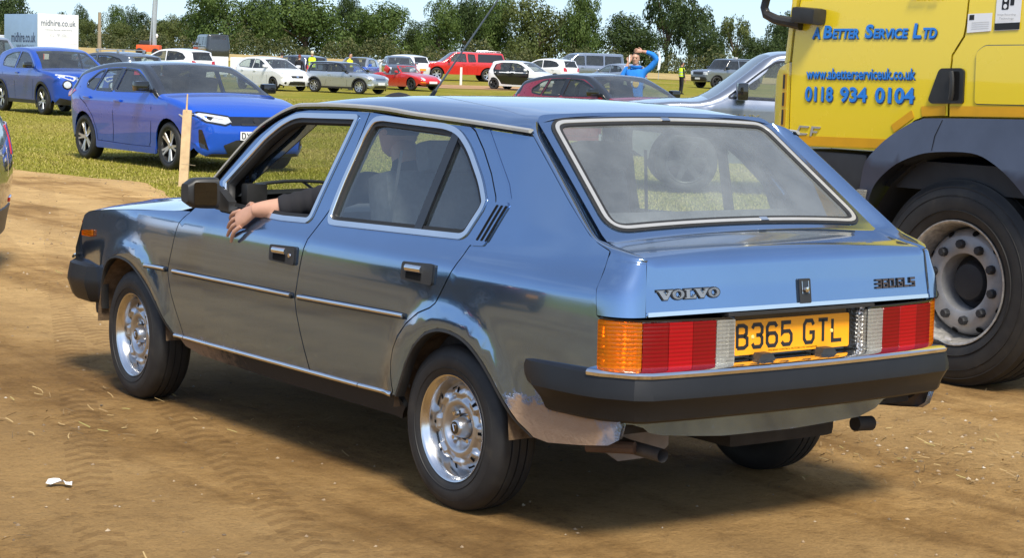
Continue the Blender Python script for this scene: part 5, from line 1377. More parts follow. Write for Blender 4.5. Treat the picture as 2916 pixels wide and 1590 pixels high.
# crossover
def juke():
    loc, rz = place((13.92, 37.34), (-.031, -1), .77, 1, 2.636)
    prof = [(3.36, .24), (3.44, .40), (3.46, .60), (3.45, .78), (3.38, .92), (3.20, 1.00), (2.80, 1.06), (2.42, 1.10), (2.05, 1.30), (1.62, 1.50), (1.25, 1.575), (.8, 1.595), (.3, 1.575), (-.15, 1.50), (-.40, 1.43), (-.55, 1.25), (-.66, 1.05), (-.74, .90), (-.76, .65), (-.68, .30)]
    wins = [rnd([(2.12, 1.10), (1.66, 1.335), (1.42, 1.425), (1.02, 1.455), (.97, 1.075)], .04), rnd([(.88, 1.075), (.92, 1.452), (.42, 1.42), (.10, 1.345), (.02, 1.22), (.10, 1.12)], [.02, .03, .05, .05, .05, .05])]
    c = Car('parked_crossover', 'dark blue crossover parked beside the silver van at the left edge', loc, rz, 2.636, prof, .90, 1.02, wins, PJ, .345, (2.42, 1.10), (1.62, 1.50), (-.40, 1.43), (-.66, 1.05), top_w=.76, sill=.26, front_r=.30, wing_front=.12, clad='black', spokes=5, rimm='alloy_dark', face='alloy', rim=.68)
    c.front('running_lamp', rnd([(.30, .90), (.42, .80), (.80, .93), (.78, .96), (.50, .935)], .01), M['white_lamp'], .008, both=True)
    c.front('headlamp', [(.56 + .115 * math.cos(a), .725 + .105 * math.sin(a)) for a in [i * .39 for i in range(16)]], M['gloss_black'], .008, .05, both=True)
    c.front('headlamp_lens', [(.56 + .085 * math.cos(a), .725 + .078 * math.sin(a)) for a in [i * .39 for i in range(16)]], M['white_lamp'], .014, .05, both=True)
    c.front('grille', rnd([(-.26, .64), (.26, .64), (.36, .90), (-.36, .90)], .02), M['gloss_black'], .006)
    c.front('grille_trim', [(.37, .92), (.33, .92), (.18, .66), (.25, .62)], M['chrome'], .012, both=True)
    c.front('lower_bumper', rnd([(-.80, .26), (.80, .26), (.72, .42), (.40, .36), (-.40, .36), (-.72, .42)], .02), M['black'], .010)
    c.plate(0, .54, True)
    c.seam([(2.20, 1.09), (2.16, .8), (2.08, .5), (2.02, .36)]); c.seam([(.93, 1.07), (.96, .75), (.92, .36)]); c.seam([(.05, 1.16), (.15, .95), (.38, .70), (.44, .40)])
    c.handles([(1.15, .96)], PJ); c.mirrors(2.06, 1.08, M['gloss_black'], (.20, .14, .15))
    MB().box((0, -.46, 1.455), (1.0, .18, .03), bev=.012).build('spoiler', PJ, c.root)
juke()

def hatch(name, label, contact, h, pm, side=1, wb=2.51, H=1.0, L=1.0, hw=.85, r_=.30, roofm=None, group=None, front_style=0, rear_style=0, spokes=5, rimm='alloy', glass=None, glass_r=None, cat='car', front=True, clad=None, plates=True):
    loc, rz = place(contact, h, hw - .12, side, wb, front)
    f = lambda y, z: (y * wb / 2.51 if y > 0 else y * L, z * H)
    prof = [f(*p) for p in [(3.22, .22), (3.30, .40), (3.30, .56), (3.24, .70), (3.05, .82), (2.75, .93), (2.40, 1.00), (2.0, 1.19), (1.55, 1.40), (1.20, 1.48), (.75, 1.51), (.25, 1.495), (-.15, 1.44), (-.38, 1.38), (-.48, 1.22), (-.58, 1.02), (-.64, .86), (-.66, .62), (-.60, .26)]]
    wins = [rnd([f(*p) for p in [(2.12, 1.01), (1.66, 1.225), (1.38, 1.345), (1.0, 1.385), (.95, .985)]], .03), rnd([f(*p) for p in [(.87, .985), (.91, 1.385), (.38, 1.365), (.02, 1.29), (-.22, 1.13), (-.14, 1.04)]], .03)]
    c = Car(name, label, loc, rz, wb, prof, hw, .94 * H, wins, pm, r_, f(2.40, 1.00), f(1.55, 1.40), f(-.38, 1.38), f(-.58, 1.02), roofm=roofm, top_w=.78, sill=.20, front_r=.28, group=group, spokes=spokes, rimm=rimm, glass=glass, glass_r=glass_r, cat=cat, clad=clad)
    z = lambda v: v * H
    c.front('headlamp', rnd([(.36, z(.66)), (.70, z(.70)), (.80, z(.82)), (.66, z(.82)), (.42, z(.74))], .02), M['white_lamp'], .008, both=True)
    c.front('grille', rnd([(-.30, z(.58)), (.30, z(.58)), (.34, z(.68)), (-.34, z(.68))], .01), M['black'], .007)
    c.front('lower_intake', rnd([(-.46, z(.26)), (.46, z(.26)), (.40, z(.42)), (-.40, z(.42))], .02), M['black'], .007)
    c.front('fog_lamp', [(.62 + .05 * math.cos(a), z(.36) + .05 * math.sin(a)) for a in [i * .52 for i in range(12)]], M['gloss_black'], .007, .05, both=True)
    c.plate(0, z(.50), True)
    c.rear('tail_lamp', rnd([(.50, z(.78)), (.78, z(.78)), (.78, z(1.0)), (.56, z(.98))], .02), M['red_lamp'], .006, both=True)
    if plates: c.plate(0, z(.62), False, None, 'plate_y')
    c.seam([f(*p) for p in [(2.16, .99), (2.10, .7), (2.02, .34)]]); c.seam([f(*p) for p in [(.93, .98), (.95, .6), (.90, .30)]]); c.seam([f(*p) for p in [(-.14, 1.03), (.10, .80), (.36, .56), (.44, .32)]])
    c.handles([f(1.12, .86), f(.15, .88)], pm); c.mirrors(f(2.05, 1)[0], z(1.02), pm, (.19, .12, .13))
    return c
GP = 'cars parked across the field'
c = hatch('parked_hatchback', 'white hatchback with black grille parked left of the silver small car', (39.05, 70.39), (.089, -.996), PW, rimm='alloy_dark', group=GP)
c.front('grille_emblem', [(.07 * math.cos(a), .64 + .045 * math.sin(a)) for a in [i * .52 for i in range(12)]], M['chrome'], .014, .04)
hatch('parked_hatchback', 'slate grey hatchback with dark rear window seen behind the white hatchback', (46.4, 80.6), (-.1, 1), PG, side=-1, wb=2.65, hw=.89, H=1.0, group=GP, glass_r=M['glass_dark'], front=False)
hatch('parked_hatchback', 'white hatchback showing its rear window, parked left of the red pickup', (60.5, 91.8), (-.2, .98), PW, side=-1, wb=2.6, hw=.88, H=1.0, group=GP, glass_r=M['glass_dark'], front=False)
hatch('parked_hatchback', 'dark grey hatchback facing the camera in front of the red pickup', (57.5, 86.5), (-.45, -.89), PG, side=-1, wb=2.5, hw=.86, H=.97, group=GP)
hatch('parked_suv', 'white car with dark tailgate window parked right of the black and white city car', (67.7, 86.3), (-.25, .97), PW, side=-1, wb=2.70, hw=.91, H=1.07, r_=.34, group=GP, glass_r=M['glass_dark'], front=False)
hatch('parked_hatchback', 'silver car mostly hidden behind the deep red hatchback and the man in blue', (67.6, 80.2), (.1, .99), PS, side=-1, wb=2.6, hw=.88, H=1.0, group=GP, front=False)
c = hatch('parked_suv', 'white luxury estate with black tailgate glass behind the blue hatchback roof', (38.9, 79.0), (-.30, .95), PW, side=-1, wb=2.92, hw=.97, H=1.13, r_=.37, group=GP, glass_r=M['glass_dark'], front=False)
c = hatch('parked_estate', 'grey blue car with bright roof bars parked behind the blue hatchback', (21.9, 50.2), (-.35, .94), PG, side=-1, wb=2.6, hw=.89, H=1.02, group=GP, front=False)
for y in (1.15, .25):
    o = MB().box((0, y, 1.60), (1.28, .055, .028), bev=.01)
    for s in (-1, 1): o.box((s * .58, y, 1.55), (.05, .08, .09), bev=.01)
    o.build('roof_bar', M['alloy'], c.root)

# small retro hatch, silver with black roof
def mini():
    loc, rz = place((41.60, 67.24), (.385, -.923), .74, 1, 2.467)
    prof = [(3.02, .22), (3.10, .36), (3.11, .52), (3.09, .66), (2.98, .76), (2.70, .85), (2.30, .91), (1.92, .95), (1.62, 1.16), (1.38, 1.34), (1.10, 1.39), (.6, 1.41), (0, 1.40), (-.34, 1.37), (-.44, 1.20), (-.52, 1.0), (-.57, .86), (-.60, .62), (-.55, .26)]
    wins = [rnd([(1.78, .965), (1.46, 1.18), (1.34, 1.265), (.72, 1.285), (.70, .955)], .03), rnd([(.64, .955), (.66, 1.285), (-.12, 1.275), (-.30, .985)], .03)]
    c = Car('parked_city_car', 'silver retro small car with black roof between the white hatchback and red sports car', loc, rz, 2.467, prof, .845, .90, wins, PS, .31, (1.92, .95), (1.38, 1.34), (-.34, 1.37), (-.52, 1.0), roofm=M['roof_black'], top_w=.84, sill=.22, front_r=.28, clad='black', spokes=8, split=False, rimm='alloy', group=GP, pillar=[(1.80, .962), (1.40, 1.29), (-.20, 1.29), (-.36, .98), (-.30, .955)])
    c.front('headlamp', [(.60 + .125 * math.cos(a), .725 + .105 * math.sin(a)) for a in [i * .39 for i in range(16)]], M['white_lamp'], .012, .05, both=True)
    c.front('grille', rnd([(-.38, .56), (.38, .56), (.42, .66), (.34, .71), (-.34, .71), (-.42, .66)], .02), M['chrome_worn'], .008)
    for k in range(4): c.front('grille_slat', [(-.37, .575 + k * .03), (.37, .575 + k * .03), (.37, .587 + k * .03), (-.37, .587 + k * .03)], M['black'], .013, .2, .003)
    c.front('lower_intake', rnd([(-.50, .26), (.50, .26), (.44, .37), (-.44, .37)], .02), M['black'], .008)
    c.front('fog_lamp', [(.60 + .06 * math.cos(a), .42 + .06 * math.sin(a)) for a in [i * .52 for i in range(12)]], M['white_lamp'], .010, .05, both=True)
    c.plate(0, .46, True)
    c.seam([(1.80, .95), (1.82, .6), (1.78, .32)]); c.seam([(.67, .94), (.69, .6), (.60, .34)])
    c.side('side_vent', rnd([(2.10, .76), (2.0, .76), (1.99, .80), (2.09, .80)], .01), M['black'], .006)
    c.handles([(.86, .82)], M['chrome']); c.mirrors(1.72, .95, M['gloss_black'], (.18, .12, .13))
mini()

# low red sports convertible
def tvr():
    loc, rz = place((48.5, 73.3), (.137, -.991), .66, 1, 2.29)
    prof = [(2.98, .24), (3.06, .36), (3.06, .46), (2.98, .56), (2.70, .68), (2.30, .76), (1.85, .82), (1.45, .86), (1.40, .86), (1.30, .84), (.9, .80), (.5, .80), (.2, .86), (-.1, .86), (-.5, .80), (-.78, .70), (-.82, .50), (-.76, .26)]
    c = Car('parked_sports_car', 'low red convertible sports car parked beside the silver small car', loc, rz, 2.29, prof, .80, .78, [], PR, .30, (1.45, .86), (1.40, .86), (.5, .80), (.2, .86), roofm=M['seat'], top_w=.95, sill=.18, front_r=.26, sh=.05, rimm='alloy_dark', group=GP, seats=False)
    def sc(x, t): return (x * (1 - .12 * t), 1.42 - .42 * t + .10 * (1 - (x / .66) ** 2), .84 + .34 * t)
    fr_ = rnd([(-.66, 0), (.66, 0), (.66, 1), (-.66, 1)], .06)
    panel('windscreen_frame', fr_, [inset(fr_, .06)], sc, PR, c.root, .15, .03, ref=(0, .5, .8)); panel('windscreen_glass', inset(fr_, .05), [], sc, M['glass'], c.root, .2, 0, ref=(0, .5, .8))
    for s in (-1, 1): MB().box((s * .34, .62, .86), (.44, .14, .44), rx=R(-12), bev=.05).build('seat', M['seat'], c.root)
    for s in (-1, 1): MB().box((s * .56, .25, .98), (.10, .34, .30), rx=R(-30), bev=.03).build('roof_buttress', PR, c.root)
    c.front('headlamp', [(.54 + .10 * math.cos(a), .555 + .085 * math.sin(a)) for a in [i * .39 for i in range(16)]], M['white_lamp'], .014, .05, both=True)
    c.front('indicator', rnd([(.46, .36), (.70, .38), (.70, .43), (.46, .42)], .01), M['amber_lamp'], .010, both=True)
    c.front('lower_intake', rnd([(-.40, .24), (.40, .24), (.40, .33), (-.40, .33)], .02), M['black'], .008)
    c.plate(0, .40, True, None, 'plate_w')
    c.seam([(1.42, .80), (1.45, .5), (1.40, .3)]); c.seam([(.45, .78), (.40, .5), (.42, .3)]); c.mirrors(1.30, .82, PR, (.15, .09, .10))
tvr()

# red pickup with black canopy
def pickup(name, label, loc, rz, pm, wb=3.2, canopy=True, hw=.925, group=None, partial=False):
    prof = [(4.02, .42), (4.10, .58), (4.10, .80), (4.05, .98), (3.85, 1.08), (3.3, 1.15), (2.86, 1.19), (2.42, 1.50), (2.10, 1.74), (1.7, 1.79), (1.2, 1.80), (.62, 1.78)] + ([(.0, 1.80), (-.7, 1.78), (-.98, 1.72), (-1.10, 1.45), (-1.16, 1.16)] if canopy else [(.45, 1.70), (.38, 1.45), (.30, 1.16), (-.3, 1.14), (-1.0, 1.14), (-1.14, 1.12)]) + [(-1.20, .95), (-1.20, .65), (-1.12, .45)]
    wins = [rnd([(2.62, 1.19), (2.20, 1.52), (2.02, 1.645), (1.42, 1.66), (1.36, 1.16)], .05), rnd([(1.24, 1.16), (1.28, 1.65), (.86, 1.62), (.76, 1.18)], .05)]
    if canopy: wins.append(rnd([(.55, 1.20), (.52, 1.62), (-.80, 1.62), (-.95, 1.20)], .05))
    c = Car(name, label, loc, rz, wb, prof, hw, 1.10, wins, pm, .385, (2.86, 1.19), (2.10, 1.74), (-.98, 1.72) if canopy else (.45, 1.70), (-1.16, 1.16) if canopy else (.30, 1.16), top_w=.80, sill=.40, front_r=.30, group=group, rimm='alloy_dark' if partial else 'alloy', glass_r=M['glass_dark'] if canopy else None, spokes=6, split=False, arch_gap=.09, tyre_w=.25, cat='pickup truck')
    c.front('headlamp', rnd([(.40, .80), (.70, .82), (.86, .98), (.80, 1.02), (.46, .96)], .02), M['white_lamp'], .008, both=True)
    c.front('grille', rnd([(-.34, .78), (.34, .78), (.38, .98), (-.38, .98)], .02), M['black'], .008)
    for x in (-.20, .20): c.front('grille_bar', [(x - .05, .79), (x + .05, .79), (x + .09 * (1 if x > 0 else -1) + .05, .98), (x + .09 * (1 if x > 0 else -1) - .05, .98)], M['chrome'], .014)
    c.front('lower_intake', rnd([(-.52, .48), (.52, .48), (.46, .66), (-.46, .66)], .02), M['black'], .008)
    c.plate(0, .60, True)
    c.seam([(2.66, 1.17), (2.66, .8), (2.58, .5)]); c.seam([(1.32, 1.15), (1.34, .8), (1.30, .46)]); c.seam([(.68, 1.17), (.66, .8), (.70, .46)]); 
    c.handles([(1.52, 1.02), (.90, 1.04)], M['black'] if partial else pm); c.mirrors(2.48, 1.20, M['gloss_black'] if partial else pm, (.22, .14, .22))
    return c
h = Vector((-.921, .389)).normalized()
loc, rz = place((62.6, 91.6), h, .80, -1, 3.2)
c = pickup('pickup_truck', 'bright red pickup with black canopy glass and roof rails beyond the field path', loc, rz, PR)
c.side('canopy', rnd([(.66, 1.165), (.64, 1.665), (-.86, 1.650), (-1.04, 1.165)], .03), M['gloss_black'], .010)
for s in (-1, 1): MB().tube([(s * .62, .45, 1.80), (s * .62, .40, 1.86), (s * .62, -.75, 1.85), (s * .62, -.85, 1.79)], .022, 6).build('roof_rail', M['alloy'], c.root)
h = Vector((-.80, .60)).normalized()
loc, rz = place((11.5, 12.4), h, .80, -1, 3.085)
c = pickup('pickup_truck', 'silver grey pickup half hidden behind the yellow lorry cab', loc, rz, PH, wb=3.085, canopy=False, partial=True)
text_on('door_badge', 'HILUX', lambda u, v, w: (-(c.W(2.42 - u, .96) + .004 + w), 2.42 - u, .96 + v), M['chrome'], c.sides[0], width=.40, height=.065, extrude=.01, bold=.02)

# black and white city car
def smart():
    loc, rz = place((56.2, 77.0), (.40, -.917), .73, 1, 2.494, front=False)
    prof = [(2.96, .22), (3.02, .40), (3.02, .60), (2.96, .78), (2.72, .92), (2.42, 1.01), (2.05, 1.24), (1.62, 1.47), (1.25, 1.535), (.7, 1.555), (.1, 1.535), (-.18, 1.46), (-.30, 1.25), (-.40, 1.02), (-.46, .85), (-.48, .6), (-.42, .26)]
    wins = [rnd([(2.12, 1.03), (1.68, 1.28), (1.42, 1.385), (1.06, 1.415), (1.02, .99)], .04), rnd([(.94, .99), (.97, 1.415), (.45, 1.405), (.12, 1.33), (.02, 1.06)], .05)]
    c = Car('parked_city_car', 'white city car with black door panels parked right of the red pickup', loc, rz, 2.494, prof, .835, .94, wins, PW, .30, (2.42, 1.01), (1.62, 1.47), (-.18, 1.46), (-.40, 1.02), top_w=.80, sill=.20, front_r=.28, rimm='alloy_dark', group=GP,
            pillar=rnd([(2.16, 1.02), (1.66, 1.31), (1.40, 1.405), (1.05, 1.435), (.40, 1.425), (.06, 1.33), (-.05, 1.05), (.05, .80), (.36, .50), (.48, .30), (1.95, .26), (2.12, .45)], .04))
    c.front('headlamp', rnd([(.42, .70), (.76, .74), (.78, .84), (.46, .82)], .03), M['white_lamp'], .008, both=True)
    c.front('grille', rnd([(-.40, .55), (.40, .55), (.38, .68), (-.38, .68)], .02), M['black'], .008); c.plate(0, .48, True)
    c.handles([(1.15, .90), (.25, .92)], M['gloss_black']); c.mirrors(2.0, 1.01, PW, (.18, .12, .14))
smart()

# two-seat roadster coupe, silver over blue
def roadster():
    h = Vector((-.75, -.66)).normalized(); loc, rz = place((50.9, 81.6), h, .66, -1, 2.36)
    prof = [(2.86, .24), (2.92, .42), (2.90, .60), (2.74, .72), (2.40, .84), (2.10, .92), (1.66, 1.20), (1.32, 1.38), (.9, 1.42), (.4, 1.40), (-.1, 1.34), (-.45, 1.28), (-.58, 1.10), (-.66, .88), (-.68, .62), (-.60, .28)]
    wins = [rnd([(1.92, .94), (1.50, 1.19), (1.30, 1.28), (.20, 1.28), (.10, .92)], .04)]
    c = Car('parked_coupe', 'silver roofed small coupe with bright blue lower body behind the red sports car', loc, rz, 2.36, prof, .81, .88, wins, PBR, .30, (2.10, .92), (1.32, 1.38), (-.45, 1.28), (-.66, .88), roofm=PS, top_w=.80, sill=.2, front_r=.26, group=GP)
    c.side('quarter_cover', rnd([(.06, .92), (.16, 1.29), (-.34, 1.22), (-.52, .96)], .04), PS, .005); c.front('headlamp', rnd([(.40, .62), (.70, .64), (.72, .74), (.44, .73)], .03), M['white_lamp'], .008, both=True); c.plate(0, .46); c.mirrors(1.78, .92, PBR)
roadster()

# blue coupe at the left, tail towards the lens
def bmw():
    h = Vector((.93, .36)).normalized(); loc, rz = place((28.9, 67.9), h, .76, 1, 2.81, front=False)
    prof = [(3.55, .22), (3.63, .42), (3.62, .58), (3.55, .70), (3.2, .84), (2.7, .94), (2.28, 1.0), (1.85, 1.19), (1.35, 1.36), (1.0, 1.405), (.6, 1.415), (.1, 1.36), (-.28, 1.20), (-.55, 1.06), (-.78, 1.02), (-.98, 1.0), (-1.05, .86), (-1.06, .60), (-.98, .28)]
    wins = [rnd([(2.02, 1.0), (1.55, 1.20), (1.30, 1.275), (.62, 1.285), (.58, .97)], .03), rnd([(.50, .97), (.54, 1.285), (.15, 1.235), (-.20, 1.09), (-.25, 1.02)], .04)]
    c = Car('parked_coupe', 'mid blue coupe with red tail lamp parked behind the dark blue crossover', loc, rz, 2.81, prof, .91, .93, wins, PBM, .33, (2.28, 1.0), (1.35, 1.36), (.1, 1.36), (-.55, 1.06), top_w=.80, sill=.2, front_r=.28, rimm='alloy_dark', group=GP)
    c.rear('tail_lamp', rnd([(.40, .78), (.86, .78), (.86, .92), (.42, .90)], .02), M['red_lamp'], .008, both=True); c.side('tail_lamp_side', rnd([(-.78, .80), (-.98, .79), (-.98, .91), (-.82, .91)], .02), M['red_lamp'], .006)
    c.plate(0, .60, False, None, 'plate_y'); c.handles([(.72, .86)], PBM); c.mirrors(1.95, 1.0, PBM); c.seam([(2.1, .98), (2.05, .6), (1.98, .34)]); c.seam([(.54, .96), (.56, .6), (.52, .34)])
bmw()

# vans
def van(name, label, contact, h, pm, side, wb=2.93, L=1.0, H=1.0, hw=.96, group=None, windows=True):
    loc, rz = place(contact, h, hw - .13, side, wb)
    prof = [(3.78, .24), (3.86, .45), (3.86, .75), (3.80, .95), (3.55, 1.10), (3.22, 1.20), (2.80, 1.55), (2.42, 1.85), (2.1, 1.94), (1.4, 1.97), (.4, 1.97), (-.6, 1.96), (-.92, 1.92), (-1.0, 1.6), (-1.04, 1.15), (-1.06, .7), (-1.0, .28)]
    prof = [(y, z * H) for y, z in prof]
    w = lambda p: rnd([(y, z * H) for y, z in p], .05)
    wins = [w([(3.02, 1.20), (2.60, 1.55), (2.36, 1.74), (1.86, 1.76), (1.84, 1.16)])]
    if windows: wins += [w([(1.72, 1.18), (1.72, 1.78), (.55, 1.78), (.55, 1.18)]), w([(.42, 1.18), (.42, 1.78), (-.75, 1.76), (-.80, 1.18)])]
    c = Car(name, label, loc, rz, wb, prof, hw, 1.08 * H, wins, pm, .34, (3.22, 1.20 * H), (2.42, 1.85 * H), (-.92, 1.92 * H), (-1.0, 1.6 * H), top_w=.88, sill=.24, front_r=.26, group=group, glass_r=M['glass_dark'], cat='van', rimm='alloy')
    c.front('headlamp', rnd([(.48, .74), (.82, .80), (.86, .98), (.60, .94)], .02), M['white_lamp'], .008, both=True); c.front('grille', rnd([(-.44, .72), (.44, .72), (.48, .92), (-.48, .92)], .02), M['black'], .008)
    for k in range(3): c.front('grille_bar', [(-.44, .745 + .06 * k), (.44, .745 + .06 * k), (.44, .765 + .06 * k), (-.44, .765 + .06 * k)], M['chrome'], .013, .3, .003)
    c.front('lower_intake', rnd([(-.60, .30), (.60, .30), (.55, .50), (-.55, .50)], .02), M['black'], .008); c.plate(0, .58)
    c.seam([(3.06, 1.18), (3.02, .8), (2.95, .35)]); c.seam([(1.78, 1.86 * H), (1.78, 1.0), (1.76, .35)]); c.mirrors(2.88, 1.22 * H, pm, (.2, .14, .22)); c.handles([(2.0, 1.0)], M['black'])
    return c
van('parked_van', 'silver people carrier van cut off by the left edge', (21.6, 61.5), (.05, -1), PS, 1)
van('parked_van', 'dark grey passenger van with side windows behind the white cars', (73.2, 92.0), (-.80, .25), PH, -1, group=GP)
c = van('parked_van', 'black van with its tailgate glass towards us behind the white luxury estate', (66.0, 129.4), (.25, .97), PDG, -1, H=1.05, group=GP)

# grey off-roader by the marshal
def defender():
    h = Vector((-.96, .10)).normalized(); loc, rz = place((80.6, 86.0), h, .84, -1, 3.02)
    prof = [(3.80, .40), (3.88, .58), (3.88, .92), (3.82, 1.10), (3.55, 1.19), (3.0, 1.23), (2.55, 1.26), (2.25, 1.60), (2.02, 1.88), (1.6, 1.95), (.6, 1.97), (-.5, 1.95), (-.72, 1.92), (-.78, 1.55), (-.82, 1.20), (-.84, .8), (-.78, .42)]
    wins = [rnd([(2.40, 1.28), (2.12, 1.62), (1.98, 1.78), (1.34, 1.80), (1.32, 1.26)], .03), rnd([(1.22, 1.26), (1.24, 1.80), (.40, 1.80), (.38, 1.26)], .03), rnd([(.28, 1.30), (.28, 1.80), (-.58, 1.78), (-.60, 1.32)], .03)]
    c = Car('off_road_car', 'boxy grey off road car with black roof driving past the marshal', loc, rz, 3.02, prof, .99, 1.16, wins, PDF, .40, (2.55, 1.26), (2.02, 1.88), (-.72, 1.92), (-.78, 1.55), roofm=M['roof_black'], top_w=.86, sill=.40, front_r=.22, clad='black', rimm='alloy_dark', tyre_w=.26, glass=M['glass_dark'], cat='car')
    c.front('headlamp', rnd([(.56, .86), (.90, .86), (.90, 1.06), (.56, 1.06)], .03), M['white_lamp'], .010, both=True); c.front('grille', rnd([(-.50, .88), (.50, .88), (.50, 1.04), (-.50, 1.04)], .02), M['black'], .008); c.front('bumper_guard', rnd([(-.90, .45), (.90, .45), (.80, .72), (-.80, .72)], .03), M['black'], .010); c.plate(0, .62)
    c.side('side_panel_white', rnd([(.20, 1.42), (.20, 1.76), (-.16, 1.76), (-.16, 1.42)], .02), PS, .012)
    MB().box((0, .9, 2.02), (.30, .20, .07), bev=.03).build('roof_pod', M['plate_w'], c.root); c.handles([(1.5, 1.08)], PDF); c.mirrors(2.30, 1.26, M['gloss_black'], (.2, .14, .2))
defender()

# dark car leaving the frame on the left
c = hatch('leading_car', 'dark car with red tail lamp cut off by the left edge, ahead of the others', (.335, 7.955), (-.86, .50), PDG, side=1, wb=2.6, hw=.90, H=1.0, r_=.32, front=False, glass_r=M['glass_dark'], plates=False)
c.rear('reflector', rnd([(.45, .46), (.84, .47), (.84, .50), (.45, .49)], .005), M['red_lamp'], .010, both=True)
c.rear('lower_bumper', rnd([(-.86, .26), (.86, .26), (.86, .44), (-.86, .44)], .01), M['black'], .008)

# more vehicles on the near side of the track, mirrored in the flank of the blue hatchback
van('parked_van', 'white van parked left of the track, mirrored in the blue front wing', (-8.2, 23.0), (.0, 1), PW, 1, windows=False)
hatch('parked_hatchback', 'black hatchback parked left of the track, mirrored in the blue rear door', (-7.4, 7.4), (-.03, 1), PK, side=1, wb=2.6, hw=.9, H=1.0, front=False)
# ================================================================== yellow lorry cab on the right
PY = paint('lorry_yellow', (.87, .645, .020), .0, .28, dirt=0); 
M['or_tape'] = simple('amber_tape', (.72, .36, .008), .35, var=.06); M['lorry_grey'] = simple('lorry_grey', (.056, .070, .108), .38, var=.12, scale=5, bmp=.02)
M['lorry_dark'] = simple('lorry_dark', (.020, .021, .024), .6, var=.25); M['blue_letter'] = simple('blue_letter', (.02, .22, .72), .35, var=.05); M['letter_shadow'] = simple('letter_shadow', (.02, .05, .12), .4)
TX = 2.86
lorry = empty('lorry', (0, 0, 0)); tag(lorry, 'yellow lorry cab with blue lettering standing right of the blue hatchback', 'lorry')
TW = 2.40
def tcurve(y, z):   # gentle swell of the door skin
    return TX + .015 * ((z - 1.5) / .4) ** 2 * (1 if z > 1.5 else .6) + .0
def tside(y, z): return (tcurve(y, z), y, z)
TREF = (4.0, 1.2, 1.4)
def tpan(nm, poly, mat, off=0.0, depth=.015, holes=(), h=.08, parent=None, fm=None, smooth=True): return panel(nm, poly, list(holes), fm or tside, mat, parent or lorry, h, depth, off, ref=TREF, smooth=smooth)
ZTOP = 2.95
doorp = [(2.088, 1.120), (1.470, 1.124), (1.428, 1.138), (1.354, 1.196), (1.225, 1.288), (1.165, 1.309), (1.016, 1.318), (1.018, 1.379), (1.016, 1.554), (1.012, 1.614), (.950, 1.704), (.943, 1.757), (.940, 1.95), (.940, ZTOP), (1.98, ZTOP), (2.059, 1.90), (2.080, 1.722), (2.090, 1.558)]
win_d = rnd([(1.05, 2.05), (1.96, 2.00), (1.90, 2.72), (1.05, 2.74)], .06)
door = tpan('door', inset(clean(doorp), .004), PY, holes=[win_d], h=.06); panel('door_window', inset(win_d, -.01), [], tside, M['glass_dark'], door, .2, 0, -.015, ref=TREF)
# body behind the door
tpan('cab_side', clean([(1.008, 1.318), (1.010, 1.379), (1.008, 1.554), (1.004, 1.612), (.942, 1.702), (.935, 1.757), (.932, ZTOP), (-.05, ZTOP), (-.05, 1.345), (.563, 1.330)]), PY, h=.1)
inner = rnd([(.855, 1.385), (.862, 1.628), (.816, 1.661), (.02, 1.675), (.02, 1.40)], .02)
tpan('locker_lid', inner, PY, off=.006, depth=.004, h=.1); tpan('locker_line', inset(inner, -.004), M['letter_shadow'], off=.002, depth=0, h=.1)
# front corner panel with air slots
cor = clean(smooth_path([(2.094, 1.560), (2.135, 1.545), (2.21, 1.510), (2.236, 1.423), (2.240, 1.29), (2.220, 1.191), (2.150, 1.114), (2.094, 1.118)], 4))
fcorn = lambda y, z: (TX + .9 * max(0, y - 2.10) ** 1.4, y, z)
cp = tpan('corner_panel', cor, PY, off=.012, depth=.05, fm=fcorn, h=.04)
for z0, z1 in ((1.135, 1.215), (1.222, 1.315), (1.322, 1.405), (1.412, 1.500)):
    tpan('air_slot', rnd([(2.104, z0), (2.104, z1), (2.137 + .004 * (z1 > 1.4), z1), (2.142 if z0 > 1.2 else 2.112, z0)], .004), M['or_tape'], off=.0135, depth=0, parent=cp, fm=fcorn, h=.05)
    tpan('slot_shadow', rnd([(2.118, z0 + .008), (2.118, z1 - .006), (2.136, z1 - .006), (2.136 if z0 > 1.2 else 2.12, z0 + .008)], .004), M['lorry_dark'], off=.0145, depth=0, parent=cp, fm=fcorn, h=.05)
tpan('front_pillar', clean([(2.098, 1.565), (2.148, 1.555), (2.120, 1.722), (2.098, 1.90), (2.03, ZTOP), (1.985, ZTOP), (2.065, 1.90), (2.087, 1.722)]), PY, off=.004, depth=.08, fm=fcorn, h=.06)
# front wall of the cab
MB().grid([[(x, 2.13 + .12 * (1 - ((x - 4.06) / 1.2) ** 4) - max(0, z - 1.9) * .10, z) for x in np.linspace(2.90, 5.22, 14)] for z in (1.12, 1.5, 1.9)]).build('front_panel', PY, lorry)
ws_ = MB().grid([[(x, 2.13 + .12 * (1 - ((x - 4.06) / 1.2) ** 4) - max(0, z - 1.9) * .10, z) for x in np.linspace(2.93, 5.19, 14)] for z in (1.902, 2.3, 2.72)]).build('windscreen', M['glass_dark'], lorry)
MB().grid([[(x, y, ZTOP + .06 * (1 - ((x - 4.06) / 1.2) ** 2)) for x in np.linspace(2.87, 5.25, 10)] for y in (2.02, 1.5, .5, -.05)]).build('roof', PY, lorry)
MB().box((4.06, -.06, 2.15), (2.36, .03, 1.6)).build('rear_wall', PY, lorry); MB().box((5.25, 1.0, 2.0), (.03, 2.1, 1.8)).build('far_side', PY, lorry)
MB().box((4.06, .98, 1.40), (2.30, 2.05, .10)).build('cab_floor', M['lorry_dark'], lorry)
MB().box((4.06, 1.1, 1.02), (2.28, 2.0, .14)).build('engine_tray', M['lorry_dark'], lorry)
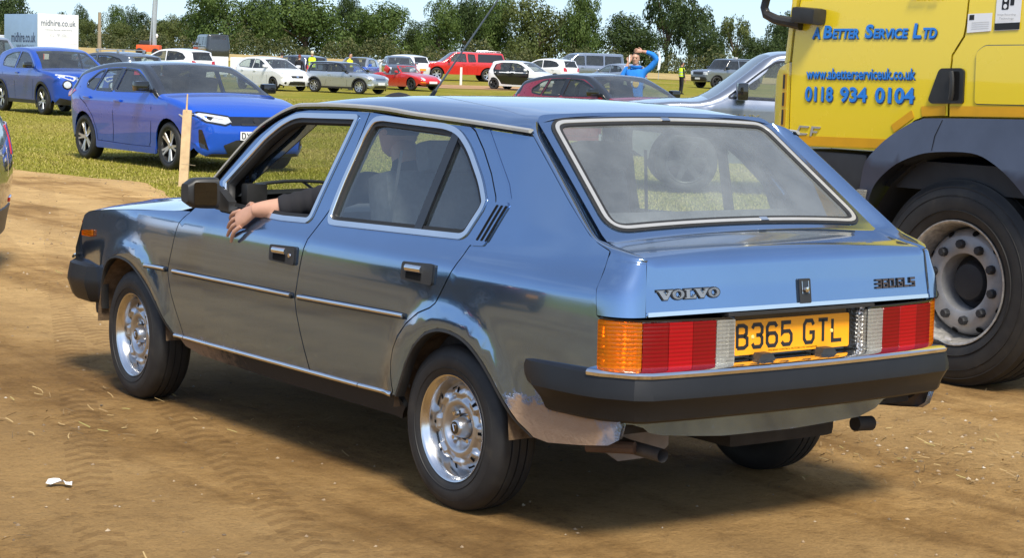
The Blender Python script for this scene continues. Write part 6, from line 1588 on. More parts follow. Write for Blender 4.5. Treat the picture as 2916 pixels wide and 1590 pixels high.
# reflective tapes
for nm, p in (('tape_strip', [(2.084, 1.176), (1.395, 1.189), (1.447, 1.141), (2.084, 1.127)]), ('tape_strip', rnd([(1.004, 1.369), (-.04, 1.400), (-.04, 1.350), (1.004, 1.320)], .004)), ('tape_strip', rnd([(1.186, 1.361), (1.035, 1.371), (1.031, 1.322), (1.180, 1.312)], .006)), ('tape_strip', rnd([(1.375, 1.261), (1.246, 1.340), (1.227, 1.304), (1.356, 1.224)], .006))):
    tpan(nm, p, M['or_tape'], off=.0035 if p[0][0] != 1.004 else .004, depth=.002, h=.12)
# lettering: blue faces on a dark drop shadow
def tfn(y0, z0, sl, k=0.0): return lambda u, v, w: (tcurve(y0, z0 + v) - .0035 - w - k, y0 - u, z0 + v + u * sl)
def words(txt, y0, z0, wd, ht, sl, bold=.0, shear=0.0, space=1.0):
    text_on('lettering_shadow', txt, tfn(y0 - .005, z0 - .006, sl), M['letter_shadow'], door, width=wd, height=ht, extrude=.0004, bold=bold, shear=shear, space=space)
    text_on('lettering', txt, tfn(y0, z0, sl, .0012), M['blue_letter'], door, width=wd, height=ht, extrude=.0004, bold=bold, shear=shear, space=space)
sl = .010
def caps(parts, y, z, big, small, sl):
    for txt, wd in parts:
        hgt = big if len(txt) == 1 else small; words(txt, y - wd / 2, z + (hgt - small) / 2 + (1.95 - y) * sl, wd, hgt, sl, bold=.035, shear=.10); y -= wd + .006
caps([('A', .058)], 1.946, 1.710, .060, .050, sl); caps([('B', .058), ('ETTER', .182)], 1.866, 1.712, .066, .050, sl); caps([('S', .052), ('ERVICE', .222)], 1.580, 1.712, .070, .050, sl); caps([('L', .052), ('TD', .090)], 1.262, 1.712, .074, .052, sl)
words('www.abetterserviceuk.co.uk', 1.602, 1.511, .742, .056, .020, bold=.018)
words('0118', 1.877, 1.400, .198, .078, .018, bold=.03); words('934', 1.636, 1.404, .185, .078, .018, bold=.03); words('0104', 1.360, 1.409, .258, .080, .018, bold=.03)
def cf(poly, y0, z0): return [(y0 - a, z0 + b) for a, b in poly]
for nm, poly in (('badge_letter', [(0, 0), (.012, .026), (.024, .046), (.092, .046), (.090, .036), (.030, .036), (.018, .012), (.022, .008), (.080, .008), (.078, 0), (.010, -.006)]), ('badge_letter', [(.100, -.006), (.112, -.006), (.118, .012), (.150, .012), (.152, .021), (.121, .021), (.126, .036), (.172, .036), (.174, .046), (.112, .046)])):
    tpan(nm, ccw(cf(poly, 2.032, 1.185)), M['bright_trim'], off=.006, depth=.006, h=.05, parent=door)
text_on('owner_name', 'Elstree', lambda u, v, w: (TX - .004 - w, 1.19 - u, 1.905 + v), M['letter_shadow'], door, width=.18, height=.05, extrude=.0004, bold=.03, shear=.15)
# stickers
tpan('sticker', [(.933, 1.811), (.787, 1.816), (.785, 1.731), (.930, 1.721)], M['plate_w'], off=.004, depth=0, h=.2)
for k in range(4): tpan('sticker_line', [(.905, 1.770 - k * .010), (.80, 1.7745 - k * .010), (.80, 1.7725 - k * .010), (.905, 1.768 - k * .010)], simple('sticker_grey', .45, .6), off=.005, depth=0, h=.2)
tpan('sticker_mark', [(.922, 1.806), (.893, 1.807), (.893, 1.783), (.922, 1.782)], M['ink'], off=.005, depth=0, h=.2)
st = tpan('sticker', [(.772, 1.96), (.625, 1.96), (.621, 1.738), (.766, 1.732)], M['plate_w'], off=.004, depth=0, h=.2)
tpan('sticker_band', [(.769, 1.766), (.621, 1.772), (.621, 1.740), (.766, 1.734)], M['ink'], off=.005, depth=0, h=.2)
tpan('camera_pictogram', rnd([(.735, 1.90), (.695, 1.90), (.695, 1.832), (.735, 1.830)], .006), M['ink'], off=.005, depth=0, h=.2); tpan('camera_pictogram', rnd([(.688, 1.90), (.665, 1.90), (.665, 1.850), (.688, 1.850)], .004), M['ink'], off=.005, depth=0, h=.2)
for zc, rc in ((1.846, .011), (1.875, .009)): tpan('pictogram_lens', [(.715 + rc * math.cos(a), zc + rc * math.sin(a)) for a in [i * .52 for i in range(12)]], M['plate_w'], off=.006, depth=0, h=.2)
for k, t_ in enumerate(('Image Recording', 'Technology')): text_on('sticker_text', t_, lambda u, v, w: (TX - .0062 - w, .695 - u, 1.806 - k * .018 + v), simple('sticker_ink', .3, .6), st, width=.105 - .02 * k, height=.012, extrude=.0002)
# handle
hd = tpan('handle_plate', rnd([(1.066, 1.549), (.945, 1.553), (.924, 1.540), (.922, 1.384), (1.117, 1.377), (1.138, 1.393), (1.082, 1.536)], .012), M['black'], off=.012, depth=.014, h=.05)
tpan('handle_recess', rnd([(1.005, 1.535), (.950, 1.537), (.945, 1.400), (1.000, 1.395)], .01), M['dark'], off=.0135, depth=0, h=.05, parent=hd); MB().tube([(TX - .030, .985, 1.535), (TX - .034, .975, 1.50), (TX - .034, .972, 1.43), (TX - .030, .982, 1.40)], .012, 8).build('handle_grip', M['black'], hd)
# wing and arch
f_out = smooth_path([(1.560, .80), (1.548, .867), (1.520, .97), (1.476, 1.077), (1.371, 1.186), (1.238, 1.270), (1.165, 1.296), (1.092, 1.306), (.563, 1.322), (-.02, 1.330), (-.12, 1.20), (-.14, .80)], 4)
f_in = smooth_path([(1.508, .80), (1.489, .85), (1.425, .962), (1.305, 1.055), (1.172, 1.116), (1.04, 1.144), (.819, 1.151), (.69, 1.113), (.586, 1.050), (.47, .93), (.40, .80)], 4)
fw_ = lambda y, z: (TX - .012 - .05 * max(0, 1 - abs(z - 1.08) / .28), y, z)
wing = tpan('wing', clean(f_out + f_in[::-1]), M['lorry_grey'], depth=.30, fm=fw_, h=.06); tpan('wing_seam', [(1.030, 1.300), (1.026, 1.300), (1.055, 1.22), (1.060, 1.150), (1.064, 1.150), (1.060, 1.222)], M['dark'], off=.002, depth=0, fm=fw_, parent=wing)
MB().prism(rnd([(-.035, -.045), (.02, -.045), (.040, .045), (-.015, .045)], .006), (TX - .05, 1.505, .885), (0, -1, 0), (0, 0, 1), (-1, 0, 0), .02).build('side_marker', M['lens_clear'], wing)
rows = []
for i in range(13):
    a = math.pi * i / 12; rows.append([(x, .93 + .62 * math.cos(a), .50 + .66 * math.sin(a)) for x in (2.88, 3.1, 3.4, 3.6)])
MB().grid(rows).build('wheel_housing', M['lorry_dark'], lorry)
# steps and lower front
MB().box((3.05, 1.82, .97), (.36, .56, .27), bev=.03).build('step_well', M['lorry_dark'], lorry)
MB().box((3.0, 1.86, .66), (.34, .60, .34), bev=.05).build('front_step', M['lorry_dark'], lorry)
MB().box((4.06, 2.06, .70), (2.30, .34, .50), bev=.06).build('front_bumper', M['lorry_grey'], lorry); MB().box((2.98, 2.11, .98), (.10, .10, .24), bev=.02).build('bumper_end', PY, lorry)
# mirrors
arm = MB().tube([(2.80, 2.235, 1.90), (2.79, 2.240, 1.845), (2.79, 2.222, 1.808), (2.80, 2.160, 1.782), (2.84, 2.080, 1.768), (2.85, 2.02, 1.76)], [.022, .022, .025, .027, .03, .034], 10).build('mirror_arm', M['black'], lorry)
MB().box((2.79, 2.25, 1.92), (.10, .16, .06), bev=.02).build('mirror_bracket', PY, arm); MB().box((2.74, 2.26, 2.12), (.22, .14, .40), bev=.04).build('mirror_housing', PY, arm)
MB().box((2.82, 1.942, 1.802), (.10, .165, .085), rx=R(4), bev=.022).build('mirror_pod', M['black'], arm)
# wheels
def lorry_wheel(x, s, y=.93):
    w = empty('wheel', (x, y + .015, .512)); w.parent = lorry; w.scale = (1.03, 1.03, 1.03); w.rotation_euler = (0, 0, 0 if s < 0 else math.pi)
    MB().lathe([(.292, -.125), (.302, -.150), (.33, -.163), (.39, -.170), (.44, -.165), (.468, -.150), (.480, -.135), (.490, -.132), (.494, -.10), (.4955, -.09), (.482, -.088), (.482, -.078), (.496, -.076), (.497, -.03), (.484, -.028), (.484, -.018), (.497, -.016), (.497, .03), (.484, .032), (.484, .042), (.497, .044), (.494, .12), (.47, .15), (.40, .165), (.30, .15)], 72).build('tyre', M['tyre'], w, angle=38)
    for r_ in (.345, .415, .455): MB().lathe([(r_ - .002, -.163), (r_, -.1715 if r_ < .43 else -.163), (r_ + .002, -.163)], 64).build('sidewall_ring', M['tyre'], w)
    MB().lathe([(.286, -.135), (.298, -.150), (.2985, -.157), (.292, -.158), (.284, -.150), (.278, -.12), (.262, -.02), (.258, .06)], 64).build('rim_edge', simple('chipped_rim', (.42, .40, .37), .45, .5, var=.35, scale=40), w, angle=60)
    MB().lathe([(.262, .02), (.255, -.035), (.242, -.062), (.225, -.078), (.218, -.083), (.150, -.083), (.138, -.078), (.134, -.04), (.130, .03)], 64).build('rim_disc', simple('rim_silver', (.33, .33, .335), .50, .35, var=.22, scale=9), w, angle=40)
    for i in range(10):
        a = 2 * math.pi * i / 10 + .2; MB().lathe([(0, -.030), (.016, -.030), (.021, -.024), (.0225, 0)], 8, (-.083, .182 * math.cos(a), .182 * math.sin(a))).build('wheel_nut', M['lorry_dark'], w, smooth=False)
        a += .31; vv = []
        for k in range(10):
            t = 2 * math.pi * k / 10; rr_ = .241 + .013 * math.cos(t); aa = a + .075 * math.sin(t); vv.append((-.064 + (rr_ - .241) * 1.1 - .004, rr_ * math.cos(aa), rr_ * math.sin(aa)))
        mesh_obj('hand_hole', vv, [tuple(range(10))], M['dark'], w, False)
    MB().lathe([(0, -.050), (.060, -.050), (.085, -.046), (.094, -.030), (.098, .0), (.130, .012)], 32, (0, 0, 0)).build('hub', M['lorry_dark'], w, angle=40)
    mesh_obj('hub_sticker', [(-.159, .01 + a, -.268 + b) for a, b in ((-.02, -.008), (.02, -.004), (.02, .008), (-.02, .004))], [(0, 1, 2, 3)], M['plate_w'], w, False)
lorry_wheel(3.045, -1); lorry_wheel(5.07, 1)
MB().box((4.06, -.6, .75), (.9, 3.2, .20)).build('chassis', M['lorry_dark'], lorry); MB().box((4.06, .93, .50), (2.0, .14, .14)).build('axle', M['lorry_dark'], lorry)
# ================================================================== people
def skin_mesh(nodes, edges, sub=2):
    """grow one continuous body from a skeleton: nodes = [(x, y, z, r) or (x, y, z, rx, ry)], root first"""
    me = bpy.data.meshes.new('sk'); me.from_pydata([n[:3] for n in nodes], edges, [])
    ob = bpy.data.objects.new('sk', me); COL.objects.link(ob)
    md = ob.modifiers.new('skin', 'SKIN'); md.use_smooth_shade = True; md.branch_smoothing = .6
    for i, n in enumerate(nodes):
        sv = me.skin_vertices[0].data[i]; sv.radius = (n[3], n[4] if len(n) > 4 else n[3]); sv.use_root = (i == 0)
    ms = ob.modifiers.new('sub', 'SUBSURF'); ms.levels = sub; ms.render_levels = sub
    dg = bpy.context.evaluated_depsgraph_get(); dg.update()
    ev = ob.evaluated_get(dg); m2 = bpy.data.meshes.new_from_object(ev)
    V = [tuple(v.co) for v in m2.vertices]; F = [tuple(p.vertices) for p in m2.polygons]
    bpy.data.objects.remove(ob); bpy.data.meshes.remove(me); bpy.data.meshes.remove(m2)
    return V, F
def person(label, loc, rz, cloth, legs, hair, nodes_arms, height=1.78, shoes=None, group=None, cut=.98):
    """standing figure, facing +y; arms: list of joint chains [(x,y,z,r) ...] hanging off shoulders -1 / +1"""
    root = empty('person', loc, rz); tag(root, label, 'person', group)
    N = [(0, 0, .98, .165, .12), (0, 0, 1.15, .165, .12), (0, .0, 1.32, .185, .12), (0, -.01, 1.45, .10, .085), (0, 0, 1.53, .055), (0, .015, 1.60, .07)]
    E = [(0, 1), (1, 2), (2, 3), (3, 4), (4, 5)]
    bone = []
    for s in (-1, 1):
        b = len(N); N += [(s * .10, 0, .88, .095), (s * .105, .012, .50, .062), (s * .105, -.015, .27, .058), (s * .105, -.02, .08, .042), (s * .11, .11, .04, .038)]
        E += [(0, b), (b, b + 1), (b + 1, b + 2), (b + 2, b + 3), (b + 3, b + 4)]
    for s, ch in zip((-1, 1), nodes_arms):
        b = len(N); N.append((s * .185, -.005, 1.42, .062)); E.append((2, b)); 
        for j in ch: N.append(j); E.append((len(N) - 2, len(N) - 1))
    V, F = skin_mesh(N, E)
    # clothes are read off the body: torso and sleeves, legs, shoes, skin
    hands = [Vector(ch[-1][:3]) for ch in nodes_arms]
    ci = []
    for f in F:
        c = sum((Vector(V[i]) for i in f), Vector()) / len(f)
        if any((c - h).length < .105 for h in hands) or c.z > 1.525 and abs(c.x) < .09: ci.append(2)
        elif c.z < .085: ci.append(3)
        elif c.z < cut and abs(c.x) < .24: ci.append(1)
        else: ci.append(0)
    body = mesh_obj('body', V, F, None, root, True, mats=[cloth, legs, M['skin'], shoes or M['black']], midx=ci)
    k = height / 1.78; root.scale = (k, k, k)
    head_mesh(root, (0, .02, 1.665), hair)
    for ch, s in zip(nodes_arms, (-1, 1)): hand_mesh(root, Vector(ch[-1][:3]), Vector(ch[-1][:3]) - Vector(ch[-2][:3]), s)
    return root
def head_mesh(parent, c, hair, turn=0.0, beard=None, tilt=0.0, hair_on=True):
    """skull with brow, nose, lips, chin and ears, plus a hair cap"""
    rows = []; nr, ns = 22, 28
    for i in range(nr + 1):
        t = i / nr; z = .115 - .235 * t; row = []
        prof = tab([(-.12, .030), (-.105, .048), (-.07, .062), (-.03, .071), (.02, .077), (.06, .074), (.09, .055), (.108, .03), (.115, .002)], z)
        for j in range(ns):
            a = 2 * math.pi * j / ns; x = prof * math.sin(a) * .98; y = prof * 1.22 * math.cos(a) - .005
            front = max(0, math.cos(a)) ** 3; mid = max(0, 1 - abs(math.sin(a)) / .28) if math.cos(a) > 0 else 0
            y += front * (.010 * math.exp(-((z + .10) / .02) ** 2) + .008 * math.exp(-((z - .035) / .014) ** 2) - .007 * math.exp(-((z - .012) / .012) ** 2) * (1 - mid)) + mid ** 1.5 * (.026 * math.exp(-((z + .022) / .020) ** 2) + .010 * math.exp(-((z + .062) / .010) ** 2) + .006 * math.exp(-((z + .078) / .007) ** 2))
            if z < -.06 and math.cos(a) < 0: y *= .8
            row.append((x, y, z))
        rows.append(row)
    mb = MB().grid(rows, close=True); mb.add(rows[-1], [tuple(range(ns))]); mb.add(rows[0], [tuple(range(ns))])
    for s in (-1, 1): mb.lathe([(0, .0), (.020, .003), (.027, .008), (.022, .014), (0, .012)], 12, (s * .072 - .007, -.006, -.012))
    o = mb.build('head', M['skin'], parent, angle=70); o.location = c; o.rotation_euler = (tilt, 0, turn)
    for s in (-1, 1): MB().lathe([(0, .010), (.010, .006), (.0125, 0), (.010, -.004)], 10, (s * .031, .076, .010), 'Y').build('eye', M['ink'], o)
    if hair_on:
        rows = []
        for i in range(9):
            el = R(88 - i * 15); row = []
            for j in range(24):
                a = 2 * math.pi * j / 24; low = 0 if math.cos(a) > .15 else 1
                e2 = max(el, R(28)) if not low else el
                row.append((.083 * math.cos(e2) * math.sin(a), .098 * math.cos(e2) * math.cos(a) - .008, .020 + .104 * math.sin(e2)))
            rows.append(row)
        MB().grid(rows, close=True).build('hair', hair, o)
    return o
def hand_mesh(parent, wrist, d, s, curl=.5, scale=1.0, up_=None, mat=None, name='hand'):
    """palm, four unequal fingers with knuckle bends, and a thumb"""
    d = d.normalized(); a = up_ or Vector((0, 1, .3)); n = (a - d * a.dot(d)).normalized(); w = d.cross(n)
    def P(l, side, h): return tuple(wrist + d * l * scale + w * side * scale * s + n * h * scale)
    mb = MB()
    mb.grid([[P(l, x, h) for x, h in ((-wd, 0), (-wd * .6, .014), (wd * .6, .014), (wd, 0), (wd * .6, -.014), (-wd * .6, -.014))] for l, wd in ((-.02, .026), (.02, .034), (.06, .042), (.085, .040))], close=True)
    for k, (x, L) in enumerate(((-.032, .062), (-.011, .075), (.011, .072), (.031, .056))):
        c = curl; mb.tube([P(.075, x, 0), P(.085 + L * .38, x * 1.12, -.006 * c), P(.085 + L * .72, x * 1.16, -.03 * c), P(.085 + L * .95, x * 1.16, -.06 * c)], [.0105, .0095, .0085, .0065], 8)
    mb.tube([P(.01, -.028, -.004), P(.035, -.055, -.012), P(.062, -.066, -.018), P(.080, -.068, -.022)], [.014, .012, .010, .008], 8)
    return mb.build(name, mat or M['skin'], parent, angle=80)
M['c_blue'] = simple('blue_hoodie', (.015, .20, .66), .85, var=.12, scale=18, bmp=.1); M['c_jeans'] = simple('jeans', (.03, .05, .10), .9); M['c_dark'] = simple('dark_cloth', (.014, .014, .018), .9, var=.2, bmp=.1); M['c_hivis'] = simple('hi_vis', (.62, .85, .02), .7, var=.08); M['c_yellow'] = simple('hi_vis_yellow', (.90, .85, .02), .7, var=.06); M['c_band'] = simple('reflective_band', (.55, .56, .56), .35, .4)
M['hair_br'] = simple('brown_hair', (.05, .028, .015), .7, var=.3, scale=60); M['hair_bk'] = simple('dark_hair', (.012, .010, .010), .7)
def at_(px_pos): return (px_pos[0], px_pos[1], gz(*px_pos))
face_cam = lambda x, y, t=0.0: headings(CAM.x - x, CAM.y - y) + t
# man in the blue hoodie: one hand on his head, phone at the other ear
bx, by = 20.7, 24.15
p = person('man in bright blue hoodie holding a phone, one hand on his head', (bx, by, 0), face_cam(bx, by, R(-12)), M['c_blue'], M['c_jeans'], M['hair_br'],
           [[(-.30, .0, 1.50, .070), (-.42, .02, 1.66, .064), (-.34, .05, 1.76, .054), (-.20, .06, 1.80, .036), (-.12, .06, 1.81, .026)], [(.30, .02, 1.24, .070), (.33, .06, 1.15, .066), (.25, .13, 1.28, .056), (.16, .12, 1.48, .034), (.12, .09, 1.60, .026)]], 1.83, cut=.90)
# hoodie hood, print and phone
MB().lathe([(.075, 0), (.11, .02), (.12, .05), (.085, .065)], 20, (0, -.035, 1.47), 'Z').build('hood', M['c_blue'], p)
def chest(u, v): return (u, .118 - 1.2 * u * u - .12 * abs(v - 1.2), v)
for nm, c0, rr_, m_ in (('chest_print', (-.04, 1.18), .062, simple('print_yellow', (.9, .55, .03), .7)), ('chest_print', (-.03, 1.25), .035, simple('print_red', (.75, .05, .04), .7)), ('chest_print', (.05, 1.23), .034, simple('print_white', .75, .7)), ('chest_print', (-.08, 1.26), .028, simple('print_orange', (.9, .3, .03), .7))):
    panel(nm, [(c0[0] + rr_ * math.cos(a), c0[1] + rr_ * 1.1 * math.sin(a)) for a in [i * .45 for i in range(14)]], [], chest, m_, p, .05, .0, off=.006 + rr_ * .02, ref=(0, 0, 1.2))
MB().box((.105, .085, 1.655), (.012, .072, .145), rx=R(12), bev=.004).build('phone', M['plate_w'], p)
hang = lambda s: [(s * .255, -.01, 1.20, .046), (s * .275, .0, 1.08, .040), (s * .275, .05, .88, .032), (s * .27, .07, .80, .026)]
# marshal in hi-vis waistcoat
def vest(root, mat, bands=True):
    rows = []
    for z, rx_, ry_ in ((.98, .185, .140), (1.10, .178, .135), (1.25, .192, .142), (1.38, .198, .138), (1.46, .150, .115)):
        rows.append([(rx_ * math.copysign(abs(math.cos(a)) ** .8, math.cos(a)), ry_ * math.copysign(abs(math.sin(a)) ** .8, math.sin(a)), z) for a in [2 * math.pi * i / 24 for i in range(24)]])
    v = MB().grid(rows, close=True).build('waistcoat', mat, root)
    if bands:
        for z, rx_, ry_ in ((1.04, .188, .143), (1.20, .192, .146)):
            MB().grid([[((rx_) * math.copysign(abs(math.cos(a)) ** .8, math.cos(a)), ry_ * math.copysign(abs(math.sin(a)) ** .8, math.sin(a)), zz) for a in [2 * math.pi * i / 24 for i in range(24)]] for zz in (z, z + .045)], close=True).build('reflective_band', M['c_band'], v)
gx, gy = 66.0, 73.1
p = person('marshal in black with a lime hi vis waistcoat standing by the off road car', (gx, gy, gz(gx, gy)), face_cam(gx, gy, R(120)), M['c_dark'], M['c_dark'], M['hair_bk'], [hang(-1), hang(1)], 1.78); vest(p, M['c_hivis'])
gx, gy = 44.6, 72.9
p = person('man in a yellow hi vis jacket standing behind the silver small car', (gx, gy, gz(gx, gy)), face_cam(gx, gy, R(70)), M['c_yellow'], M['c_dark'], M['hair_bk'], [hang(-1), hang(1)], 1.76); vest(p, M['c_yellow'])
gx, gy = 45.1, 77.2
p = person('person with pale cap and lime waistcoat half hidden behind the slate grey hatchback', (gx, gy, gz(gx, gy)), face_cam(gx, gy, R(180)), M['c_dark'], M['c_dark'], simple('pale_cap', (.6, .55, .4), .8), [hang(-1), hang(1)], 1.78); vest(p, M['c_hivis'])
gx, gy = 42.1, 75.0
person('person in black seen over the roof of the white hatchback, left of a redhead', (gx, gy, gz(gx, gy)), face_cam(gx, gy, R(180)), M['c_dark'], M['c_dark'], M['hair_bk'], [hang(-1), hang(1)], 1.70)
gx, gy = 42.6, 74.2
person('redhead in dark clothes seen over the roof of the white hatchback', (gx, gy, gz(gx, gy)), face_cam(gx, gy, R(150)), M['c_dark'], M['c_dark'], simple('red_hair', (.16, .03, .02), .7), [hang(-1), hang(1)], 1.62)

# the front-seat occupant of the blue hatchback, forearm out of the window
def passenger():
    root = empty('person', (-.36, .86, .60)); tag(root, 'person in dark cap and glasses in the blue hatchback, forearm on the window sill', 'person')
    N = [(0, .10, .02, .15, .12), (0, .03, .20, .145, .11), (0, -.01, .38, .165, .11), (0, .0, .48, .09, .08), (0, .06, .55, .052), (0, .09, .60, .06)]
    E = [(0, 1), (1, 2), (2, 3), (3, 4), (4, 5)]
    for s in (-1, 1):
        b = len(N); N += [(s * .10, .22, .0, .09), (s * .11, .52, .02, .07), (s * .11, .62, -.22, .05)]; E += [(0, b), (b, b + 1), (b + 1, b + 2)]
    b = len(N); N += [(-.19, .02, .44, .062), (-.205, .16, .39, .056), (-.215, .27, .362, .05)]; E += [(2, b), (b, b + 1), (b + 1, b + 2)]
    b = len(N); N += [(.19, .02, .44, .062), (.24, .10, .22, .05), (.14, .32, .14, .04)]; E += [(2, b), (b, b + 1), (b + 1, b + 2)]
    V, F = skin_mesh(N, E)
    mi = [1 if (sum(V[i][2] for i in f) / len(f) > .525) else 0 for f in F]
    mesh_obj('body', V, F, None, root, True, mats=[M['c_dark'], M['skin']], midx=mi)
    h = head_mesh(root, (0, .115, .655), M['hair_bk'], turn=R(6))
    # baseball cap
    rows = []
    for i in range(7):
        el = R(88 - i * 14); rows.append([(.092 * math.cos(el) * math.sin(a), .108 * math.cos(el) * math.cos(a) - .005, .026 + .100 * math.sin(el)) for a in [2 * math.pi * j / 24 for j in range(24)]])
    cap = MB().grid(rows, close=True).build('cap', M['c_dark'], h)
    MB().grid([[(x, .095 + t * (.085 - 8 * x * x), .036 - .022 * t - 3 * x * x) for x in np.linspace(-.075, .075, 9)] for t in (0, .5, 1)]).build('cap_peak', M['c_dark'], cap)
    gl = MB()
    for s in (-1, 1): gl.lathe([(.020, 0), (.0235, 0), (.0235, .004), (.020, .004)], 14, (s * .032, .090, .008), 'Y', closed=True); gl.box((s * .071, .04, .012), (.004, .10, .006))
    gl.box((0, .092, .012), (.014, .004, .004)).build('glasses', M['gloss_black'], h)
    # sleeve pushed up, bare forearm, hand over the door
    pts = smooth_path([(-.205, .20, .385), (-.220, .285, .362), (-.260, .335, .346), (-.305, .368, .333), (-.345, .395, .323)], 4)
    MB().tube(pts, [.057 - .0006 * i + .0032 * math.sin(i * 1.9) for i in range(len(pts))], 16).build('sleeve', M['c_dark'], root, angle=80)
    fa = MB().tube(smooth_path([(-.290, .355, .338), (-.325, .382, .328), (-.360, .412, .320), (-.395, .450, .313), (-.413, .472, .309)], 3), [.040, .040, .040, .039, .039, .038, .037, .036, .034, .032, .030, .028, .027], 14)
    fa.build('forearm', M['skin'], root, angle=80)
    hd_ = MB()
    wr = Vector((-.413, .472, .309)); d = Vector((-.26, .76, -.44)).normalized(); n = Vector((-.80, -.36, .48)); n = (n - d * n.dot(d)).normalized(); w = d.cross(n)
    def P(l, sd, hh): return tuple(wr + d * l + w * sd + n * hh)
    hd_.grid([[P(l, x, hh) for x, hh in ((-wd, 0), (-wd * .7, .013), (0, .016), (wd * .7, .013), (wd, 0), (wd * .7, -.012), (-wd * .7, -.012))] for l, wd in ((-.02, .026), (.015, .031), (.05, .040), (.085, .041), (.096, .037))], close=True)
    for x, L, sp in ((-.034, .072, -.34), (-.011, .092, -.10), (.012, .088, .12), (.034, .070, .36)):
        hd_.tube([P(.080, x, .002), P(.096 + L * .30, x + sp * .020, .004), P(.096 + L * .66, x + sp * .040, -.008), P(.096 + L, x + sp * .055, -.024)], [.0098, .0090, .0080, .0058], 10)
    hd_.tube([P(.012, .028, -.004), P(.036, .050, -.016), P(.062, .058, -.026), P(.080, .058, -.034)], [.013, .0115, .0100, .0075], 10)
    hd_.build('hand', M['skin'], root, angle=80)
passenger()
# ================================================================== trees and hedges
def leaf_mat(name, c0, c1, c2):
    m, nt, b = mat_new(name)
    gi = nt.nodes.new('ShaderNodeNewGeometry'); nz = noise_node(nt, .55, 4, .6)
    ad = nt.nodes.new('ShaderNodeMath'); ad.operation = 'MULTIPLY_ADD'; ad.inputs[1].default_value = .45; nt.links.new(gi.outputs['Random Per Island'], ad.inputs[0]); nt.links.new(nz.outputs['Fac'], ad.inputs[2])
    rp = ramp(nt, ad.outputs['Value'], [(.40, c0), (.72, c1), (.98, c2)]); nt.links.new(rp.outputs['Color'], b.inputs['Base Color']); b.inputs['Roughness'].default_value = .6; b.inputs['Specular IOR Level'].default_value = .25
    tr = nt.nodes.new('ShaderNodeBsdfTranslucent'); nt.links.new(rp.outputs['Color'], tr.inputs['Color']); mx = nt.nodes.new('ShaderNodeMixShader'); mx.inputs['Fac'].default_value = .25
    nt.links.new(b.outputs['BSDF'], mx.inputs[1]); nt.links.new(tr.outputs['BSDF'], mx.inputs[2]); nt.links.new(mx.outputs['Shader'], nt.nodes['Material Output'].inputs['Surface']); return m
LM = [leaf_mat('leaves_mid', (.038, .070, .014), (.074, .118, .024), (.125, .170, .042)), leaf_mat('leaves_dark', (.020, .038, .011), (.040, .068, .017), (.075, .105, .028)), leaf_mat('leaves_olive', (.050, .072, .017), (.092, .118, .030), (.150, .165, .052))]
M['bark'] = simple('bark', (.085, .062, .043), .95, var=.35, scale=6, bmp=.4)
_tree_cache = {}
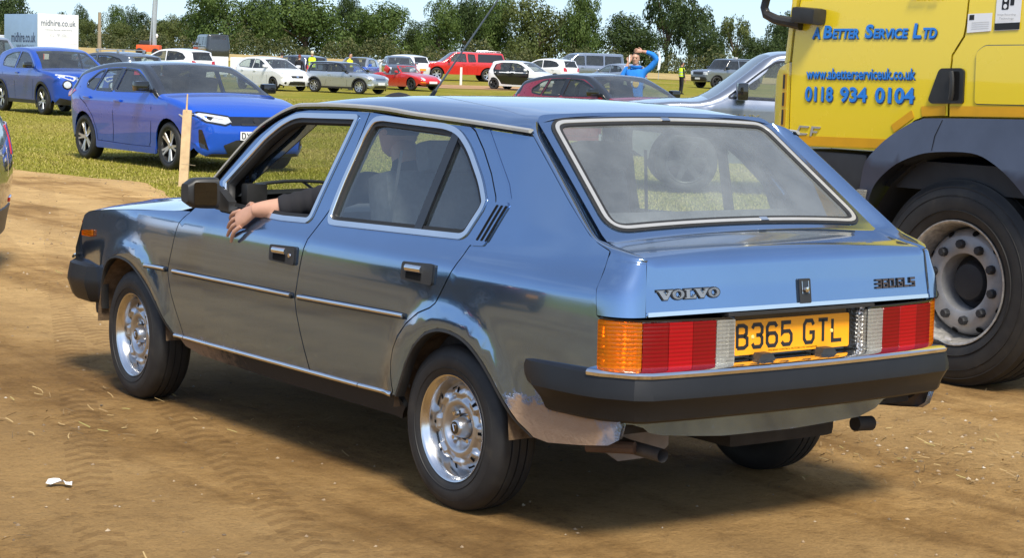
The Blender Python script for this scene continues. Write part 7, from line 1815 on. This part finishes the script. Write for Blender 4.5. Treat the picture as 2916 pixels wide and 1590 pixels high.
def tree_meshes(kind, seed):
    """crown mesh and trunk mesh for a tree 1 m wide-radius x 1 m tall are scaled per tree; kinds: round, tall, airy, column"""
    key = (kind, seed)
    if key in _tree_cache: return _tree_cache[key]
    rng = np.random.default_rng(100 + seed * 17 + len(kind))
    lobes = []
    nl = {'round': 22, 'tall': 18, 'airy': 20, 'column': 14}[kind]
    for i in range(nl):
        if kind == 'round': a = rng.uniform(0, 6.28); rr_ = rng.uniform(.1, .62); z = rng.uniform(.16, .86); k = math.sqrt(max(.05, 1 - ((z - .42) / .58) ** 2)); c = (rr_ * k * math.cos(a), rr_ * k * math.sin(a), z); r_ = rng.uniform(.24, .38)
        elif kind == 'tall': a = rng.uniform(0, 6.28); z = .12 + .80 * (i + .5) / nl; k = 1 - .75 * abs(z - .45) ** 1.4; rr_ = rng.uniform(.1, .5) * k; c = (rr_ * math.cos(a), rr_ * math.sin(a), z); r_ = rng.uniform(.26, .40) * k
        elif kind == 'airy': a = rng.uniform(0, 6.28); z = rng.uniform(.22, .92); rr_ = rng.uniform(.2, .75) * (1.15 - z * .55); c = (rr_ * math.cos(a), rr_ * math.sin(a), z); r_ = rng.uniform(.13, .25)
        else: a = rng.uniform(0, 6.28); z = .12 + .80 * (i + .5) / nl; c = (.25 * math.cos(a), .25 * math.sin(a), z); r_ = rng.uniform(.28, .42) * (1 - .6 * max(0, z - .6) / .4)
        lobes.append((np.array(c), r_))
    n_leaf = {'round': 17000, 'tall': 14000, 'airy': 9000, 'column': 10000}[kind]
    w = np.array([r_ ** 2 for c, r_ in lobes]); w /= w.sum()
    ids = rng.choice(len(lobes), n_leaf, p=w); C = np.array([c for c, r_ in lobes])[ids]; Rr = np.array([r_ for c, r_ in lobes])[ids]
    # leaves gather in sprays on each lobe
    nsp = 34; sd = rng.normal(size=(len(lobes), nsp, 3)); sd /= np.linalg.norm(sd, axis=2)[:, :, None]
    d = sd[ids, rng.integers(0, nsp, n_leaf)] + rng.normal(size=(n_leaf, 3)) * .20; d /= np.linalg.norm(d, axis=1)[:, None]
    rad = rng.uniform(.25, 1.0, n_leaf) ** .40
    keep = ~((d[:, 2] < -.45) & (rng.random(n_leaf) < .6)); C, Rr, d, rad = C[keep], Rr[keep], d[keep], rad[keep]; n = len(d)
    p = C + d * (Rr * rad)[:, None] * np.array([1, 1, .92]); s = rng.uniform(.011, .025, n)[:, None]
    nrm = d + rng.normal(size=(n, 3)) * .42; nrm /= np.linalg.norm(nrm, axis=1)[:, None]; t = np.cross(nrm, rng.normal(size=(n, 3))); t /= np.linalg.norm(t, axis=1)[:, None] + 1e-9; b = np.cross(nrm, t)
    A = np.stack([p - t * s, p + b * s * .75 - t * s * .1, p + t * s, p - b * s * .75 + t * s * .15], 1)
    cm = fast_mesh('crown', A.reshape(-1, 3), 4, None, link=False)
    mb = MB(); mb.tube([(0, 0, -.05), (.01, 0, .15), (-.01, .01, .36), (.0, .0, .60)], [.055, .045, .032, .012], 8)
    for c, r_ in lobes[:9]:
        z0 = rng.uniform(.18, .42); e = c * np.array([1, 1, 1]); mb.tube([(0, 0, z0), tuple(e * .5 + np.array([0, 0, z0 * .5 + .02])), tuple(e)], [.026, .015, .005], 6)
    o = mb.build('tmp', M['bark']); tm = o.data; bpy.data.objects.remove(o)
    _tree_cache[key] = (cm, tm); return cm, tm
def tree(label, x, y, wid, hgt, kind, seed, leaf, rz=0.0, group='trees along the far edge of the field', name='tree'):
    cm, tm = tree_meshes(kind, seed)
    root = empty(name, (x, y, gz(x, y) - .1), rz); tag(root, label, 'tree', group); root.scale = (wid / 2, wid / 2, hgt)
    mkey = cm.name + LM[leaf].name
    if mkey in _tree_cache: c2 = _tree_cache[mkey]
    else:
        c2 = cm.copy(); c2.materials.clear(); c2.materials.append(LM[leaf]); _tree_cache[mkey] = c2
    c = bpy.data.objects.new('crown', c2); COL.objects.link(c); c.parent = root
    t = bpy.data.objects.new('trunk', tm); COL.objects.link(t); t.parent = root
    return root
def spot(u, d):    # lateral fraction, distance -> ground point
    p = Vector((CAM.x, CAM.y)) + FW2 * d + RT2 * (u * d); return p.x, p.y
TREES = [
    (85.9, 215.0, 8.0, 5.8, 'round', 0, 1, 'dark tree rising behind the hire van at the left edge'),
    (97.4, 231.3, 3.6, 3.4, 'round', 1, 1, 'low dark tree just right of the hire van roof'),
    (97.3, 225.1, 4.0, 4.3, 'tall', 2, 1, 'dark tree right of the hire van, left of the bare pole'),
    (103.5, 233.0, 3.9, 5.6, 'column', 3, 1, 'tall narrow dark tree left of the wooden pole'),
    (96.0, 213.6, 3.9, 3.5, 'round', 2, 2, 'olive bushy tree directly behind the wooden pole'),
    (104.7, 225.8, 4.9, 5.8, 'column', 4, 0, 'upright mid green tree right of the wooden pole'),
    (110.0, 231.8, 3.7, 5.9, 'column', 5, 1, 'narrow dark tree left of the lift mast'),
    (97.5, 208.7, 5.2, 3.1, 'round', 3, 2, 'olive low tree between the wooden pole and the mast'),
    (106.2, 218.4, 5.5, 4.5, 'round', 4, 1, 'dark rounded tree right of the lift mast'),
    (106.2, 212.1, 5.4, 3.9, 'round', 5, 2, 'pale green tree left of the two tallest trees'),
    (113.2, 219.4, 5.6, 4.5, 'round', 6, 1, 'dark tree leaning on the left of a very tall tree'),
    (107.4, 201.2, 11.2, 7.4, 'round', 7, 0, 'very tall spreading tree behind the blue hatchback roof'),
    (117.8, 209.6, 7.0, 6.7, 'round', 1, 1, 'dark tree between the two tallest trees'),
    (114.1, 193.6, 12.5, 7.3, 'round', 8, 0, 'broad bright green tree behind the silver small car'),
    (127.6, 206.0, 6.1, 6.9, 'round', 3, 1, 'dark tree right of the broad bright green tree'),
    (124.8, 193.0, 9.0, 6.6, 'round', 9, 0, 'mid green tree behind the silver roofed coupe'),
    (131.3, 195.7, 5.5, 4.4, 'round', 4, 1, 'low dark tree between two rounder ones behind the white car'),
    (129.1, 187.3, 6.5, 6.7, 'tall', 6, 0, 'compact green tree standing alone left of the aerial'),
    (139.0, 194.8, 7.1, 7.8, 'round', 5, 1, 'dark tree crossed by the car aerial'),
    (138.5, 187.7, 7.4, 7.6, 'round', 0, 0, 'green tree right of the aerial above the red pickup'),
    (140.1, 181.5, 10.4, 7.9, 'round', 7, 2, 'wide olive green tree above the city car'),
    (142.1, 174.9, 7.1, 8.3, 'tall', 7, 0, 'tall green tree left of the man in blue'),
    (148.8, 174.8, 9.2, 6.1, 'round', 8, 1, 'dark shrubby tree directly behind the man in blue'),
    (159.1, 179.6, 7.6, 10.6, 'airy', 9, 1, 'tallest airy dark tree with sky between its branches'),
    (157.4, 173.4, 7.4, 8.1, 'airy', 10, 1, 'airy dark tree above the marshal'),
    (153.6, 166.2, 6.2, 6.0, 'column', 11, 1, 'slim dark tree right of the marshal'),
    (159.3, 166.9, 6.1, 7.0, 'airy', 12, 2, 'pale airy tree above the off road car'),
    (157.0, 161.1, 5.7, 4.3, 'round', 2, 1, 'low dark tree behind the off road car'),
    (164.8, 165.2, 5.9, 6.9, 'tall', 13, 1, 'dark tree beside the yellow lorry mirror'),
    (172.8, 167.9, 6.0, 6.4, 'round', 6, 1, 'dark tree hidden behind the lorry cab pillar'),
]
for i, (x, y, w, h, kind, seed, leaf, lab) in enumerate(TREES):
    tree(lab, x, y, w * 1.33, h * (1.0 if i < 9 else 1.10), kind, seed, leaf, rz=i * 1.3)
# scrubby hedge along the foot of the trees
def hedge():
    rng = np.random.default_rng(21)
    H = [(82, 208), (84, 206), (86, 205), (88, 204), (90, 202), (92, 201), (94, 199), (96, 198), (97, 196), (99, 195), (101, 193), (103, 192), (105, 190), (107, 189), (109, 187), (111, 186), (113, 184), (115, 183), (117, 182), (119, 180), (121, 179), (123, 177), (125, 176), (126, 174), (128, 173), (130, 171), (132, 170), (134, 168), (136, 167), (138, 165), (140, 164), (142, 162), (144, 161), (146, 160), (148, 158), (150, 157), (152, 155), (154, 154), (156, 152), ]
    n = 30000; H = np.array(H, float); j = rng.integers(0, len(H) - 1, n); t = rng.random(n); xy = H[j] * (1 - t)[:, None] + H[j + 1] * t[:, None]
    k = (j + t) * .9; top = 2.0 + .7 * np.sin(k * 1.3) + .5 * np.sin(k * 3.1 + 1) + .35 * np.sin(k * 7.3); dd = rng.normal(size=n) * 1.3
    z = rng.random(n) ** .7 * np.maximum(.5, top) * np.exp(-(dd / 2.2) ** 2); base = np.array([gz(*q) for q in H]); p = np.stack([xy[:, 0] + FW2.x * dd, xy[:, 1] + FW2.y * dd, base[j] + z], 1)
    s = rng.uniform(.07, .17, n)[:, None]; nn = rng.normal(size=(n, 3)) + np.array([-.3, -.6, .5]); nn /= np.linalg.norm(nn, axis=1)[:, None]; t_ = np.cross(nn, rng.normal(size=(n, 3))); t_ /= np.linalg.norm(t_, axis=1)[:, None] + 1e-9; b = np.cross(nn, t_)
    A = np.stack([p - t_ * s, p + b * s * .7, p + t_ * s, p - b * s * .7], 1)
    tag(fast_mesh('hedge', A.reshape(-1, 3), 4, leaf_mat('hedge_leaves', (.030, .045, .014), (.070, .085, .026), (.150, .145, .055))), 'scrubby green hedge running along the foot of the trees', 'hedge', kind='stuff')
hedge()

# the wood goes on to both sides of the view
def wood():
    rng = np.random.default_rng(33); n = 42000
    e = rng.integers(0, 2, n); t = rng.random(n); L0 = np.where(e == 0, -66.0, 64.0); L1 = np.where(e == 0, -190.0, 190.0); lat = L0 + (L1 - L0) * t; d = 240 + rng.normal(size=n) * 3.5
    top = 6.2 + 1.6 * np.sin(lat * .31) + 1.1 * np.sin(lat * .83 + 1) + .7 * np.sin(lat * 1.9); z = top * rng.random(n) ** .55
    x = CAM.x + FW2.x * d + RT2.x * lat; y = CAM.y + FW2.y * d + RT2.y * lat; base = np.array([gz(a, b) for a, b in zip(x, y)]); p = np.stack([x, y, base + z], 1)
    s = rng.uniform(.14, .32, n)[:, None]; nn = rng.normal(size=(n, 3)) * .7 + np.array([-.4, -.6, .5]); nn /= np.linalg.norm(nn, axis=1)[:, None]; t_ = np.cross(nn, rng.normal(size=(n, 3))); t_ /= np.linalg.norm(t_, axis=1)[:, None] + 1e-9; b = np.cross(nn, t_)
    A = np.stack([p - t_ * s, p + b * s * .7, p + t_ * s, p - b * s * .7], 1)
    tag(fast_mesh('wood', A.reshape(-1, 3), 4, LM[1]), 'dark wood carrying the tree line on past both edges of the view', 'wood', kind='stuff')
wood()
# ================================================================== stakes, poles, hire van, lift
M['wood'] = simple('pale_wood', (.62, .44, .25), .8, var=.15, scale=12, bmp=.15); M['wood_old'] = simple('grey_wood', (.30, .24, .16), .9, var=.2); M['steel_pale'] = simple('galvanised', (.38, .43, .47), .5, .3, var=.1)
st = MB().prism([(-.052, 0), (.052, 0), (.050, .86), (.046, .875), (-.046, .88), (-.050, .865)], (5.71, 14.49, 0), (.80, -.60, 0), (.05, 0, 1), (.6, .8, 0), .045).build('wooden_stake', M['wood'], None, smooth=False)
tag(st, 'pale wooden stake with a thin spike beside the bright blue hatchback', 'stake')
MB().tube([(5.75, 14.50, .86), (5.76, 14.50, 1.06)], [.012, .008], 6).build('spike', M['wood'], st)
MB().tube([(5.68, 14.47, .26), (5.73, 14.42, .262), (5.82, 14.40, .25)], .003, 4).build('string', M['wood_old'], st)
s2 = MB().prism([(-.065, 0), (.065, 0), (.06, 1.0), (-.06, 1.0)], (58.6, 83.4, gz(58.6, 83.4)), (.8, -.6, 0), (0, 0, 1), (.6, .8, 0), .09).build('wooden_stake', simple('white_stake', (.75, .72, .66), .7), None, smooth=False); tag(s2, 'white painted stake standing in front of the red pickup', 'stake')
pl = MB().tube([(60.1, 134.1, .9), (60.1, 134.1, 4.6)], [.16, .13], 8).build('wooden_pole', M['wood_old']); tag(pl, 'plain wooden pole standing in front of the left trees', 'pole')
# hire van: box body
def hire_van():
    d = Vector((FW2.x, FW2.y)) * .80 - Vector((RT2.x, RT2.y)) * .60; rz = headings(d.x, d.y)
    root = empty('box_van', (36.9, 89.0, .24), rz); tag(root, 'white and blue hire box van with its name on the rear shutter', 'van')
    wht = simple('van_white', .80, .4, var=.05, scale=2); blu = simple('van_blue', (.30, .44, .66), .4, var=.05, scale=2); gry = simple('van_grey', (.16, .17, .19), .6)
    MB().box((0, 2.30, 1.98), (2.18, 4.5, 2.30), bev=.03).build('load_box', blu, root)
    MB().box((0, .035, 1.98), (2.24, .06, 2.34), bev=.015).build('rear_frame', wht, root)
    sh = MB().box((0, -.005, 2.12), (2.0, .03, 1.80), bev=.008).build('shutter', simple('shutter_white', .84, .45, var=.03), root)
    for k in range(5): MB().box((0, -.022, 1.30 + .34 * k), (2.0, .004, .008)).build('shutter_joint', gry, sh)
    tl = MB().box((0, -.03, .98), (2.16, .05, .52), bev=.01).build('tail_lift', simple('tail_lift', (.62, .58, .52), .6, var=.1), root)
    for s in (-1, 1): MB().box((s * .92, -.07, .92), (.26, .03, .34), bev=.01).build('tail_lamp', simple('van_lamp', (.85, .10, .03), .3), root)
    MB().box((0, -.06, 1.12), (.36, .01, .07)).build('number_plate', M['plate_y'], root)
    MB().box((0, 2.3, .62), (1.2, 4.4, .3)).build('chassis', gry, root)
    MB().box((0, 5.35, 1.25), (1.96, 1.75, 1.55), bev=.22).build('cab', wht, root)
    for y in (1.2, 4.9):
        for s in (-1, 1): make_wheel(root, s * .88, y, .36, .22, 6, .62)
    grey_t = simple('van_text', (.20, .22, .25), .5); navy = simple('van_text_navy', (.03, .05, .12), .5)
    rf = lambda z0: (lambda u, v, w: (u, -.028 - w, z0 + v))
    text_on('van_name', 'midhire.co.uk', rf(2.70), grey_t, sh, width=1.92, height=.34, extrude=.003, bold=.02)
    text_on('van_tagline', 'Vehicle Rental Specialists', rf(2.34), simple('van_text_pale', (.42, .43, .45), .5), sh, width=1.50, height=.12, extrude=.003); text_on('van_phone', '0121 789 3000', rf(2.08), simple('van_text_pale2', (.42, .43, .45), .5), sh, width=.90, height=.13, extrude=.003)
    sf = lambda y0, z0: (lambda u, v, w: (-1.092 - w, y0 - u, z0 + v))
    text_on('van_name', 'midhire.co.uk', sf(1.95, 1.92), navy, root, width=3.2, height=.52, extrude=.003, bold=.02); text_on('van_tagline', 'Vehicle Rental Specialists', sf(1.7, 1.45), navy, root, width=2.4, height=.20, extrude=.003)
hire_van()
# boom lift with orange base
def lift():
    x, y, z = 66.9, 139.3, gz(66.9, 139.3); root = empty('boom_lift', (x, y, z), headings(RT2.x, RT2.y)); tag(root, 'orange boom lift with a tall pale lattice mast', 'lift')
    og = simple('lift_orange', (.78, .10, .02), .45, var=.08)
    MB().box((0, 0, .62), (1.3, 1.9, .55), bev=.12).build('base', og, root); MB().box((.1, -.3, 1.05), (.7, .8, .4), bev=.1).build('turret', M['black'], root)
    for s in (-1, 1):
        for yy in (-.65, .65): make_wheel(root, s * .62, yy, .32, .22, 4, .55, 'alloy_dark')
    m = MB(); L = 6.6
    for a, b in ((-.17, -.17), (.17, -.17), (.17, .17), (-.17, .17)): m.tube([(a - .0, .25 + b, .75), (a * .7 + .0, .60 + b * .7, L)], [.055, .04], 5)
    mast = m.build('mast', M['steel_pale'], root); 
    for k in range(10):
        z0 = .8 + k * .58; w = .17 * (1 - .3 * k / 10)
        MB().tube([(-w, .25 + k * .035 - w, z0), (w, .25 + k * .035 - w, z0 + .55)], .025, 4).build('lattice_brace', M['steel_pale'], mast)
    MB().box((0, .42, 3.6), (.26, .24, 5.6)).build('mast_core', M['steel_pale'], mast)
lift()
lp = MB().tube([(72.7, 149.7, 1.5), (72.7, 149.7, 2.95)], [.06, .05], 6).build('lamp_post', M['steel_pale']); tag(lp, 'short grey post with a white globe right of the lift mast', 'lamp post')
MB().lathe([(.0, -.20), (.14, -.16), (.20, 0), (.14, .16), (0, .20)], 14, (72.7, 149.7, 3.1), 'Z').build('globe', M['plate_w'], lp)
# white barrier boards
for k in range(3):
    x = 47.0 + k * 1.42; y = 91.0 - k * 1.08; z = gz(x, y)
    b = MB().box((x, y, z + .62), (1.66, .05, 1.0), rz=math.atan2(-.60, .80), bev=.01).build('barrier_board', simple('board_white', .80, .6, var=.04)); tag(b, ('left', 'middle', 'right')[k] + ' white barrier board left of the white hatchback', 'barrier', 'white barrier boards')
    for s in (-1, 1): MB().box((x + s * .66 * .8, y - s * .66 * .6, z + .08), (.06, .30, .16)).build('foot', M['steel_pale'], b)
fl = MB().prism([(-.10, 0), (.10, .10), (.16, .9), (.06, 1.45), (-.06, 1.55), (-.02, .8)], (94.8, 107.8, gz(94.8, 107.8) + .7), (.8, -.6, 0), (0, 0, 1), (.6, .8, 0), .02).build('feather_flag', simple('flag_white', (.70, .74, .76), .8)); tag(fl, 'white feather flag right of the man in blue', 'flag')
MB().tube([(94.8, 107.8, gz(94.8, 107.8)), (94.85, 107.8, 2.4)], .02, 5).build('flag_pole', M['steel_pale'], fl)
